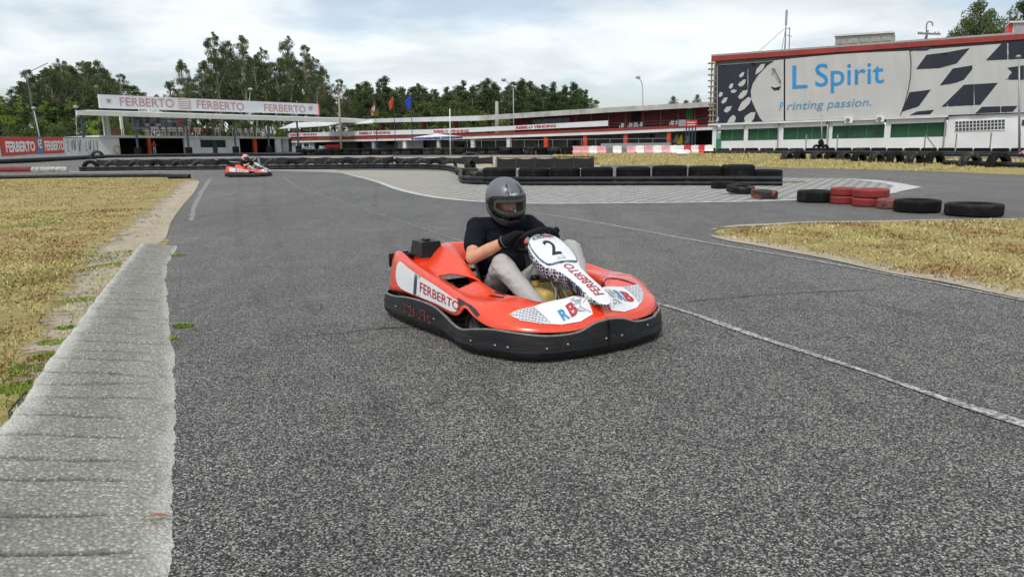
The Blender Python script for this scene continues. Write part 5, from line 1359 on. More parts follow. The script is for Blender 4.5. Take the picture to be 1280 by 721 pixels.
for k, (h_, lab) in enumerate(((.066, 'lower long black pipe curving from the far left to behind the driver'), (.200, 'upper long black pipe curving from the far left to behind the driver'))):
    q = MB(); PP = [p + Vector((0, 0, h_)) for p in P]; q.tube(PP, [.066 + .0 * i for i in range(len(PP))], 10)
    for j in range(3, len(PP) - 1, 6): d = (PP[j + 1] - PP[j]).normalized(); q.tube([PP[j] - d * .08, PP[j] + d * .08], .073, 10)
    single(q, 'barrier_pipe', PIPE, lab, 'pipe barrier', P[25], None, smooth=True, ang=40)
pipe('rubber_tube', ((-60, 224.5), (0, 224), (60, 222.8), (130, 222), (200, 221.6), (214, 222)), .095, PIPE, 'long black rubber tube along the far edge of the left grass verge', .07)
pipe('rubber_tube', ((212, 223.6), (237, 223.6)), .12, PIPE, 'short thick black tube ending the rubber edge of the left verge', .09, n=3, joints=False)
pipe('track_edge_pipe', ((-60, 215.5), (0, 215.4), (40, 215.2)), .16, PIPEr, 'dull red pipe barrier at the far left', .16, n=3)
pipe('track_edge_pipe', ((41, 215.2), (86, 215)), .15, PIPEw, 'dirty white pipe barrier next to the red one', .15, n=4)
pipe('black_track_edge', ((-60, 206.5), (0, 205), (60, 202), (130, 198)), .19, PIPE, 'black rubber barrier at the foot of the concrete wall', .16, joints=False)
pipe('black_track_edge', ((110, 198.5), (200, 197), (300, 196), (378, 196)), .15, PIPE, 'black rubber barrier in front of the terrace building', .2, joints=False)
# half-buried tyres along the curving pipe
proto_a = tyre_mesh(.5, .30, TY)
lefts = [(107, 212.5), (135, 212), (165, 211.7), (192, 211.4), (220, 211.2), (246, 211), (274, 210.8), (304, 210.5), (337, 210.2), (362, 210), (386, 210), (411, 209.5), (432, 209.2), (452, 209), (472, 209), (489, 209), (509, 209), (527, 209), (544, 209.5), (561, 211)]
nmz = ['first', 'second', 'third', 'fourth', 'fifth', 'sixth', 'seventh', 'eighth', 'ninth', 'tenth', 'eleventh', 'twelfth', 'thirteenth', 'fourteenth', 'fifteenth', 'sixteenth', 'seventeenth', 'eighteenth', 'nineteenth', 'twentieth']
for i, (x, y) in enumerate(lefts):
    g = G(x, y) + Vector((0, .55, 0)); s = .98 if i < 9 else .82
    place_mesh(proto_a, g + Vector((0, 0, .08)) - Matrix.Rotation(R(90), 3, 'X') @ Vector((0, 0, .15)), 'half-buried upright black tyre behind the long pipe, %s from the left' % nmz[i], 'tyre', 'upright tyres behind the long pipe', (R(90), 0, R(random.uniform(-14, 14))), (s, s, 1), TYd if i % 3 else TY, first=(i == 0))
for i, (x, y, s, rot, lab) in enumerate(((584, 216, .62, (R(80), 0, R(60)), 'upright old tyre at the bend of the pipes'), (588, 206, 1.0, (R(12), 0, 0), 'flat tyre lying on top of others behind the pipe bend'), (583, 219, 1.0, (0, 0, 0), 'flat black tyre inside the bend of the pipes'), (603, 224, 1.0, (0, 0, 0), 'flat black tyre behind the driver helmet'))):
    place_mesh(proto_a, G(x, y) + Vector((0, .3, .30 if i == 0 else (.35 if i == 1 else 0))), lab, 'tyre', 'upright tyres behind the long pipe', rot, (s, s, 1), TYd)
place_mesh(proto_a, G(123, 199) + Vector((0, 0, .2)), 'single upright tyre by the corner of the terrace building', 'tyre', None, (R(90), 0, R(10)), (1.1, 1.1, 1), TYd)
# arches on the right bank
arch = [(984, 199.5, 16), (1000, 199.5, 18), (1021, 199.5, 16), (1038.5, 199.5, 16), (1056, 200, 18), (1075, 202, 20), (1097, 203, 22), (1121, 204, 24), (1146, 205, 25), (1171, 205, 25), (1217, 208.5, 30), (1253, 209.5, 32)]
for i, (x, y, w_) in enumerate(arch):
    g = G(x, y); r = w_ * g.y / CF / 2 * .98
    th = R(38 - 22 * i / 11)
    place_mesh(proto_a, g + Vector((0, r * .6, r * .14)) - (Matrix.Rotation(th, 3, 'Z') @ Vector((0, -.15, 0))), 'half-buried black tyre arch on the grass bank, %s from the left' % nmz[i], 'tyre', 'tyre arches on the right bank', (R(90), 0, th), (r / .5 * 1.08, r / .5 * 1.12, 1.35 if i < 10 else 1.2), TY if i % 2 else TYd)
pipe('bank_pipe', ((1180, 207), (1240, 209), (1300, 211.5), (1360, 213)), .11, PIPE, 'black pipe running behind the last tyre arches on the right', .14, n=3)
for i, (x, y) in enumerate(((985, 191.5), (1027, 191), (1090, 196), (1110, 197), (1045, 197))):
    place_mesh(proto_a, G(x, y) + Vector((0, .5, 0)), ('flat dark tyre lying behind the tyre arches near the right building', 'flat dark tyre by the pole before the right building', 'flat tyre just behind the sixth tyre arch', 'flat tyre just behind the seventh tyre arch', 'flat tyre just behind the fourth tyre arch')[i], 'tyre', 'tyres behind the arches', (0, 0, 0), (.9, .9, .9), TY)
# long low rows of stacked tyres, one object each
def tyre_row(x0, y0, x1, y1, layers, step, grp, name_):
    a = G(x0, y0); b = G(x1, y1); L_ = (b - a).length; n = max(2, int(L_ / step)); k = 0
    for i in range(n + 1):
        for l in range(layers):
            t = i / n; p = a.lerp(b, t); p.z = zg(p.y)
            j = random.uniform(-.06, .06)
            place_mesh(proto_a, p + Vector((j, j, l * .28)), name_, 'tyre', grp, (0, 0, random.uniform(0, 6)), (.98, .98, .93 + .1 * random.random()), TY if random.random() < .6 else TYd); k += 1
    return k
tyre_row(378, 194.5, 708, 193.3, 2, 1.0, 'black tyres stacked along the far straight', 'black tyre in the long two-high row before the middle building')
tyre_row(886, 190, 1075, 190, 1, 1.05, 'black tyres before the right building', 'black tyre in the low row before the right building')
tyre_row(1078, 190, 1400, 191, 1, 1.05, 'black tyres before the right building', 'black tyre in the low row before the right building')
pipe('guard_beam', ((880, 192), (1075, 192), (1280, 193.5), (1400, 195)), .10, PIPE, 'low black rail along the track before the right building', .10, n=2, joints=False)
pipe('guard_beam', ((1070, 194.3), (1180, 195), (1280, 195.5), (1400, 197)), .09, PIPE, 'lower dark rail nearer the bank on the right', .09, n=2, joints=False)
for i, (x, yt, yb) in enumerate(((1155, 170, 189), (1194, 167, 188), (1237, 166, 188), (1273, 166, 188), (1007, 168, 188), (1046, 168, 188), (912, 172, 187), (940, 172, 187))):
    g = G(x, yb); q = MB(); p = atY(x, yt, g.y); q.cyl(g - Vector((0, 0, .1)), Vector((g.x, g.y, p.z)), .05, 8); 
    single(q, 'fence_post', B_timber if i < 4 else B_galv, ('thin leaning post before the right building, %s from the left among the right group' % nmz[i]) if i < 4 else 'thin grey post before the green windows, at x %s' % ('far right', 'middle right', 'left end', 'second from left')[i - 4] if False else ['weathered post with a slanting prop before the right building', 'weathered post before the glass block window', 'weathered post right of the glass block window', 'weathered post at the right edge of the picture', 'thin post before the third green window', 'thin post before the fourth green window', 'thin post beside the green door', 'thin post before the first green window'][i], 'post', g, 'thin posts before the right building')
q = MB(); a = G(1158, 189); b = atY(1158, 170, a.y); c = G(1172, 189); q.cyl(Vector((b.x, a.y, b.z)), c, .045, 6); single(q, 'prop', B_timber, 'slanting timber prop leaning on the post at the right', 'prop', c)

# ---------------------------------------------------------------- cloth fences
def fence(name, pL, pR, hm, label, posts, cloth=B_cloth, rail=B_galv, wave=.13, gap=.12, railr=.03, pm=B_navy, pr=.025):
    a = G(*pL); b = G(*pR); r = thing(name, label, 'fence', a.lerp(b, .5)); 
    h0, h1 = hm if isinstance(hm, tuple) else (hm, hm)
    d = b - a; L_ = Vector((d.x, d.y, 0)).length; nrm = Vector((-d.y, d.x, 0)).normalized()
    n = max(12, int(L_ / .25)); q = MB()
    def P(u, v):
        p = a.lerp(b, u); p.z = zg(p.y); hh = h0 + (h1 - h0) * u; sag = .05 * abs(math.sin(u * posts * math.pi)) * v
        lo = gap + .07 * mnoise(Vector((u * 9, 3, 1)))
        w_ = wave * mnoise(Vector((u * L_ * 1.1, v * .6, 7))) * (1 - v * .5)
        return p + Vector((0, 0, lo + (hh - .03 - lo) * v - sag)) + nrm * w_
    q.grid(P, frange(0, 1, n), frange(0, 1, 7)); q.build('mesh_cloth', cloth, r, smooth=True)
    q = MB(); q.cyl(a + Vector((0, 0, h0)), b + Vector((0, 0, h1)), railr, 6); q.build('top_rail', rail, r)
    for k in range(posts + 1):
        t = k / posts; p = a.lerp(b, t); p.z = zg(p.y); q = MB(); q.cyl(p - Vector((0, 0, .1)), p + Vector((0, 0, h0 + (h1 - h0) * t + .02)), pr, 6); q.build('post', pm, r)
    return r
fence('cloth_fence', (122, 209.8), (322, 208.0), .54, 'black cloth fence with pale top rail behind the far kart', 8)
fence('cloth_fence', (326, 208.0), (492, 207), .56, 'black cloth fence between the far kart and the flagpoles', 6)
fence('cloth_fence', (495, 207), (616, 208), (.50, .56), 'black cloth fence left of the rusty framed one', 4, pm=B_rust)
fence('cloth_fence', (622, 213), (742, 213), .62, 'black cloth fence on a rusty frame behind the driver', 5, rail=B_rust, wave=.16, gap=.10, pm=B_rust)
q = MB(); a = G(620, 212.5); q.beam(a, a + Vector((.05, 0, .66)), .20, .10); single(q, 'timber_post', B_timber, 'weathered timber post at the left end of the rusty framed fence', 'post', a)
# pale hose draped over the fence, left of the far kart
q = MB(); P = smoothpoly([G(270, 209) + Vector((0, -.15, .49)), G(285, 209) + Vector((0, -.18, .36)), G(300, 208.9) + Vector((0, -.18, .29)), G(316, 208.7) + Vector((0, -.18, .36)), G(322, 208.5) + Vector((0, -.15, .49))], 4); q.tube(P, .03, 6); single(q, 'draped_sheet', B_galv, 'pale sheet sagging from the cloth fence behind the far kart', 'sheet', G(296, 209), smooth=True)

# ---------------------------------------------------------------- concrete wall with banners, far left
W = Fac(-60, 60, 128, 84)
wall = thing('concrete_wall', 'white concrete wall with faded lettering at the far left', 'wall', W.g(40))
q = MB(); W.q(q, (-60, 171.5, None), (124, 172.2, None), 0, .2); q.build('wall_panel', B_white, wall)
q = MB(); W.q(q, (-60, 170.9, 171.6), (124, 171.6, 172.3), -.05, .3); q.build('coping', B_grey, wall)
q = MB()
rg = random.Random(5); xs = 85.0
while xs < 123:
    t = rg.uniform(174, 176); b_ = rg.uniform(187, 189.5); k = rg.choice((0, 1, 2)); dx = rg.uniform(-.8, .8)
    if not 101 < xs < 106: 
        for (xa, ya, xb, yb) in (((xs, t, xs + dx, b_),), ((xs, t, xs + 2, b_), (xs + 2, b_, xs + 2.5, t)), ((xs, t, xs, b_), (xs, b_, xs + 2, b_)))[k]:
            p0 = W.pt(xa, ya, -.012); p1 = W.pt(xb, yb, -.012); q.beam(p0, p1, .10, .01, W.ey)
    xs += rg.uniform(2.6, 3.8)
q.build('faded_lettering', B_grey, wall)
def banner(F_, L_, R_, off, M_, name, label, cat='banner', th=.04, grp=None):
    c = F_.pt((L_[0] + R_[0]) / 2, (L_[2] + R_[2]) / 2, off)
    r = thing(name, label, cat, c, 0, grp); q = MB(); F_.q(q, L_, R_, off, th); q.build('panel', M_, r); return r
b1 = banner(W, (3, 172, 195), (47.5, 171.8, 192), -.08, B_bred, 'wall_banner', 'red banner with white lettering, nearer left edge of the concrete wall')
q = MB(); text_on(q, W, 'FERBERTO', (8, 190), (44.5, 188.2), -.095, (13.2 * mperpx(W, 8, 185, 0), 11.5 * mperpx(W, 44, 185, 0)), bold=.045); q.build('lettering', B_wpl, b1, fixn=False)
b2 = banner(W, (54.5, 172, 192), (81, 172, 191), -.08, B_bred, 'wall_banner', 'narrower red banner with white lettering right of the blue poster')
q = MB(); text_on(q, W, 'FERBERTO', (56.5, 187.8), (80.5, 187), -.095, (11.5 * mperpx(W, 56, 185, 0), 11 * mperpx(W, 80, 185, 0)), bold=.045); q.build('lettering', B_wpl, b2, fixn=False)
b3 = banner(W, (47.7, 171.7, 192.3), (54.3, 171.9, 192), -.09, mat('blue_poster', (.10, .20, .38), .6, .2, 2), 'wall_poster', 'narrow blue poster with a pale figure between the red banners', 'poster')
q = MB(); 
for (x0, x1, y0, y1) in ((48.5, 52, 174.5, 176), (48.5, 49.5, 174.5, 184), (51, 52, 176, 180), (49, 52, 179.5, 181), (50, 53, 183, 185.5)): W.q(q, (x0, y0, y1), (x1, y0, y1), -.10, .01)
q.build('pale_figure', B_wpl, b3)

# ---------------------------------------------------------------- left building with terrace
LBf = Fac(97, 84, 465, 118)       # front of the canopy
LB = thing('terrace_building', 'white two-storey building with open terrace over dark garages', 'building', LBf.g(230, 4))
def bq(name, M_, L_, R_, off, th, par): q = MB(); LBf.q(q, L_, R_, off, th); return q.build(name, M_, par)
wo_ = 5.0
bq('slab', B_white2, (124, 169.2, 172.2), (363, 171.4, 173.6), wo_ - .3, 11, LB)
for (x0, x1) in ((124, 150), (231, 251), (283, 300), (345, 352)):
    k = (x0 - 124) / 240; bq('wall', B_white2, (x0, lerp(172, 173.5, k), None), (x1, lerp(172, 173.6, (x1 - 124) / 240), None), wo_, .35, LB)
wl_ = bq('wall', B_white2, (251, 172.9, 175.0), (283, 173, 175.2), wo_, .35, LB)
bq('wall', B_white2, (251, 184.5, None), (266, 184.5, None), wo_, .35, LB); bq('wall', B_white2, (272, 184.5, None), (283, 184.5, None), wo_, .35, LB)
bq('wall', B_white, (352, 173, None), (361, 173.2, None), wo_ + 1.0, .3, LB)
wn_ = bq('window', B_glass, (251, 175.0, 184.5), (283, 175.2, 184.5), wo_ + .2, .05, LB)
q = MB()
for x in frange(252.5, 281.5, 12):
    if not 265 < x < 273: LBf.q(q, (x - .25, 175, 184.5), (x + .25, 175, 184.5), wo_ + .1, .05)
q.build('window_bars', B_navy, wn_)
bq('door', mat('dark_green_door', (.01, .06, .045), .5, .2, 2), (266, 176, None), (272, 176, None), wo_ + .05, .06, LB)
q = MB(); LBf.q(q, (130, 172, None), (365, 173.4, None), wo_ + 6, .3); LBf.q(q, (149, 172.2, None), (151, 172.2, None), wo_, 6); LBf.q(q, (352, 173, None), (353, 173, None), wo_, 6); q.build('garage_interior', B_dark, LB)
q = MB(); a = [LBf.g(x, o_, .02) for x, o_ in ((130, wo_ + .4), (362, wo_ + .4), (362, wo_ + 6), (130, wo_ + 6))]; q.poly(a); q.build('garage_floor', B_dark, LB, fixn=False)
for x, x2 in ((186, 189.5), (317.5, 321.5)): bq('orange_column', B_orange, (x, 172.5, None), (x2, 172.5, None), wo_ - .05, .4, LB)
# terrace
q = MB(); 
for k in (0, 2): LBf.q(q, (132, lerp(161.5, 169, k / 4), lerp(161.5, 169, k / 4) + .3), (362, lerp(163.5, 171.2, k / 4), lerp(163.5, 171.2, k / 4) + .28), wo_ - .1, .06)
for x in frange(133, 361, 34): LBf.q(q, (x - .25, 161.6 + (x - 133) * .009, 169.4 + (x - 133) * .009), (x + .25, 161.6 + (x - 133) * .009, 169.4 + (x - 133) * .009), wo_ - .1, .06)
q.build('railing', B_wood, LB)
for x in (131.5, 136.5, 153): bq('terrace_column', B_cream, (x, 142, 169.6), (x + 2.6, 142, 169.7), wo_ + (3 if x > 150 else .4), .35, LB)
bd = bq('photo_board', B_posts, (167, 144, 162), (231, 145, 164), wo_ + 3, .15, LB)
rg = random.Random(8); pm_ = [mat('poster_red', (.25, .03, .03), .6, .2), mat('poster_black', (.012, .012, .014), .6), mat('poster_grey', (.20, .21, .22), .6, .3), mat('poster_dull', (.09, .10, .12), .6, .3)]
for row in range(4):
    for c in range(9):
        x = 168 + c * 6.9 + rg.uniform(-.3, .3); y = 146.4 + row * 4.2; 
        q = MB(); LBf.q(q, (x, y, y + 2.9), (x + rg.uniform(3.6, 5.8), y + .05, y + 2.9), wo_ + 2.96, .03); q.build('pinned_photo', rg.choice(pm_), bd)
q = MB(); LBf.q(q, (137, 161, 169.3), (152, 161.5, 169.5), wo_ + 2, 1.2); q.build('terrace_bar', B_wood, LB)
# canopy
bq('canopy_beam', B_cream, (97, 138, 144), (465, 149.4, 154.3), 0, .4, LB)
q = MB()
a, b = LBf.pt(97, 138.6, .4), LBf.pt(465, 149.6, .4); t = LBf.ey * 5.2 + Vector((0, 0, .4)); ta = t + LBf.ex * 3.2; q.hexa([a - Vector((0, 0, .2)), b - Vector((0, 0, .2)), b + t - Vector((0, 0, .2)), a + ta - Vector((0, 0, .2)), a, b, b + t, a + ta]); q.build('roof', B_roofb, LB)
for (xt, w_) in ((101, .22), (168, .20), (232, .20), (291.5, .20), (334, .20), (371, .20)):
    q = MB(); p = LBf.pt(xt, 143 + (xt - 97) * .031, .25); g = Vector((p.x, p.y, zg(p.y))); q.beam(g - Vector((0, 0, .1)), p, w_, w_, (0, 1, 0)); q.build('canopy_post', B_navy, LB)
    if xt > 110:
        for k in range(3): place_mesh(proto_a, g + Vector((0, 0, .30 * k)), 'black tyre stacked round a canopy post of the terrace building', 'tyre', 'tyres round the canopy posts', (0, 0, k), (.85, .85, 1), TY)
sg = thing('roof_sign', 'long white sign with faded red lettering on the terrace roof', 'sign', LBf.pt(260, 137, 1.0))
q = MB(); LBf.q(q, (125, 118.2, 135.2), (398.5, 130.2, 143.2), 1.0, .25); q.build('panel', B_signw, sg)
q = MB(); LBf.q(q, (398.6, 130.0, 143.6), (400, 130.1, 143.6), .95, 1.0); q.build('end_cap', B_orange, sg)
for (pL, pR, hL, hR) in (((150.3, 132.2), (218, 134.6), 10.8, 10.6), ((246.3, 135.6), (305.5, 138.3), 10.6, 9.6), ((330.5, 138.9), (382.3, 141), 9.2, 8.8)):
    q = MB(); text_on(q, LBf, 'FERBERTO', pL, pR, .985, (hL * mperpx(LBf, pL[0], pL[1], 1), hR * mperpx(LBf, pR[0], pR[1], 1)), bold=.012); q.build('lettering', B_fadered, sg, fixn=False)
q = MB(); LBf.q(q, (223.5, 122.9, 136.5), (239, 123.6, 137), .985, .01); em = q.build('emblem_panel', mat('pale_red_print', (.60, .45, .42), .7), sg)
q = MB()
for k in range(4): q.tube([LBf.pt(225 + i * 2.4, 126 + k * 2.6 + .7 * math.sin(i * .9), .96) for i in range(6)], .05, 5)
q.build('emblem_lines', B_signw, em)
for (x, y, f) in ((133, 126, 1), (391, 135, -1)):
    q = MB()
    for k in range(3): a, b = LBf.pt(x + f * k * .6, y - 2 + 2.0 * k, .97), LBf.pt(x + f * (5.5 - k * .5), y - .8 + 1.4 * k, .97); q.beam(a, b, .12, .02, LBf.ey)
    q.build('bird_mark', B_fadered, sg)
q = MB(); text_on(q, LBf, 'FADENSA', (173, 139.3), (201, 140), .12, 2.2 * mperpx(LBf, 180, 140, 0), bold=.03)
lg = single(q, 'small_sign_lettering', B_wpl, 'small white lettering between the roof sign and the canopy', 'lettering', LBf.pt(186, 140, .1), fixn=False)
# roof lamps
for i, (x, y) in enumerate(((94.5, 133), (371, 112))):
    pass
# chairs and people
chair = make_chair(); first = True
cl = [(184.5, 0), (192, 0), (199, 0), (206.5, 0), (213.5, 0), (220, 0), (226.5, 0), (234.5, 0), (246.5, 0), (272, 0), (294, 0), (301, 0), (309.5, 0), (316, 0), (323, 0), (331, 0)]
def tz(x): return LBf.pt(x, 169.3 + (x - 124) * .0093, wo_ - .3).z + .05
for i, (x, _) in enumerate(cl):
    p = LBf.pt(x, 165, wo_ + .3); p.z = tz(x); lab = 'white plastic chair on the terrace, %s from the left' % nmz[i]
    rz = math.atan2(LBf.ex.y, LBf.ex.x) + random.uniform(-.5, .5)
    p.z += 0
    if first: chair.location = p; chair.rotation_euler = (0, 0, rz); chair['label'] = lab; chair['group'] = 'white chairs on the terrace'; first = False
    else: dup(chair, p, rz, lab, 'white chairs on the terrace', 1.3)
RED = mat('red_cloth', (.45, .04, .03), .85, .2, 8); JEAN = mat('pale_jeans', (.30, .38, .48), .85, .2, 8); GR = mat('dark_cloth', (.03, .035, .045), .85, .2, 8)
for (x, top_, lab) in ((239, RED, 'seated person in red on the terrace, left of two'), (255, RED, 'seated person in red top on the terrace, beside the dark dressed one'), (262, GR, 'seated person in dark clothes on the terrace')):
    p = LBf.pt(x, 165, wo_ + .7); p.z = tz(x); small_person(lab, top_, GR, p, 0, sit=True, group='people on the terrace')
p = LBf.g(193.0, wo_ - .6, 0); small_person('person in orange red top and pale jeans beside the orange column', RED, JEAN, p, 0, arms=.5)
# wheel-like hose at the wall
q = MB(); c = LBf.pt(146.5, 187, wo_ - .1); q.tube([c + LBf.ex * .35 * math.cos(a) + Vector((0, 0, .5 * math.sin(a))) for a in frange(0, 5.9, 16)], .05, 6, closed=True); single(q, 'hose_reel', mat('yellow_hose', (.55, .42, .10), .6), 'coiled yellow hose on the white wall left of the garages', 'hose', c, smooth=True)

# ---------------------------------------------------------------- long middle building
MF = Fac(890, 84, 365, 124)
if MF.ex.x < 0: MF.ex = -MF.ex
MBd = thing('grandstand_building', 'long low building with red balcony, white slab and grey sheet roof', 'building', MF.g(640, 4))
def mq(name, M_, L_, R_, off, th, par=None): q = MB(); MF.q(q, L_, R_, off, th); return q.build(name, M_, par or MBd)
def yl(x, pts):
    for (a, ya), (b, yb) in zip(pts, pts[1:]):
        if x <= b: return ya + (yb - ya) * (x - a) / (b - a)
    return pts[-1][1]
rt = [(350, 156.5), (466, 148.6), (600, 144.6), (644, 141), (890, 127.2)]      # roof top edge
rb = [(350, 160.5), (466, 153.5), (600, 151), (644, 147.2), (890, 133.6)]
st_ = [(355, 176.5), (466, 172.6), (560, 171.5), (640, 169.2), (760, 164.2), (890, 158.2)]   # slab top
sb_ = [(355, 178.6), (466, 175.6), (560, 174.6), (640, 172.6), (760, 168.0), (890, 162.2)]
rtop = lambda x: yl(x, rt); rbot = lambda x: yl(x, rb); stop_ = lambda x: yl(x, st_); sbot = lambda x: yl(x, sb_)
for (x0, x1, M_) in ((466, 600, B_roofb), (600, 760, B_roof), (760, 890, B_roof)):
    mq('roof_edge', M_, (x0, rtop(x0), rbot(x0)), (x1, rtop(x1), rbot(x1)), 0, .15)
    q = MB(); a, b = MF.pt(x0, rtop(x0) + .5, .15), MF.pt(x1, rtop(x1) + .5, .15); t = MF.ey * 11 + Vector((0, 0, .3)); d = Vector((0, 0, .12)); q.hexa([a - d, b - d, b + t - d, a + t - d, a, b, b + t, a + t]); q.build('roof', M_, MBd)
lw = thing('side_shelter', 'lower pale shed roof between the terrace building and the long balcony building', 'shelter', MF.g(420, 3))
q = MB(); a, b, c, d = MF.pt(349, 160.5, 0), MF.pt(466, 153.3, 0), MF.pt(466, 148.8, 4), MF.pt(367, 153.5, 5); e = Vector((0, 0, .12)); q.hexa([a - e, b - e, c - e, d - e, a, b, c, d]); q.build('roof', B_roofb, lw)
for x in (378, 396, 418, 450): q = MB(); MF.post(q, x, rbot(x) - .3, 1.2, .14, stop_(x)); q.build('post', B_wood, lw)
for (x0, x1) in ((360, 560), (560, 760), (760, 892)):
    mq('floor_slab', B_white2, (x0, stop_(x0), sbot(x0)), (x1, stop_(x1), sbot(x1)), .4, 9)
    mq('red_kickboard', B_redp, (x0, stop_(x0) - 3.0, stop_(x0)), (x1, stop_(x1) - (3.2 if x1 < 800 else 2.4), stop_(x1)), .35, .1)
# upper storey
for (x0, x1) in ((643, 695), (695, 832), (840, 857), (866, 890)): mq('upper_wall', B_maroon, (x0, rbot(x0) - 1, stop_(x0)), (x1, rbot(x1) - 1, stop_(x1)), 3.2, .2)
mq('upper_wall', B_maroon, (832, rbot(832) - 1, stop_(832)), (840, rbot(840) - 1, stop_(840)), 3.2, .2)
mq('upper_doorway', B_dark, (789, 140.5, 158), (800, 140, 158), 3.1, .06); mq('upper_door', B_green, (857, 136, 154), (866, 135.6, 153.6), 3.1, .3)
mq('upper_window', B_glass, (666, 148.5, 158), (712, 146, 156), 3.1, .06); 
for x in (478, 492, 530, 570, 611): q = MB(); MF.q(q, (x - 1.6, rbot(x) - .5, stop_(x)), (x + 1.6, rbot(x) - .5, stop_(x)), 1.2, .35); q.build('upper_column', B_maroon, MBd)
for x in (680, 700, 720, 739, 761, 782, 804, 826, 848, 869, 888): q = MB(); MF.post(q, x, rbot(x) - .3, .5, .05, stop_(x)); q.build('balcony_post', B_rust, MBd)
q = MB()
for k in (2.0, 5.5, 9.0):
    for (x0, x1) in ((758, 824), (824, 890)): q.beam(MF.pt(x0, stop_(x0) - k - 1, .5), MF.pt(x1, stop_(x1) - k - 1, .5), .05, .05)
q.build('balcony_rail', B_rust, MBd)
# ground storey
mq('rear_wall', B_grey, (368, 176, None), (640, 170, None), 5, .25); mq('rear_wall', B_grey, (640, 170, None), (892, 161, None), 5, .25)
mq('blue_cabin_wall', B_teal, (360, 178, None), (393, 177, None), .8, .2); cw = mq('cabin_window', B_wpl, (370, 178.5, 184.5), (387, 178.5, 184.3), .7, .12)
for x0, x1 in ((371, 377.5), (379.5, 386)): q = MB(); MF.q(q, (x0, 179.4, 183.6), (x1, 179.4, 183.6), .66, .05); q.build('pane', B_glass, cw)
for x, M_, w_ in ((466.5, B_teal, 1.6), (505.5, B_white2, 1.8), (547.5, B_white2, 1.8), (590.5, B_white2, 2.0), (635.5, B_white2, 2.2), (682, B_orange, 2.2), (731, B_orange, 2.3), (781.5, B_orange, 2.3), (835.5, B_orange, 2.3), (892.5, B_white2, 2.6)):
    mq('ground_column', M_, (x - w_, sbot(x) - .3, None), (x + w_, sbot(x) - .3, None), .6, .4)
for (x0, x1, y0, y1, M_) in ((666, 690, 171, 180, B_glass), (707, 727, 175, 188, B_glass), (811, 833, 167.5, 172.5, B_glass), (447, 452, 176, 188, B_dark), (573, 578, 180, 186, B_glass), (484, 492, 176, 181, B_dark), (868, 890, 163, 186, B_dark)):
    fr = mq('ground_window', M_, (x0, y0, y1), (x1, y0, y1), 4.7, .2)
    if M_ is B_glass and x1 - x0 > 15: q = MB(); [MF.q(q, (a_, b_, c_), (d_, b_, c_), 4.62, .08) for a_, b_, c_, d_ in ((x0 - .8, y0 - .7, y0, x1 + .8), (x0 - .8, y1, y1 + .7, x1 + .8), (x0 - .8, y0, y1, x0), (x1, y0, y1, x1 + .8))]; q.build('frame', B_galv, fr)
mq('white_poster_wall', B_white2, (497, 176, 187), (529, 175.5, 187), 3.5, .1)
mq('pale_low_wall', B_galv, (751, 179.5, None), (838, 178.5, None), -.5, .15)
q = MB()
for (x0, x1, y) in ((560, 700, 176), (700, 835, 174.5)):
    for dy in (0,): q.beam(MF.pt(x0, y, .2), MF.pt(x1, y - 1.5, .2), .05, .05)
for x in frange(566, 834, 16): MF.post(q, x, 175.7 - (x - 566) * .011, .2, .03)
q.build('ground_rail', B_galv, MBd)
# balcony banners
def reb(x0, x1, words, lab):
    t = [(360, 166.8), (466, 163.4), (600, 160.5), (640, 157.5), (760, 150.8)]; b = [(360, 171.2), (466, 169.4), (600, 166.4), (640, 163), (760, 157.6)]
    r = thing('balcony_banner', lab, 'banner', MF.pt((x0 + x1) / 2, yl((x0 + x1) / 2, b), .3), 0, 'white banners along the balcony'); q = MB(); MF.q(q, (x0, yl(x0, t), yl(x0, b)), (x1, yl(x1, t), yl(x1, b)), .25, .05); q.build('panel', B_signw, r)
    for (s, a, c) in words:
        q = MB(); hh = .56 if s.startswith('REB') else .2
        mid = lambda x: yl(x, b) - (yl(x, b) - yl(x, t)) * (.24 if hh > .3 else .5)
        m_ = mperpx(MF, a, 160, .2); text_on(q, MF, s, (a, mid(a)), (c, mid(c)), .235, ((yl(a, b) - yl(a, t)) * hh * m_, (yl(c, b) - yl(c, t)) * hh * mperpx(MF, c, 160, .2)), bold=.05 if hh > .3 else .02); q.build('lettering', K_redtxt if hh > .3 else B_fadered, r, fixn=False)
    return r
SM = 'COMERCIO E ASSISTENCIA DE MAQUINAS'
reb(360, 446, (('REBELO VENDING', 362, 396),), 'leftmost balcony banner, below the lower shed roof')
reb(446.3, 540, (('REBELO VENDING', 449, 488),), 'second balcony banner, behind the red flag')
reb(540.3, 642, (('REBELO VENDING', 542, 586),), 'third balcony banner, beside the tall thin pole')
reb(642.3, 760, (('REBELO VENDING', 645, 695),), 'rightmost balcony banner, below the dark window')
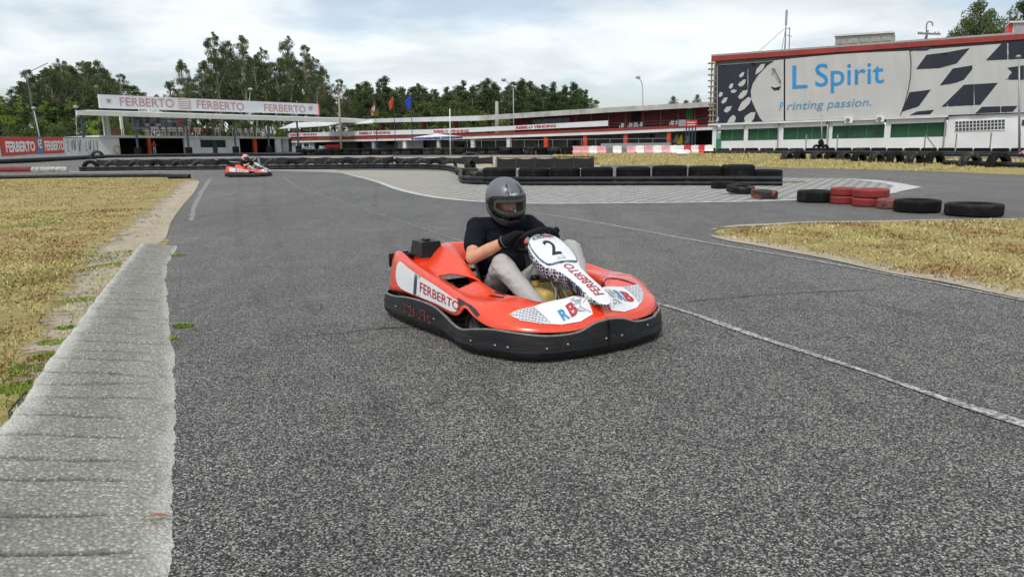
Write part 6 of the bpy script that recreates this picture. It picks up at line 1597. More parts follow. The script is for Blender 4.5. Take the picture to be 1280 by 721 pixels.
# small print as thin faint strokes of words
for (x0, x1) in ((402, 440), (494, 534), (592, 638), (699, 756)):
    pass
for i, (x, y) in enumerate(((777, 158.8), (787.5, 158.2), (794.3, 157.9), (801, 157.6), (839.5, 155.9), (846.5, 155.6), (850, 155.4), (859, 155))):
    p = MF.pt(x, stop_(x), 1.1); dup(chair, p, math.atan2(MF.ex.y, MF.ex.x) + random.uniform(-.4, .4), 'white plastic chair on the red balcony, %s from the left' % nmz[i], 'white chairs on the red balcony')
mq('balcony_box', B_galv, (848, 150, 158), (857, 150, 158), .3, .6)
for i, x in enumerate((400.5, 405)): dup(chair, MF.g(x, -1.5), .6 * i, ('left', 'right')[i] + ' white plastic chair standing by the blue cabin', 'chairs by the blue cabin')
q = MB(); g = MF.g(416, -.5); q.rbox((-1.1, -.4, .5), (1.1, .4, 1.0), .06, Matrix.Translation(g)); q.box((-.9, -.3, 0), (-.7, .3, .5), Matrix.Translation(g)); q.box((.7, -.3, 0), (.9, .3, .5), Matrix.Translation(g)); single(q, 'red_counter', B_redpl, 'red counter in front of the middle building left part', 'counter', g)
# parasol
pr = thing('parasol', 'blue and white square parasol before the middle building', 'parasol', MF.g(538, -3))
q = MB(); a, b = MF.pt(514, 172.3, -3.5), MF.pt(561, 170.5, -3.5); t = MF.ey * 3; ap = (a + b) / 2 + t / 2 + Vector((0, 0, .45)); cc = [a, b, b + t, a + t]
q.add(cc + [ap], [(0, 1, 4), (1, 2, 4), (2, 3, 4), (3, 0, 4)]); q.build('canopy', B_signw, pr)
q = MB()
for i in range(4): p0, p1 = cc[i], cc[(i + 1) % 4]; q.poly([p0 - Vector((0, 0, .28)), p1 - Vector((0, 0, .28)), p1, p0])
q.build('valance', mat('blue_valance', (.06, .08, .30), .7, .2, 4, col2=(.5, .5, .55), c2lo=.55, c2hi=.6, c2scale=5), pr); q = MB(); q.cyl(Vector((ap.x, ap.y, zg(ap.y))), ap, .04); q.build('pole', B_galv, pr)
# jersey barriers
def jersey():
    q = MB(); P = [(-.25, 0), (.25, 0), (.25, .15), (.12, .35), (.10, .80), (-.10, .80), (-.12, .35), (-.25, .15)]
    n = len(P); vs = [Vector((x, a, b)) for x in (-.5, .5) for a, b in P]; q.add(vs, [tuple(range(n))[::-1], tuple(range(n, 2 * n))] + [(i, (i + 1) % n, n + (i + 1) % n, n + i) for i in range(n)])
    q.box((-.53, -.06, .3), (-.5, .06, .7)); q.cyl((0, 0, .8), (0, 0, .84), .06, 8)
    return q.build('plastic_barrier', B_wpl)
jb = jersey(); colr = [(720.5, 'p'), (731, 'p'), (741.5, 'w'), (752, 'p'), (771.5, 'w'), (789, 'p'), (799.5, 'w'), (811, 'p'), (821.5, 'w'), (832.5, 'p'), (843, 'w'), (852, 'w'), (860, 'r'), (869, 'w'), (878.5, 'r'), (886, 'w'), (916, 'p'), (934.5, 'p'), (955, 'p'), (978, 'p')]
for i, (x, c) in enumerate(colr):
    y = 192.3 - (x - 720) * .006 if x < 890 else 187.6
    g = G(x, y) if x < 890 else onground(atY(x, 185, 66).x, 66)
    ad_ = {'p': 'faded pink', 'w': 'white', 'r': 'bright red'}[c]
    same = [k for k, q_ in enumerate(colr) if q_[1] == c]; nn = same.index(i)
    place_mesh(jb, g, '%s plastic road barrier before the %s building, %s %s one from the left' % (ad_, 'long' if x < 890 else 'right', nmz[nn], ad_.split()[-1]), 'barrier', 'plastic barriers along the far straight', (0, 0, random.uniform(-.25, .1)), (g.y / 80 * (.90), 1, .74 if x < 890 else .95), {'p': B_pink, 'w': B_wpl, 'r': B_redpl}[c], first=(i == 0))
# sign on four posts
S4 = thing('post_sign', 'red and white sign board on four dark posts before the balcony', 'sign', MF.g(864, -3)); q = MB(); MF.q(q, (857, 150.8, 158.5), (871, 150.2, 158), -3, .1); q.build('panel', B_redpl, S4)
q = MB()
for y in (153, 156): MF.q(q, (859, y, y + 1.0), (869, y - .3, y + .7), -3.03, .02)
q.build('white_lines', B_wpl, S4)
for x in (858, 861.5, 865.5, 869.5): q = MB(); MF.post(q, x, 158.2, -2.9, .07); q.build('post', B_navy, S4)
# flags hung in the recess
for (x, y0, y1, M_, nm, lab) in ((846.5, 168, 178.5, mat('grey_flag', (.35, .36, .38), .8), 'hung_flag', 'grey white flag hanging in the recess below the balcony'), (852, 168.5, 180, mat('yellow_flag', (.70, .55, .02), .8, .2, 6), 'hung_flag', 'yellow flag hanging in the recess below the balcony'), (861, 168.5, 179.5, mat('checked_flag', (.5, .5, .42), .8, .2, 6, col2=(.03, .03, .03), c2lo=.5, c2hi=.52, c2scale=9), 'hung_flag', 'black and pale flag hanging behind the sign posts')):
    q = MB(); a = MF.pt(x, y0, 1.5); b = MF.pt(x, y1, 1.5); h_ = a.z - b.z
    q.grid(lambda u, v: a + Vector((0, 0, -h_ * v)) + MF.ex * ((u - .5) * (.15 + .75 * v * (1.2 - v * .5)) - .25 * v) + MF.ey * .08 * math.sin(u * 9), frange(0, 1, 9), frange(0, 1, 7))
    single(q, nm, M_, lab, 'flag', b, smooth=True)

# ---------------------------------------------------------------- right building
RF = Fac(890, 66, 1280, 55)
RB = thing('workshop_building', 'large white building with green windows and red roof edge on the right', 'building', RF.g(1085, 3))
def rq(name, M_, L_, R_, off, th, par=None): q = MB(); RF.q(q, L_, R_, off, th); return q.build(name, M_, par or RB)
top_ = lambda x: 70.5 - (x - 890) * .0718; bot_ = lambda x: 156 - (x - 890) * .0375
XE = 1420
rq('upper_wall', B_grey, (890, top_(890) + 3, bot_(890)), (XE, top_(XE) + 3, bot_(XE)), .5, 14)
rf = rq('roof_edge', B_redp, (889, top_(889), top_(889) + 6.2), (XE, top_(XE), top_(XE) + 7), .1, .5)
rq('gutter', B_galv, (889, top_(889) - 2.0, top_(889) + .2), (XE, top_(XE) - 2.8, top_(XE) + .3), .3, .4)
q = MB()
for k in range(11): a = RF.pt(891.5, lerp(79, 152, k / 10), .15); q.box(a - Vector((.35, .05, .05)), a + Vector((.25, .45, .05)))
RF.post(q, 890.2, 76, .2, .07, 154); RF.post(q, 893.8, 76, .2, .07, 154); q.build('scaffold_edge', B_timber, RB)
# lower storey: wall with openings
lo_t = lambda x: bot_(x) + .5
WIN = [(900.5, 929.5), (934, 973), (978, 1033), (1039, 1105), (1111.5, 1182)]
wy = lambda x: (162.5 - (x - 900) * .034, 176.5 - (x - 900) * .0195)
xs = [890] + [v for w_ in WIN for v in w_] + [XE]
piers = [(890, 894.8), (929.5, 934), (973, 978), (1033, 1039), (1105, 1111.5), (1182, XE)]
for (a, b) in piers: rq('wall', B_white2, (a, lo_t(a), None), (b, lo_t(b), None), .1, .4)
for (a, b) in WIN:
    if a > 895: rq('wall', B_white2, (a, lo_t(a), wy(a)[0]), (b, lo_t(b), wy(b)[0]), .1, .4); rq('wall', B_white2, (a, wy(a)[1], None), (b, wy(b)[1], None), .1, .4)
    w_ = rq('window', B_gshade, (a, wy(a)[0], wy(a)[1]), (b, wy(b)[0], wy(b)[1]), .38, .05)
    n = 3 if b - a > 30 else 2; q = MB()
    for k in range(n + 1):
        x = lerp(a + .5, b - .5, k / n); 
        if k in (0, n) and b - a > 66: continue
        RF.q(q, (x - .55, wy(x)[0], wy(x)[1]), (x + .55, wy(x)[0], wy(x)[1]), .30, .06)
    q.build('frame', B_greenp, w_)
    q = MB(); w0 = RF.pt(a, wy(a)[0], .34); w1 = RF.pt(b, wy(b)[0], .34); z0 = RF.pt(a, wy(a)[1], .34).z; z1 = RF.pt(b, wy(b)[1], .34).z
    L_ = (w1 - w0).length; st2 = .32; hh = w0.z - z0; dn = int(L_ / st2) + 4
    for k in range(-4, dn):
        for sg_ in (1, -1):
            u0, u1 = k * st2, k * st2 + hh
            if sg_ < 0: va, vb = 1, 0
            else: va, vb = 0, 1
            def cl_(u0, va, u1, vb):
                if u1 < 0 or u0 > L_: return None
                if u0 < 0: t = -u0 / (u1 - u0); va = va + (vb - va) * t; u0 = 0
                if u1 > L_: t = (L_ - u0) / (u1 - u0); vb = va + (vb - va) * t; u1 = L_
                return u0, va, u1, vb
            r_ = cl_(u0, va, u1, vb)
            if r_ is None: continue
            P_ = lambda u, v: Vector((lerp(w0.x, w1.x, u / L_), lerp(w0.y, w1.y, u / L_), lerp(lerp(z0, z1, u / L_), lerp(w0.z, w1.z, u / L_), v)))
            q.beam(P_(r_[0], r_[1]), P_(r_[2], r_[3]), .02, .03, RF.ey)
    q.build('trellis', B_greenp, w_)
rq('green_door', B_greenp, (894.8, 170, None), (901, 169.8, None), .0, .1); rq('door_pane', B_teal, (895.3, 166, 174), (900, 166, 174), -.03, .1)
gb = rq('glass_block_window', B_wpl, (1193, 151.2, 164.2), (1257, 148.6, 163), .04, .1)
for r_ in range(3):
    for c in range(14):
        x = 1194.2 + c * 4.47; y = lerp(152.2, 149.8, c / 13) + r_ * 4.2; q = MB(); RF.q(q, (x, y, y + 3.1), (x + 3.3, y - .1, y + 3.0), .01, .05); q.build('pane', B_glass, gb)
rq('side_window', B_glass, (1277, 150, 157), (1300, 149, 156), .04, .1)
q = MB(); RF.post(q, 1182.5, 147, .02, .06); RF.post(q, 1036, 152, .02, .07); RF.post(q, 973.5, 154.5, .02, .06); q.build('drain_pipe', B_galv, RB)
rq('ledge', B_white, (885, 154.9, 157.3), (1185, 144.2, 146.6), -.25, .5)
for (x, y) in ((1060.5, 150.5), (1100, 149)):
    ac = thing('air_conditioner', 'white air conditioner on the wall, %s' % ('left of the two' if x < 1080 else 'right of the two'), 'air conditioner', RF.pt(x, y + 3.5, -.4))
    q = MB(); RF.q(q, (x - 4.8, y - 3, y + 3.4), (x + 4.8, y - 3.2, y + 3.2), -.45, .35); q.build('casing', B_wpl, ac); q = MB(); c = RF.pt(x - .8, y, -.47); Mx = Matrix.Translation(c) @ (-RF.ey).to_track_quat('Z', 'Y').to_matrix().to_4x4(); q.lathe([(.0001, .02), (.16, .02), (.17, 0), (.0001, 0)], Mx, 16, closed=False); q.build('fan_grille', B_grey, ac)
# roof units
ru = thing('roof_lantern', 'long grey glazed roof unit above the big banner', 'roof unit', RF.pt(1080, top_(1080) - 1, 2)); q = MB(); RF.q(q, (1043.5, 45.5, top_(1043) + 1), (1117, 40.5, top_(1117) + 1), 2, 2.5); q.build('frame', B_galv, ru)
q = MB(); RF.q(q, (1042.5, 43.5, 45.8), (1117.8, 38.8, 41), 1.8, 3); q.build('cap', B_white, ru)
for k in range(5): x = 1046 + k * 14; q = MB(); RF.q(q, (x, 49 - k * .9, 55.5 - k * .95), (x + 12, 48 - k * .9, 54.6 - k * .95), 1.95, .06); q.build('pane', mat('dusty_glass', (.33, .32, .27), .4, .2, 3) if k == 0 else bpy.data.materials['dusty_glass'], ru)
r2 = thing('roof_hut', 'small roof hut with red side at the top right corner', 'roof unit', RF.pt(1290, top_(1290) - 1, 2)); q = MB(); RF.q(q, (1265, 28.5, 44), (1330, 27, 41), 2, 3); q.build('body', B_bound, r2); q = MB(); RF.q(q, (1259.5, 32, 43.5), (1265, 28.5, 43), 2, 3); q.build('red_side', B_redpl, r2); q = MB(); RF.q(q, (1262, 26.5, 28.8), (1332, 24.5, 27), 1.8, 3.4); q.build('cap', B_white, r2); q = MB(); RF.q(q, (1267.5, 31, 42), (1330, 30, 40), 1.95, .06); q.build('pane', B_galv, r2)

# the huge banner: a sheet with soft folds, the print laid on it
BN = thing('giant_banner', 'huge beige banner with blue lettering and navy chequers on the right building', 'banner', RF.pt(1085, 148, 0))
bt = lambda x: 81.5 - (x - 897) * (28.5 / 383) - (5.0 if x > 1130 else 0) * 0 - 2.0 * math.sin(max(0, min(1, (x - 960) / 170)) * math.pi)
bb_ = lambda x: 154.0 - (x - 897) * .0345
def bpt(x, y, k=0.0):
    fold = .10 * mnoise(Vector((x * .045, y * .012, 3))) + .05 * mnoise(Vector((x * .16, y * .02, 9)))
    # seam ridges
    for sx_ in (930, 975, 1008, 1072, 1143, 1218): fold += .05 * math.exp(-((x - sx_) / 1.6) ** 2)
    return RF.pt(x, y, -.12 - fold - .015 * k)
HOLE = lambda x, y: False
def bsheet(x0, x1, ft_, fb_, M_, name, k, nx=None, ny=14, th=True):
    q = MB(); nx = nx or max(3, int((x1 - x0) / 3)); q.grid(lambda u, v: bpt(u, lerp(ft_(u), fb_(u), v), k), frange(x0, x1, nx), frange(0, 1, ny)); return q.build(name, M_, BN, smooth=True, fixn=False)
bsheet(896.5, 979.6, bt, bb_, B_bound, 'banner_cloth', 0); bsheet(981.6, XE, bt, bb_, B_bound, 'banner_cloth', 0)
q = MB(); q.grid(lambda u, v: RF.pt(u, lerp(bt(u), bb_(u), v), -.03), frange(977, 984, 3), frange(0, 1, 5)); q.build('gap_dark_strip', B_dark, BN, fixn=False)  # near-black strip set behind the gap between the two banner sheets
def bpoly(P, M_, name, k=1, sub=4):
    bm = bmesh.new(); bm.faces.new([bm.verts.new((a, b, 0)) for a, b in P])
    xs_ = [a for a, b in P]; ys_ = [b for a, b in P]
    for a in np.arange(min(xs_) + sub, max(xs_), sub): bmesh.ops.bisect_plane(bm, geom=bm.verts[:] + bm.edges[:] + bm.faces[:], plane_co=(a, 0, 0), plane_no=(1, 0, 0))
    for a in np.arange(min(ys_) + sub * 2, max(ys_), sub * 2): bmesh.ops.bisect_plane(bm, geom=bm.verts[:] + bm.edges[:] + bm.faces[:], plane_co=(0, a, 0), plane_no=(0, 1, 0))
    bmesh.ops.triangulate(bm, faces=bm.faces[:]); bm.verts.index_update()
    q = MB(); q.add([bpt(v.co.x, v.co.y, k) for v in bm.verts], [[v.index for v in f.verts] for f in bm.faces]); bm.free(); return q.build(name, M_, BN, smooth=True, fixn=False)
# navy left field with the big circle's edge (measured on the crop, 3.2 px per px)
c3 = lambda L_: [(880 + a / 3.2, b / 3.2) for a, b in L_]
nv = bpoly([(897, bt(897))] + [(x, bt(x) + .3) for x in frange(905, 968, 8)] + c3([(255, 262), (218, 300), (195, 335), (187, 365), (190, 400), (205, 435), (222, 470), (236, 487)]) + [(945, bb_(945)), (897, bb_(897))], B_bnavy, 'navy_field', 1)
for pts in ([(140, 305), (150, 290), (162, 290), (158, 303), (146, 312)], [(136, 340), (150, 322), (168, 318), (164, 335), (152, 348), (140, 345)], [(99, 350), (106, 336), (118, 335), (114, 350), (106, 357)], [(106, 365), (118, 358), (132, 362), (124, 372), (110, 372)],
            [(58, 385), (64, 368), (76, 372), (72, 385), (62, 389)], [(68, 410), (80, 392), (95, 390), (88, 408), (76, 416)], [(136, 390), (150, 365), (176, 360), (170, 378), (154, 395), (142, 396)], [(78, 445), (90, 428), (112, 425), (104, 442), (90, 452)],
            [(135, 440), (150, 410), (178, 388), (190, 395), (182, 415), (160, 438), (142, 446)], [(48, 487), (52, 470), (60, 468), (58, 485)], [(92, 492), (104, 470), (118, 460), (128, 470), (122, 490)], [(152, 492), (165, 465), (188, 450), (206, 450), (200, 475), (186, 492)],
            [(205, 300), (210, 278), (228, 258), (244, 256), (238, 275), (222, 290)]):
    P = c3(pts); bpoly(P, B_bound, 'pale_fleck', 2, 8)
# chequers on the right
def quadc(P): return bpoly(c3(P), B_bnavy, 'navy_check', 1, 5)
quadc([(820, 193), (915, 188), (895, 203), (822, 206)]); quadc([(848, 278), (890, 220), (960, 212), (1064, 193), (1010, 255), (940, 274)]); quadc([(943, 343), (995, 275), (1087, 260), (1040, 320), (1000, 334)])
quadc([(792, 448), (822, 370), (908, 359), (860, 425)]); quadc([(950, 428), (1040, 340), (1176, 332), (1105, 420)]); quadc([(1127, 243), (1195, 170), (1280, 168), (1420, 160), (1400, 200), (1280, 236)])
quadc([(822, 462), (850, 447), (920, 440), (905, 458)]); quadc([(1085, 455), (1112, 428), (1255, 424), (1235, 448)]); quadc([(1213, 272), (1280, 262), (1280, 320), (1207, 320), (1232, 290)]); quadc([(1320, 400), (1380, 320), (1500, 315), (1440, 395)])
q = MB(); L_ = c3([(822, 195), (828, 250), (824, 320), (810, 390), (786, 462)]); P = smoothpoly([Vector((a, b, 0)) for a, b in L_], 6)
q.tube([bpt(p.x, p.y, 2) for p in P], .03, 5); q.build('circle_line', B_bnavy, BN)
# lettering
def btext(s, xL, yL, xR, yR, hL, hR, M_, **kw):
    q = MB()
    def fn(u, v): t = u; return bpt(lerp(xL, xR, t), lerp(yL, yR, t) - v * lerp(hL, hR, t), 2.2)
    V, Fc, w_ = text2d(s, size=1.0, sub=.12, **kw); q.add([fn(a / w_, b) for a, b in V], Fc); return q.build('lettering', M_, BN, fixn=False)
btext('L', 990.5, 111, 1009.5, 109.8, 30.5, 30, B_cyan, bold=.003); btext('Spirit', 1019, 108.3, 1104.8, 103.3, 29.5, 28.5, B_cyan, bold=.004)
btext('P', 974, 138.3, 979, 138, 11, 11, B_cyan, shear=.35); btext('rinting passion.', 983.5, 137.7, 1089, 132.2, 10.6, 10.4, mat('steel_blue_print', (.10, .27, .42), .6), shear=.22)
# the lamp head poking through the banner
q = MB(); q.tube([bpt(976, 104, 6), bpt(972, 95, 14), bpt(967.5, 87, 14)], .035, 6); lpb = single(q, 'banner_lamp_arm', B_navy, 'thin lamp arm poking out of the slit in the banner', 'lamp', bpt(976, 106, 4), smooth=True)
q = MB(); q.sph(bpt(966.5, 86, 14), .16, 10, 8, (1, .7, .7)); q.build('lamp_head', B_galv, None)
lh = bpy.context.scene.objects['lamp_head']; WINV[lpb.name] = None
lh.parent = lpb; lh.matrix_parent_inverse = Matrix.Translation(lpb.location).inverted()
bpoly(c3([(266, 347), (285, 352), (308, 345), (300, 360), (280, 362)]), B_dark, 'torn_slit', 3, 8)
# masts
def mast(name, F_, px, ytop, yb, off, r_, M_, label, cat, grounded=True):
    a = F_.pt(px[0], ytop, off); b = F_.pt(px[1], yb, off) if yb is not None else F_.g(px[1], off)
    t = thing(name, label, cat, b); q = MB(); q.tube([b, a], [r_, r_ * .6], 8); q.build('pole', M_, t, smooth=True); return t, a, b
am, a, b = mast('antenna_mast', RF, (983.5, 981), 12, 64, 3, .06, B_galv, 'tall roof antenna mast with stay wire', 'antenna')
q = MB(); q.cyl(a - Vector((0, 0, .1)), a + Vector((0, 0, .9)) * 0 - Vector((0, 0, 1.3)), .10, 8); q.cyl(RF.pt(987, 34, 3), RF.pt(986.5, 62, 3), .05, 6); q.beam(RF.pt(982, 44, 3), RF.pt(990, 46, 3), .06, .06); q.beam(RF.pt(983, 36, 3), RF.pt(988, 36.5, 3), .06, .06); q.build('antennas', B_galv, am)
q = MB(); q.cyl(RF.pt(982, 35, 3), RF.pt(947, 66, 3), .025, 5); q.cyl(RF.pt(982, 36, 3), RF.pt(977, 63, 3), .03, 5); q.build('stay_wire', B_galv, am)
pp, a, b = mast('power_pole', RF, (1160, 1157), 38, 50, 6, .12, B_grey, 'power pole with crossarm and curved lamp behind the right building', 'pole')
q = MB(); q.beam(RF.pt(1147, 42, 6), RF.pt(1176, 43, 6), .14, .14); q.tube(smoothpoly([RF.pt(1158, 41, 6), RF.pt(1158.5, 30, 6), RF.pt(1162, 27.5, 6), RF.pt(1165.5, 29, 6), RF.pt(1165.5, 33, 6)], 4), .05, 6)
for x in (1148, 1152, 1169, 1173): q.cyl(RF.pt(x, 42.5, 6), RF.pt(x, 40, 6), .05, 6)
q.build('crossarm', B_grey, pp)
# pole and karts stack before the right building
bp_, a, b = mast('thin_pole', RF, (1026.8, 1028), 143, None, -6, .06, B_galv, 'thin grey pole rising before the fourth window pier', 'pole')
q = MB(); g = RF.g(1026, -6.2)
for (dx, dz, rr) in ((-.45, .35, 0), (.5, .35, 1), (0, .85, 2)): q.lathe([(.15, -.1), (.27, -.1), (.30, 0), (.27, .1), (.15, .1)], Matrix.Translation(g + Vector((dx * .7, 0, dz * .75))) @ Matrix.Rotation(R(70), 4, 'X') @ Matrix.Rotation(R(20 * rr), 4, 'Y'), 20)
single(q, 'tyre_heap', TY, 'heap of black tyres round the thin pole before the right building', 'tyre heap', g, smooth=True)

# ---------------------------------------------------------------- lamp posts, flagpoles
def lamp(label, p0, p1, arm, head, Y, r_=.08, M_=B_galv, name='street_lamp'):
    b = onground(atY(*p0, Y).x, Y); a = atY(*p1, Y); t = thing(name, label, 'street lamp' if name == 'street_lamp' else 'pole', b)
    q = MB(); q.tube([b - Vector((0, 0, .1)), a], [r_, r_ * .7], 8); q.build('pole', M_, t, smooth=True)
    if arm: q = MB(); q.tube([a] + [atY(*p, Y) for p in arm], r_ * .55, 6); q.build('arm', M_, t, smooth=True)
    if head:
        c = atY(*head, Y); q = MB(); s = Y / CF; q.sph(c, 1, 12, 8, (3.0 * s, 2.4 * s, 2.0 * s)); q.build('lamp_head', B_galv, t, smooth=True)
    return t
lamp('tall street lamp with bent arm rising above the long roof at the right', (805, 190), (803, 106), ((801, 101), (799, 98.5)), (797.5, 97), 96, .10)
lamp('tall street lamp with bent arm before the trees, middle', (642.5, 190), (641.5, 110), ((636, 104), (631, 101)), (629.5, 100), 125, .10)
lamp('weathered concrete pole with short arm before the long building left part', (427, 196), (423.5, 119), ((419, 112), (417, 108)), None, 76, .12, B_timber)
lamp('thin bare white pole before the middle building', (563, 194.5), (562.3, 136), None, None, 60, .05, B_wpl, 'bare_pole')
lamp('short concrete post rising above the pale roof', (621, 175), (621, 127), None, None, 118, .35, mat('old_concrete', (.34, .33, .30), .9), 'bare_pole')
lamp('leaning green pole with slanting arm at the far left wood', (50, 190), (33, 92), ((45, 86), (60, 79)), None, 88, .07, mat('green_grey_steel', (.07, .10, .08), .7, .2, 2))
lamp('thin pale pole with lamp head above the red banners', (54, 190), (42.5, 138), None, (42, 135.5), 82, .09, B_galv)
lamp('small lamp on the left end of the canopy', (97, 190), (94.5, 137), None, (94.5, 134), 86, .05, B_galv)
lamp('slanting lamp pole on the terrace roof', (306, 190), (313, 113), None, (313, 112), 132, .08, B_galv)
lamp('lamp post with round head before the giant banner at the right edge', (1275, 190), (1274, 76), None, (1273, 71), 46, .07, B_galv)
for i, (x, yt, M1, lab, fl) in enumerate(((471.5, 130, (.62, .55, .55), 'flagpole with red and white flag, left of the three', 0), (494.5, 120, (.62, .06, .03), 'flagpole with orange red flag, middle of the three', 1), (516, 118, (.02, .06, .50), 'flagpole with blue flag, right of the three', 2))):
    Y = 92; b = onground(atY(x, 185, Y).x, Y); a = atY(x, yt, Y); a.x = b.x; t = thing('flagpole', lab, 'flagpole', b); q = MB(); q.tube([b, a], [.05, .035], 6); q.build('pole', B_navy, t)
    q = MB(); W_ = (-.6, -.65, -.75)[i]; H_ = (-1.1, -1.3, -1.5)[i]
    q.grid(lambda u, v: a + Vector((W_ * u * (1 - .45 * v) + (-.15 * v if i < 2 else .35 * u * 0), .12 * math.sin(u * 7 + v * 2), H_ * v - .8 * u * (1 - v * .5))), frange(0, 1, 9), frange(0, 1, 9))
    q.build('flag', mat('flag_cloth_' + ('white', 'orange', 'blue')[i], M1, .8, .2, 2, **({'col2': (.5, .03, .05), 'c2lo': .5, 'c2hi': .54, 'c2scale': 1.2} if i == 0 else {})), t, smooth=True)
# white bag on the bank
q = MB(); g = G(853, 194.3); q.add(*blob([(g + Vector((0, 0, .15)), (.5, .3, .16), None), (g + Vector((.3, 0, .2)), (.3, .25, .2), None)], .05, 2)); single(q, 'white_sack', B_wpl, 'small white sack lying on the grass bank', 'sack', g, smooth=True)
# dead leaf on the kerb
q = MB(); g = G(196, 655) + Vector((0, 0, .012)); q.grid(lambda u, v: g + Vector((-.045 + .09 * u, -.02 + .045 * u + (v - .5) * .018 * math.sin(u * math.pi), .012 * math.sin(u * 4) + .01 + .004 * abs(v - .5))), frange(0, 1, 9), frange(0, 1, 3)); single(q, 'dead_leaf', mat('brown_leaf', (.28, .13, .07), .8), 'small curled brown leaf lying on the kerb', 'leaf', g, smooth=True)
# ================================================================ trees
def leafmat(name, c1, c2, c3):
    M, N, L, b = node_mat(name)
    o = N.new('ShaderNodeTexCoord').outputs['Object']; oi = N.new('ShaderNodeObjectInfo')
    n1 = nz(N, L, o, .8, 3); n2 = nz(N, L, o, 5, 2)
    c = mixc(N, L, mr_(N, L, n1, .38, .62), c1, c2); c = mixc(N, L, mr_(N, L, n2, .55, .75, 0, .8), c, c3)
    sm = N.new('ShaderNodeVectorMath'); sm.operation = 'SCALE'; L.new(c, sm.inputs[0]); L.new(mr_(N, L, oi.outputs['Random'], 0, 1, .75, 1.25), sm.inputs['Scale'])
    L.new(sm.outputs[0], b.inputs['Base Color']); b.inputs['Roughness'].default_value = .7; b.inputs['Specular IOR Level'].default_value = .25
    tr = N.new('ShaderNodeBsdfTranslucent'); L.new(sm.outputs[0], tr.inputs[0]); ms = N.new('ShaderNodeMixShader'); ms.inputs[0].default_value = .25
    L.new(b.outputs[0], ms.inputs[1]); L.new(tr.outputs[0], ms.inputs[2]); L.new(ms.outputs[0], N['Material Output'].inputs['Surface'])
    return M
LEAF = leafmat('eucalyptus_leaves', (.07, .105, .038), (.13, .165, .065), (.21, .235, .115))
LEAFp = leafmat('pine_needles', (.055, .10, .035), (.095, .15, .05), (.15, .20, .07))
LEAFy = leafmat('young_leaves', (.14, .22, .03), (.20, .28, .05), (.09, .15, .03))
LEAFb = leafmat('scrub_leaves', (.05, .08, .02), (.10, .13, .035), (.16, .11, .04))
BARK = mat('pale_bark', (.28, .24, .19), .9, .3, 2, col2=(.14, .11, .09), c2scale=1.5, stretch=(1, 1, .2)); BARKd = mat('dark_bark', (.09, .07, .055), .9, .3, 2)
def tree_mesh(H_, cr0, shape, n_cl, per, leaf, lm, bk, seed, spread, rseed=None):
    """unit tree: height H_, clumps of leaf faces round limb ends"""
    r = np.random.default_rng(seed); rr = random.Random(seed)
    q = MB(); bend = [Vector((0, 0, 0))]
    x = y = 0
    for k in range(1, 9): x += rr.uniform(-.35, .35); y += rr.uniform(-.35, .35); bend.append(Vector((x, y, H_ * .96 * k / 8)))
    q.tube(bend, [H_ * .014 * (1 - .88 * k / 8) + .02 for k in range(9)], 7)
    cl = []
    for i in range(n_cl):
        t = cr0 + (1 - cr0) * rr.random() ** .85; tp = spline(bend, t * 8)
        f = (t - cr0) / (1 - cr0)
        rad = spread * shape(f) * rr.uniform(.25, 1.12); a = rr.uniform(0, 6.283)
        c = tp + Vector((math.cos(a) * rad, math.sin(a) * rad, rr.uniform(-.2, .6)))
        cl.append((c, rr.uniform(.42, .95) * (.55 + .45 * shape(f))))
        if i % 2 == 0:
            s = spline(bend, max(0, (t - .12 - .05 * rr.random())) * 8); q.tube([s, s.lerp(c, .5) + Vector((0, 0, .2)), c], [.10, .06, .02], 5, cap=False)
    V = []; 
    for c, sz in cl:
        n = int(per * sz * rr.uniform(.6, 1.2)); d = r.normal(0, 1, (n, 3)); d /= np.linalg.norm(d, axis=1)[:, None]; d *= (r.random(n) ** .45)[:, None]
        p = d * np.array([1.35, 1.35, .95]) * sz * spread * .34 + np.array(c)
        a = r.normal(0, 1, (n, 3)); a /= np.linalg.norm(a, axis=1)[:, None]; b = r.normal(0, 1, (n, 3)); b -= a * (a * b).sum(1)[:, None]; b /= np.linalg.norm(b, axis=1)[:, None]
        a[:, 2] -= .4
        L1 = leaf * r.uniform(.7, 1.4, n)[:, None]; W1 = leaf * .42 * r.uniform(.7, 1.3, n)[:, None]
        V.append(np.stack([p - a * L1, p + b * W1, p + a * L1, p - b * W1], 1))
    V = np.concatenate(V).reshape(-1, 3); n = len(V) // 4
    me = bpy.data.meshes.new('crown'); me.vertices.add(4 * n); me.vertices.foreach_set('co', V.reshape(-1)); me.loops.add(4 * n); me.loops.foreach_set('vertex_index', np.arange(4 * n))
    me.polygons.add(n); me.polygons.foreach_set('loop_start', np.arange(n) * 4); me.polygons.foreach_set('loop_total', np.full(n, 4)); me.update(); me.materials.append(lm)
    return me, q
euc = lambda f: .35 + .75 * math.sin(min(1, f * 1.05) * math.pi) ** .7 * (1 - .25 * f)
pin = lambda f: (1 - f) ** .9 * 1.0 + .07
rnd = lambda f: math.sqrt(max(.02, 1 - (2 * f - .95) ** 2))
PROT = {}
def proto(key, name, *a):
    me, q = tree_mesh(*a); t = thing(name, 'x', 'tree'); q.build('trunk', a[7], t, smooth=True); c = bpy.data.objects.new('crown', me); COL.objects.link(c); c.parent = t; PROT[key] = [t, a[0], False]
for k in range(5): proto('e%d' % k, 'eucalyptus_tree', 20, .40 + .06 * (k % 3), euc, 62, 190, .145, LEAF, BARK, 40 + k, 2.7)
for k in range(3): proto('p%d' % k, 'pine_tree', 14, .15, pin, 62, 200, .14, LEAFp, BARKd, 60 + k, 2.6)
for k in range(2): proto('y%d' % k, 'young_tree', 8, .15, rnd, 26, 110, .17, LEAFy, BARKd, 70 + k, 2.2)
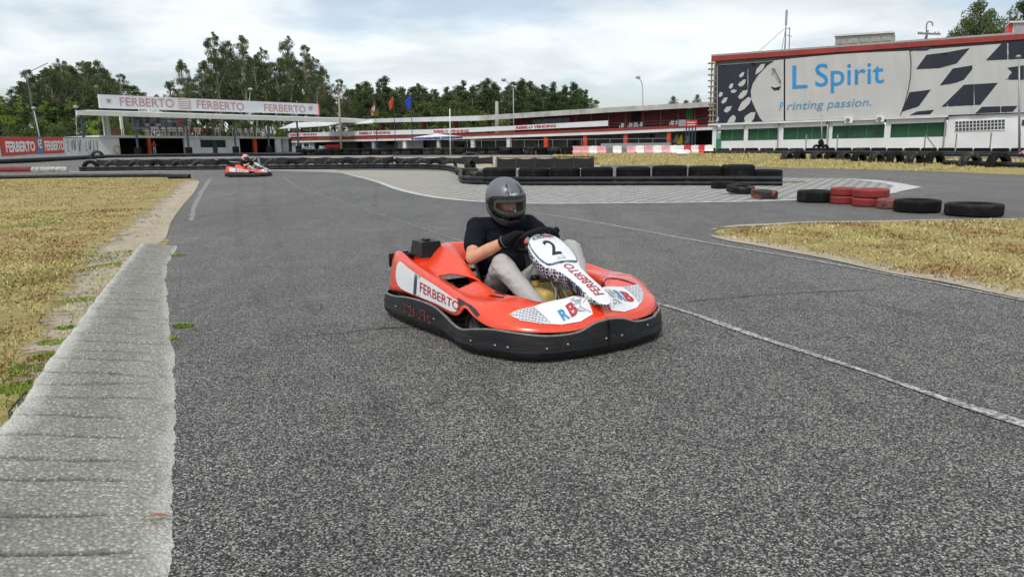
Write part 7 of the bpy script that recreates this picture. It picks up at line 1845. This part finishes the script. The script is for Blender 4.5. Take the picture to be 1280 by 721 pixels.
for k in range(2): proto('b%d' % k, 'shrub', 4, .0, rnd, 24, 120, .15, LEAFb, BARKd, 80 + k, 2.6)
for k in range(1): proto('r%d' % k, 'broadleaf_tree', 18, .2, rnd, 95, 230, .17, LEAF, BARKd, 90 + k, 4.6)
cnt = {}
def tree(key, px, ytop, Y, label, grp, wide=1.0, base=None):
    t, H_, used_ = PROT[key]; top = atY(px, ytop, Y); g = Vector((top.x, Y, zg(Y) if base is None else base)); s = (top.z - g.z) / H_
    rz = random.uniform(0, 6.28)
    if not used_: o = t; PROT[key][2] = True; o.location = g; o.rotation_euler = (0, 0, rz)
    else: o = dup(t, g, rz)
    o.scale = (s * wide, s * wide, s); o['label'] = label; o['group'] = grp; o['category'] = 'shrub' if key[0] == 'b' else 'tree'
    return o
rg = random.Random(21)
# left wood: skyline profile then a darker fill behind
def wood(profile, x0, x1, step, Y, keys, label, grp, wide, jit=4, dy=(0, 8), drop=(0, 0)):
    x = x0
    while x < x1:
        tree(rg.choice(keys), x + rg.uniform(-2, 2), yl(x, profile) + rg.uniform(-jit, jit) * .5 + rg.uniform(*drop), Y + rg.uniform(*dy), label, grp, wide * rg.uniform(.85, 1.2)); x += step * rg.uniform(.75, 1.25)
E5 = ['e0', 'e1', 'e2', 'e3', 'e4']; P3 = ['p0', 'p1', 'p2']
LP = [(-60, 108), (0, 100), (12, 100), (32, 86), (52, 82), (78, 71), (100, 73), (124, 76), (134, 88), (150, 90), (163, 100), (175, 112)]
for x, y in ((34, 86), (58, 80), (78, 71), (97, 73), (118, 75), (128, 84), (150, 89)): tree(rg.choice(E5), x, y, 118 + rg.uniform(-3, 6), 'tall eucalyptus in the wood behind the left wall', 'tall eucalyptus trees behind the left wall', .8)
wood(LP, -60, 172, 9, 128, E5, 'eucalyptus standing further back in the left wood', 'back row of the left wood', 1.15, 8, (0, 14), (4, 16))
wood([(-60, 125), (170, 125)], -60, 170, 10, 110, P3 + ['y0', 'e2'], 'lower tree at the front of the left wood', 'front row of the left wood', 1.2, 20, (0, 8), (0, 8))
wood([(-60, 152), (200, 150)], -60, 175, 8, 100, ['b0', 'b1', 'y0', 'y1'], 'shrub behind the left concrete wall', 'shrubs behind the left wall', 1.1, 10, (0, 8), (-4, 8))
# tall group
TP = [(205, 104), (213, 100), (232, 76), (246, 74), (262, 60), (275, 38), (290, 60), (305, 42), (318, 62), (332, 58), (350, 70), (363, 42), (380, 54), (398, 68), (412, 92), (428, 98), (440, 100)]
for x, y in ((213, 102), (232, 76), (248, 76), (270, 38), (284, 50), (303, 43), (312, 66), (331, 57), (345, 80), (360, 43), (378, 52), (396, 69), (408, 84), (424, 96)): tree(rg.choice(E5), x, y, 148 + rg.uniform(-4, 10), 'tall eucalyptus in the group above the white roof sign', 'tall eucalyptus trees behind the terrace building', .72 if y < 60 else .8)
wood(TP, 205, 440, 9, 162, E5, 'eucalyptus further back in the tall group', 'back row of the tall group', 1.1, 8, (0, 14), (14, 34))
wood([(205, 120), (440, 122)], 200, 440, 9, 150, E5, 'shorter eucalyptus at the foot of the tall group', 'front row of the tall group', 1.0, 14, (0, 8), (-6, 10))
wood([(120, 158), (440, 158)], 130, 440, 10, 130, ['b0', 'b1', 'y0'], 'shrub behind the terrace building', 'shrubs behind the terrace building', 1.1, 6, (0, 5), (-4, 4))
# long low wood
MP = [(440, 104), (452, 100), (468, 103), (480, 94), (492, 106), (505, 108), (515, 108), (524, 103), (540, 110), (560, 108), (575, 101), (590, 107), (605, 97), (620, 100), (632, 108), (650, 98), (660, 100), (672, 107), (690, 103), (700, 107), (715, 102), (724, 106), (736, 120), (744, 134)]
for x, y in ((446, 104), (458, 101), (480, 94), (500, 108), (524, 103), (542, 111), (561, 108), (577, 100), (591, 108), (607, 97), (618, 102), (635, 106), (653, 98), (664, 101), (680, 105), (692, 102), (706, 106), (717, 102), (728, 110)): tree(rg.choice(P3 + ['e1', 'e3']), x, y, 178 + rg.uniform(-4, 10), 'tree on the skyline of the low wood behind the long building', 'skyline trees of the low wood', 1.1)
wood(MP, 438, 736, 5.5, 190, P3 + ['e1', 'e3', 'e4'], 'tree further back in the low wood', 'back row of the low wood', 1.25, 6, (0, 14), (1, 10))
wood([(440, 125), (736, 128)], 438, 738, 9, 170, P3 + ['e0'], 'tree in the front of the low wood', 'front row of the low wood', 1.1, 10, (0, 8), (-12, 2))
wood([(440, 142), (660, 140)], 450, 665, 13, 150, ['y0', 'y1', 'b0'], 'bright green young tree behind the long building roof', 'young trees behind the long building', 1.1, 6, (0, 8), (-4, 8))
wood([(440, 160), (660, 156)], 440, 660, 9, 140, ['b0', 'b1', 'y1'], 'shrub seen through the open upper storey', 'shrubs behind the long building', 1.2, 4, (0, 5), (-2, 4))
# right hand trees
for x, y, w_, lab in ((842, 121, 1.6, 'left one of two small trees above the long roof'), (872, 119, 1.3, 'right one of two small trees above the long roof'), (858, 126, 1.8, 'low tree between the two small ones above the long roof')): tree('r0', x, y, 150, lab, 'small trees above the long roof', w_ * .55)
for x, y, Y, w_, lab in ((1222, 4, 84, .95, 'broad tree above the right building, left one'), (1203, 26, 86, .8, 'lower tree at the left flank of the broad tree above the right building'), (1240, 14, 90, .8, 'tree between the two broad ones above the right building'), (1274, 4, 84, 1.0, 'broad tree above the right building, right one'), (1310, 0, 90, 1.0, 'broad tree just outside the upper right corner')): tree('r0', x, y, Y, lab, 'trees behind the right building', w_)
for k, (t, H_, u) in PROT.items():
    if not u:
        for c in list(t.children): bpy.data.objects.remove(c)
        bpy.data.objects.remove(t)
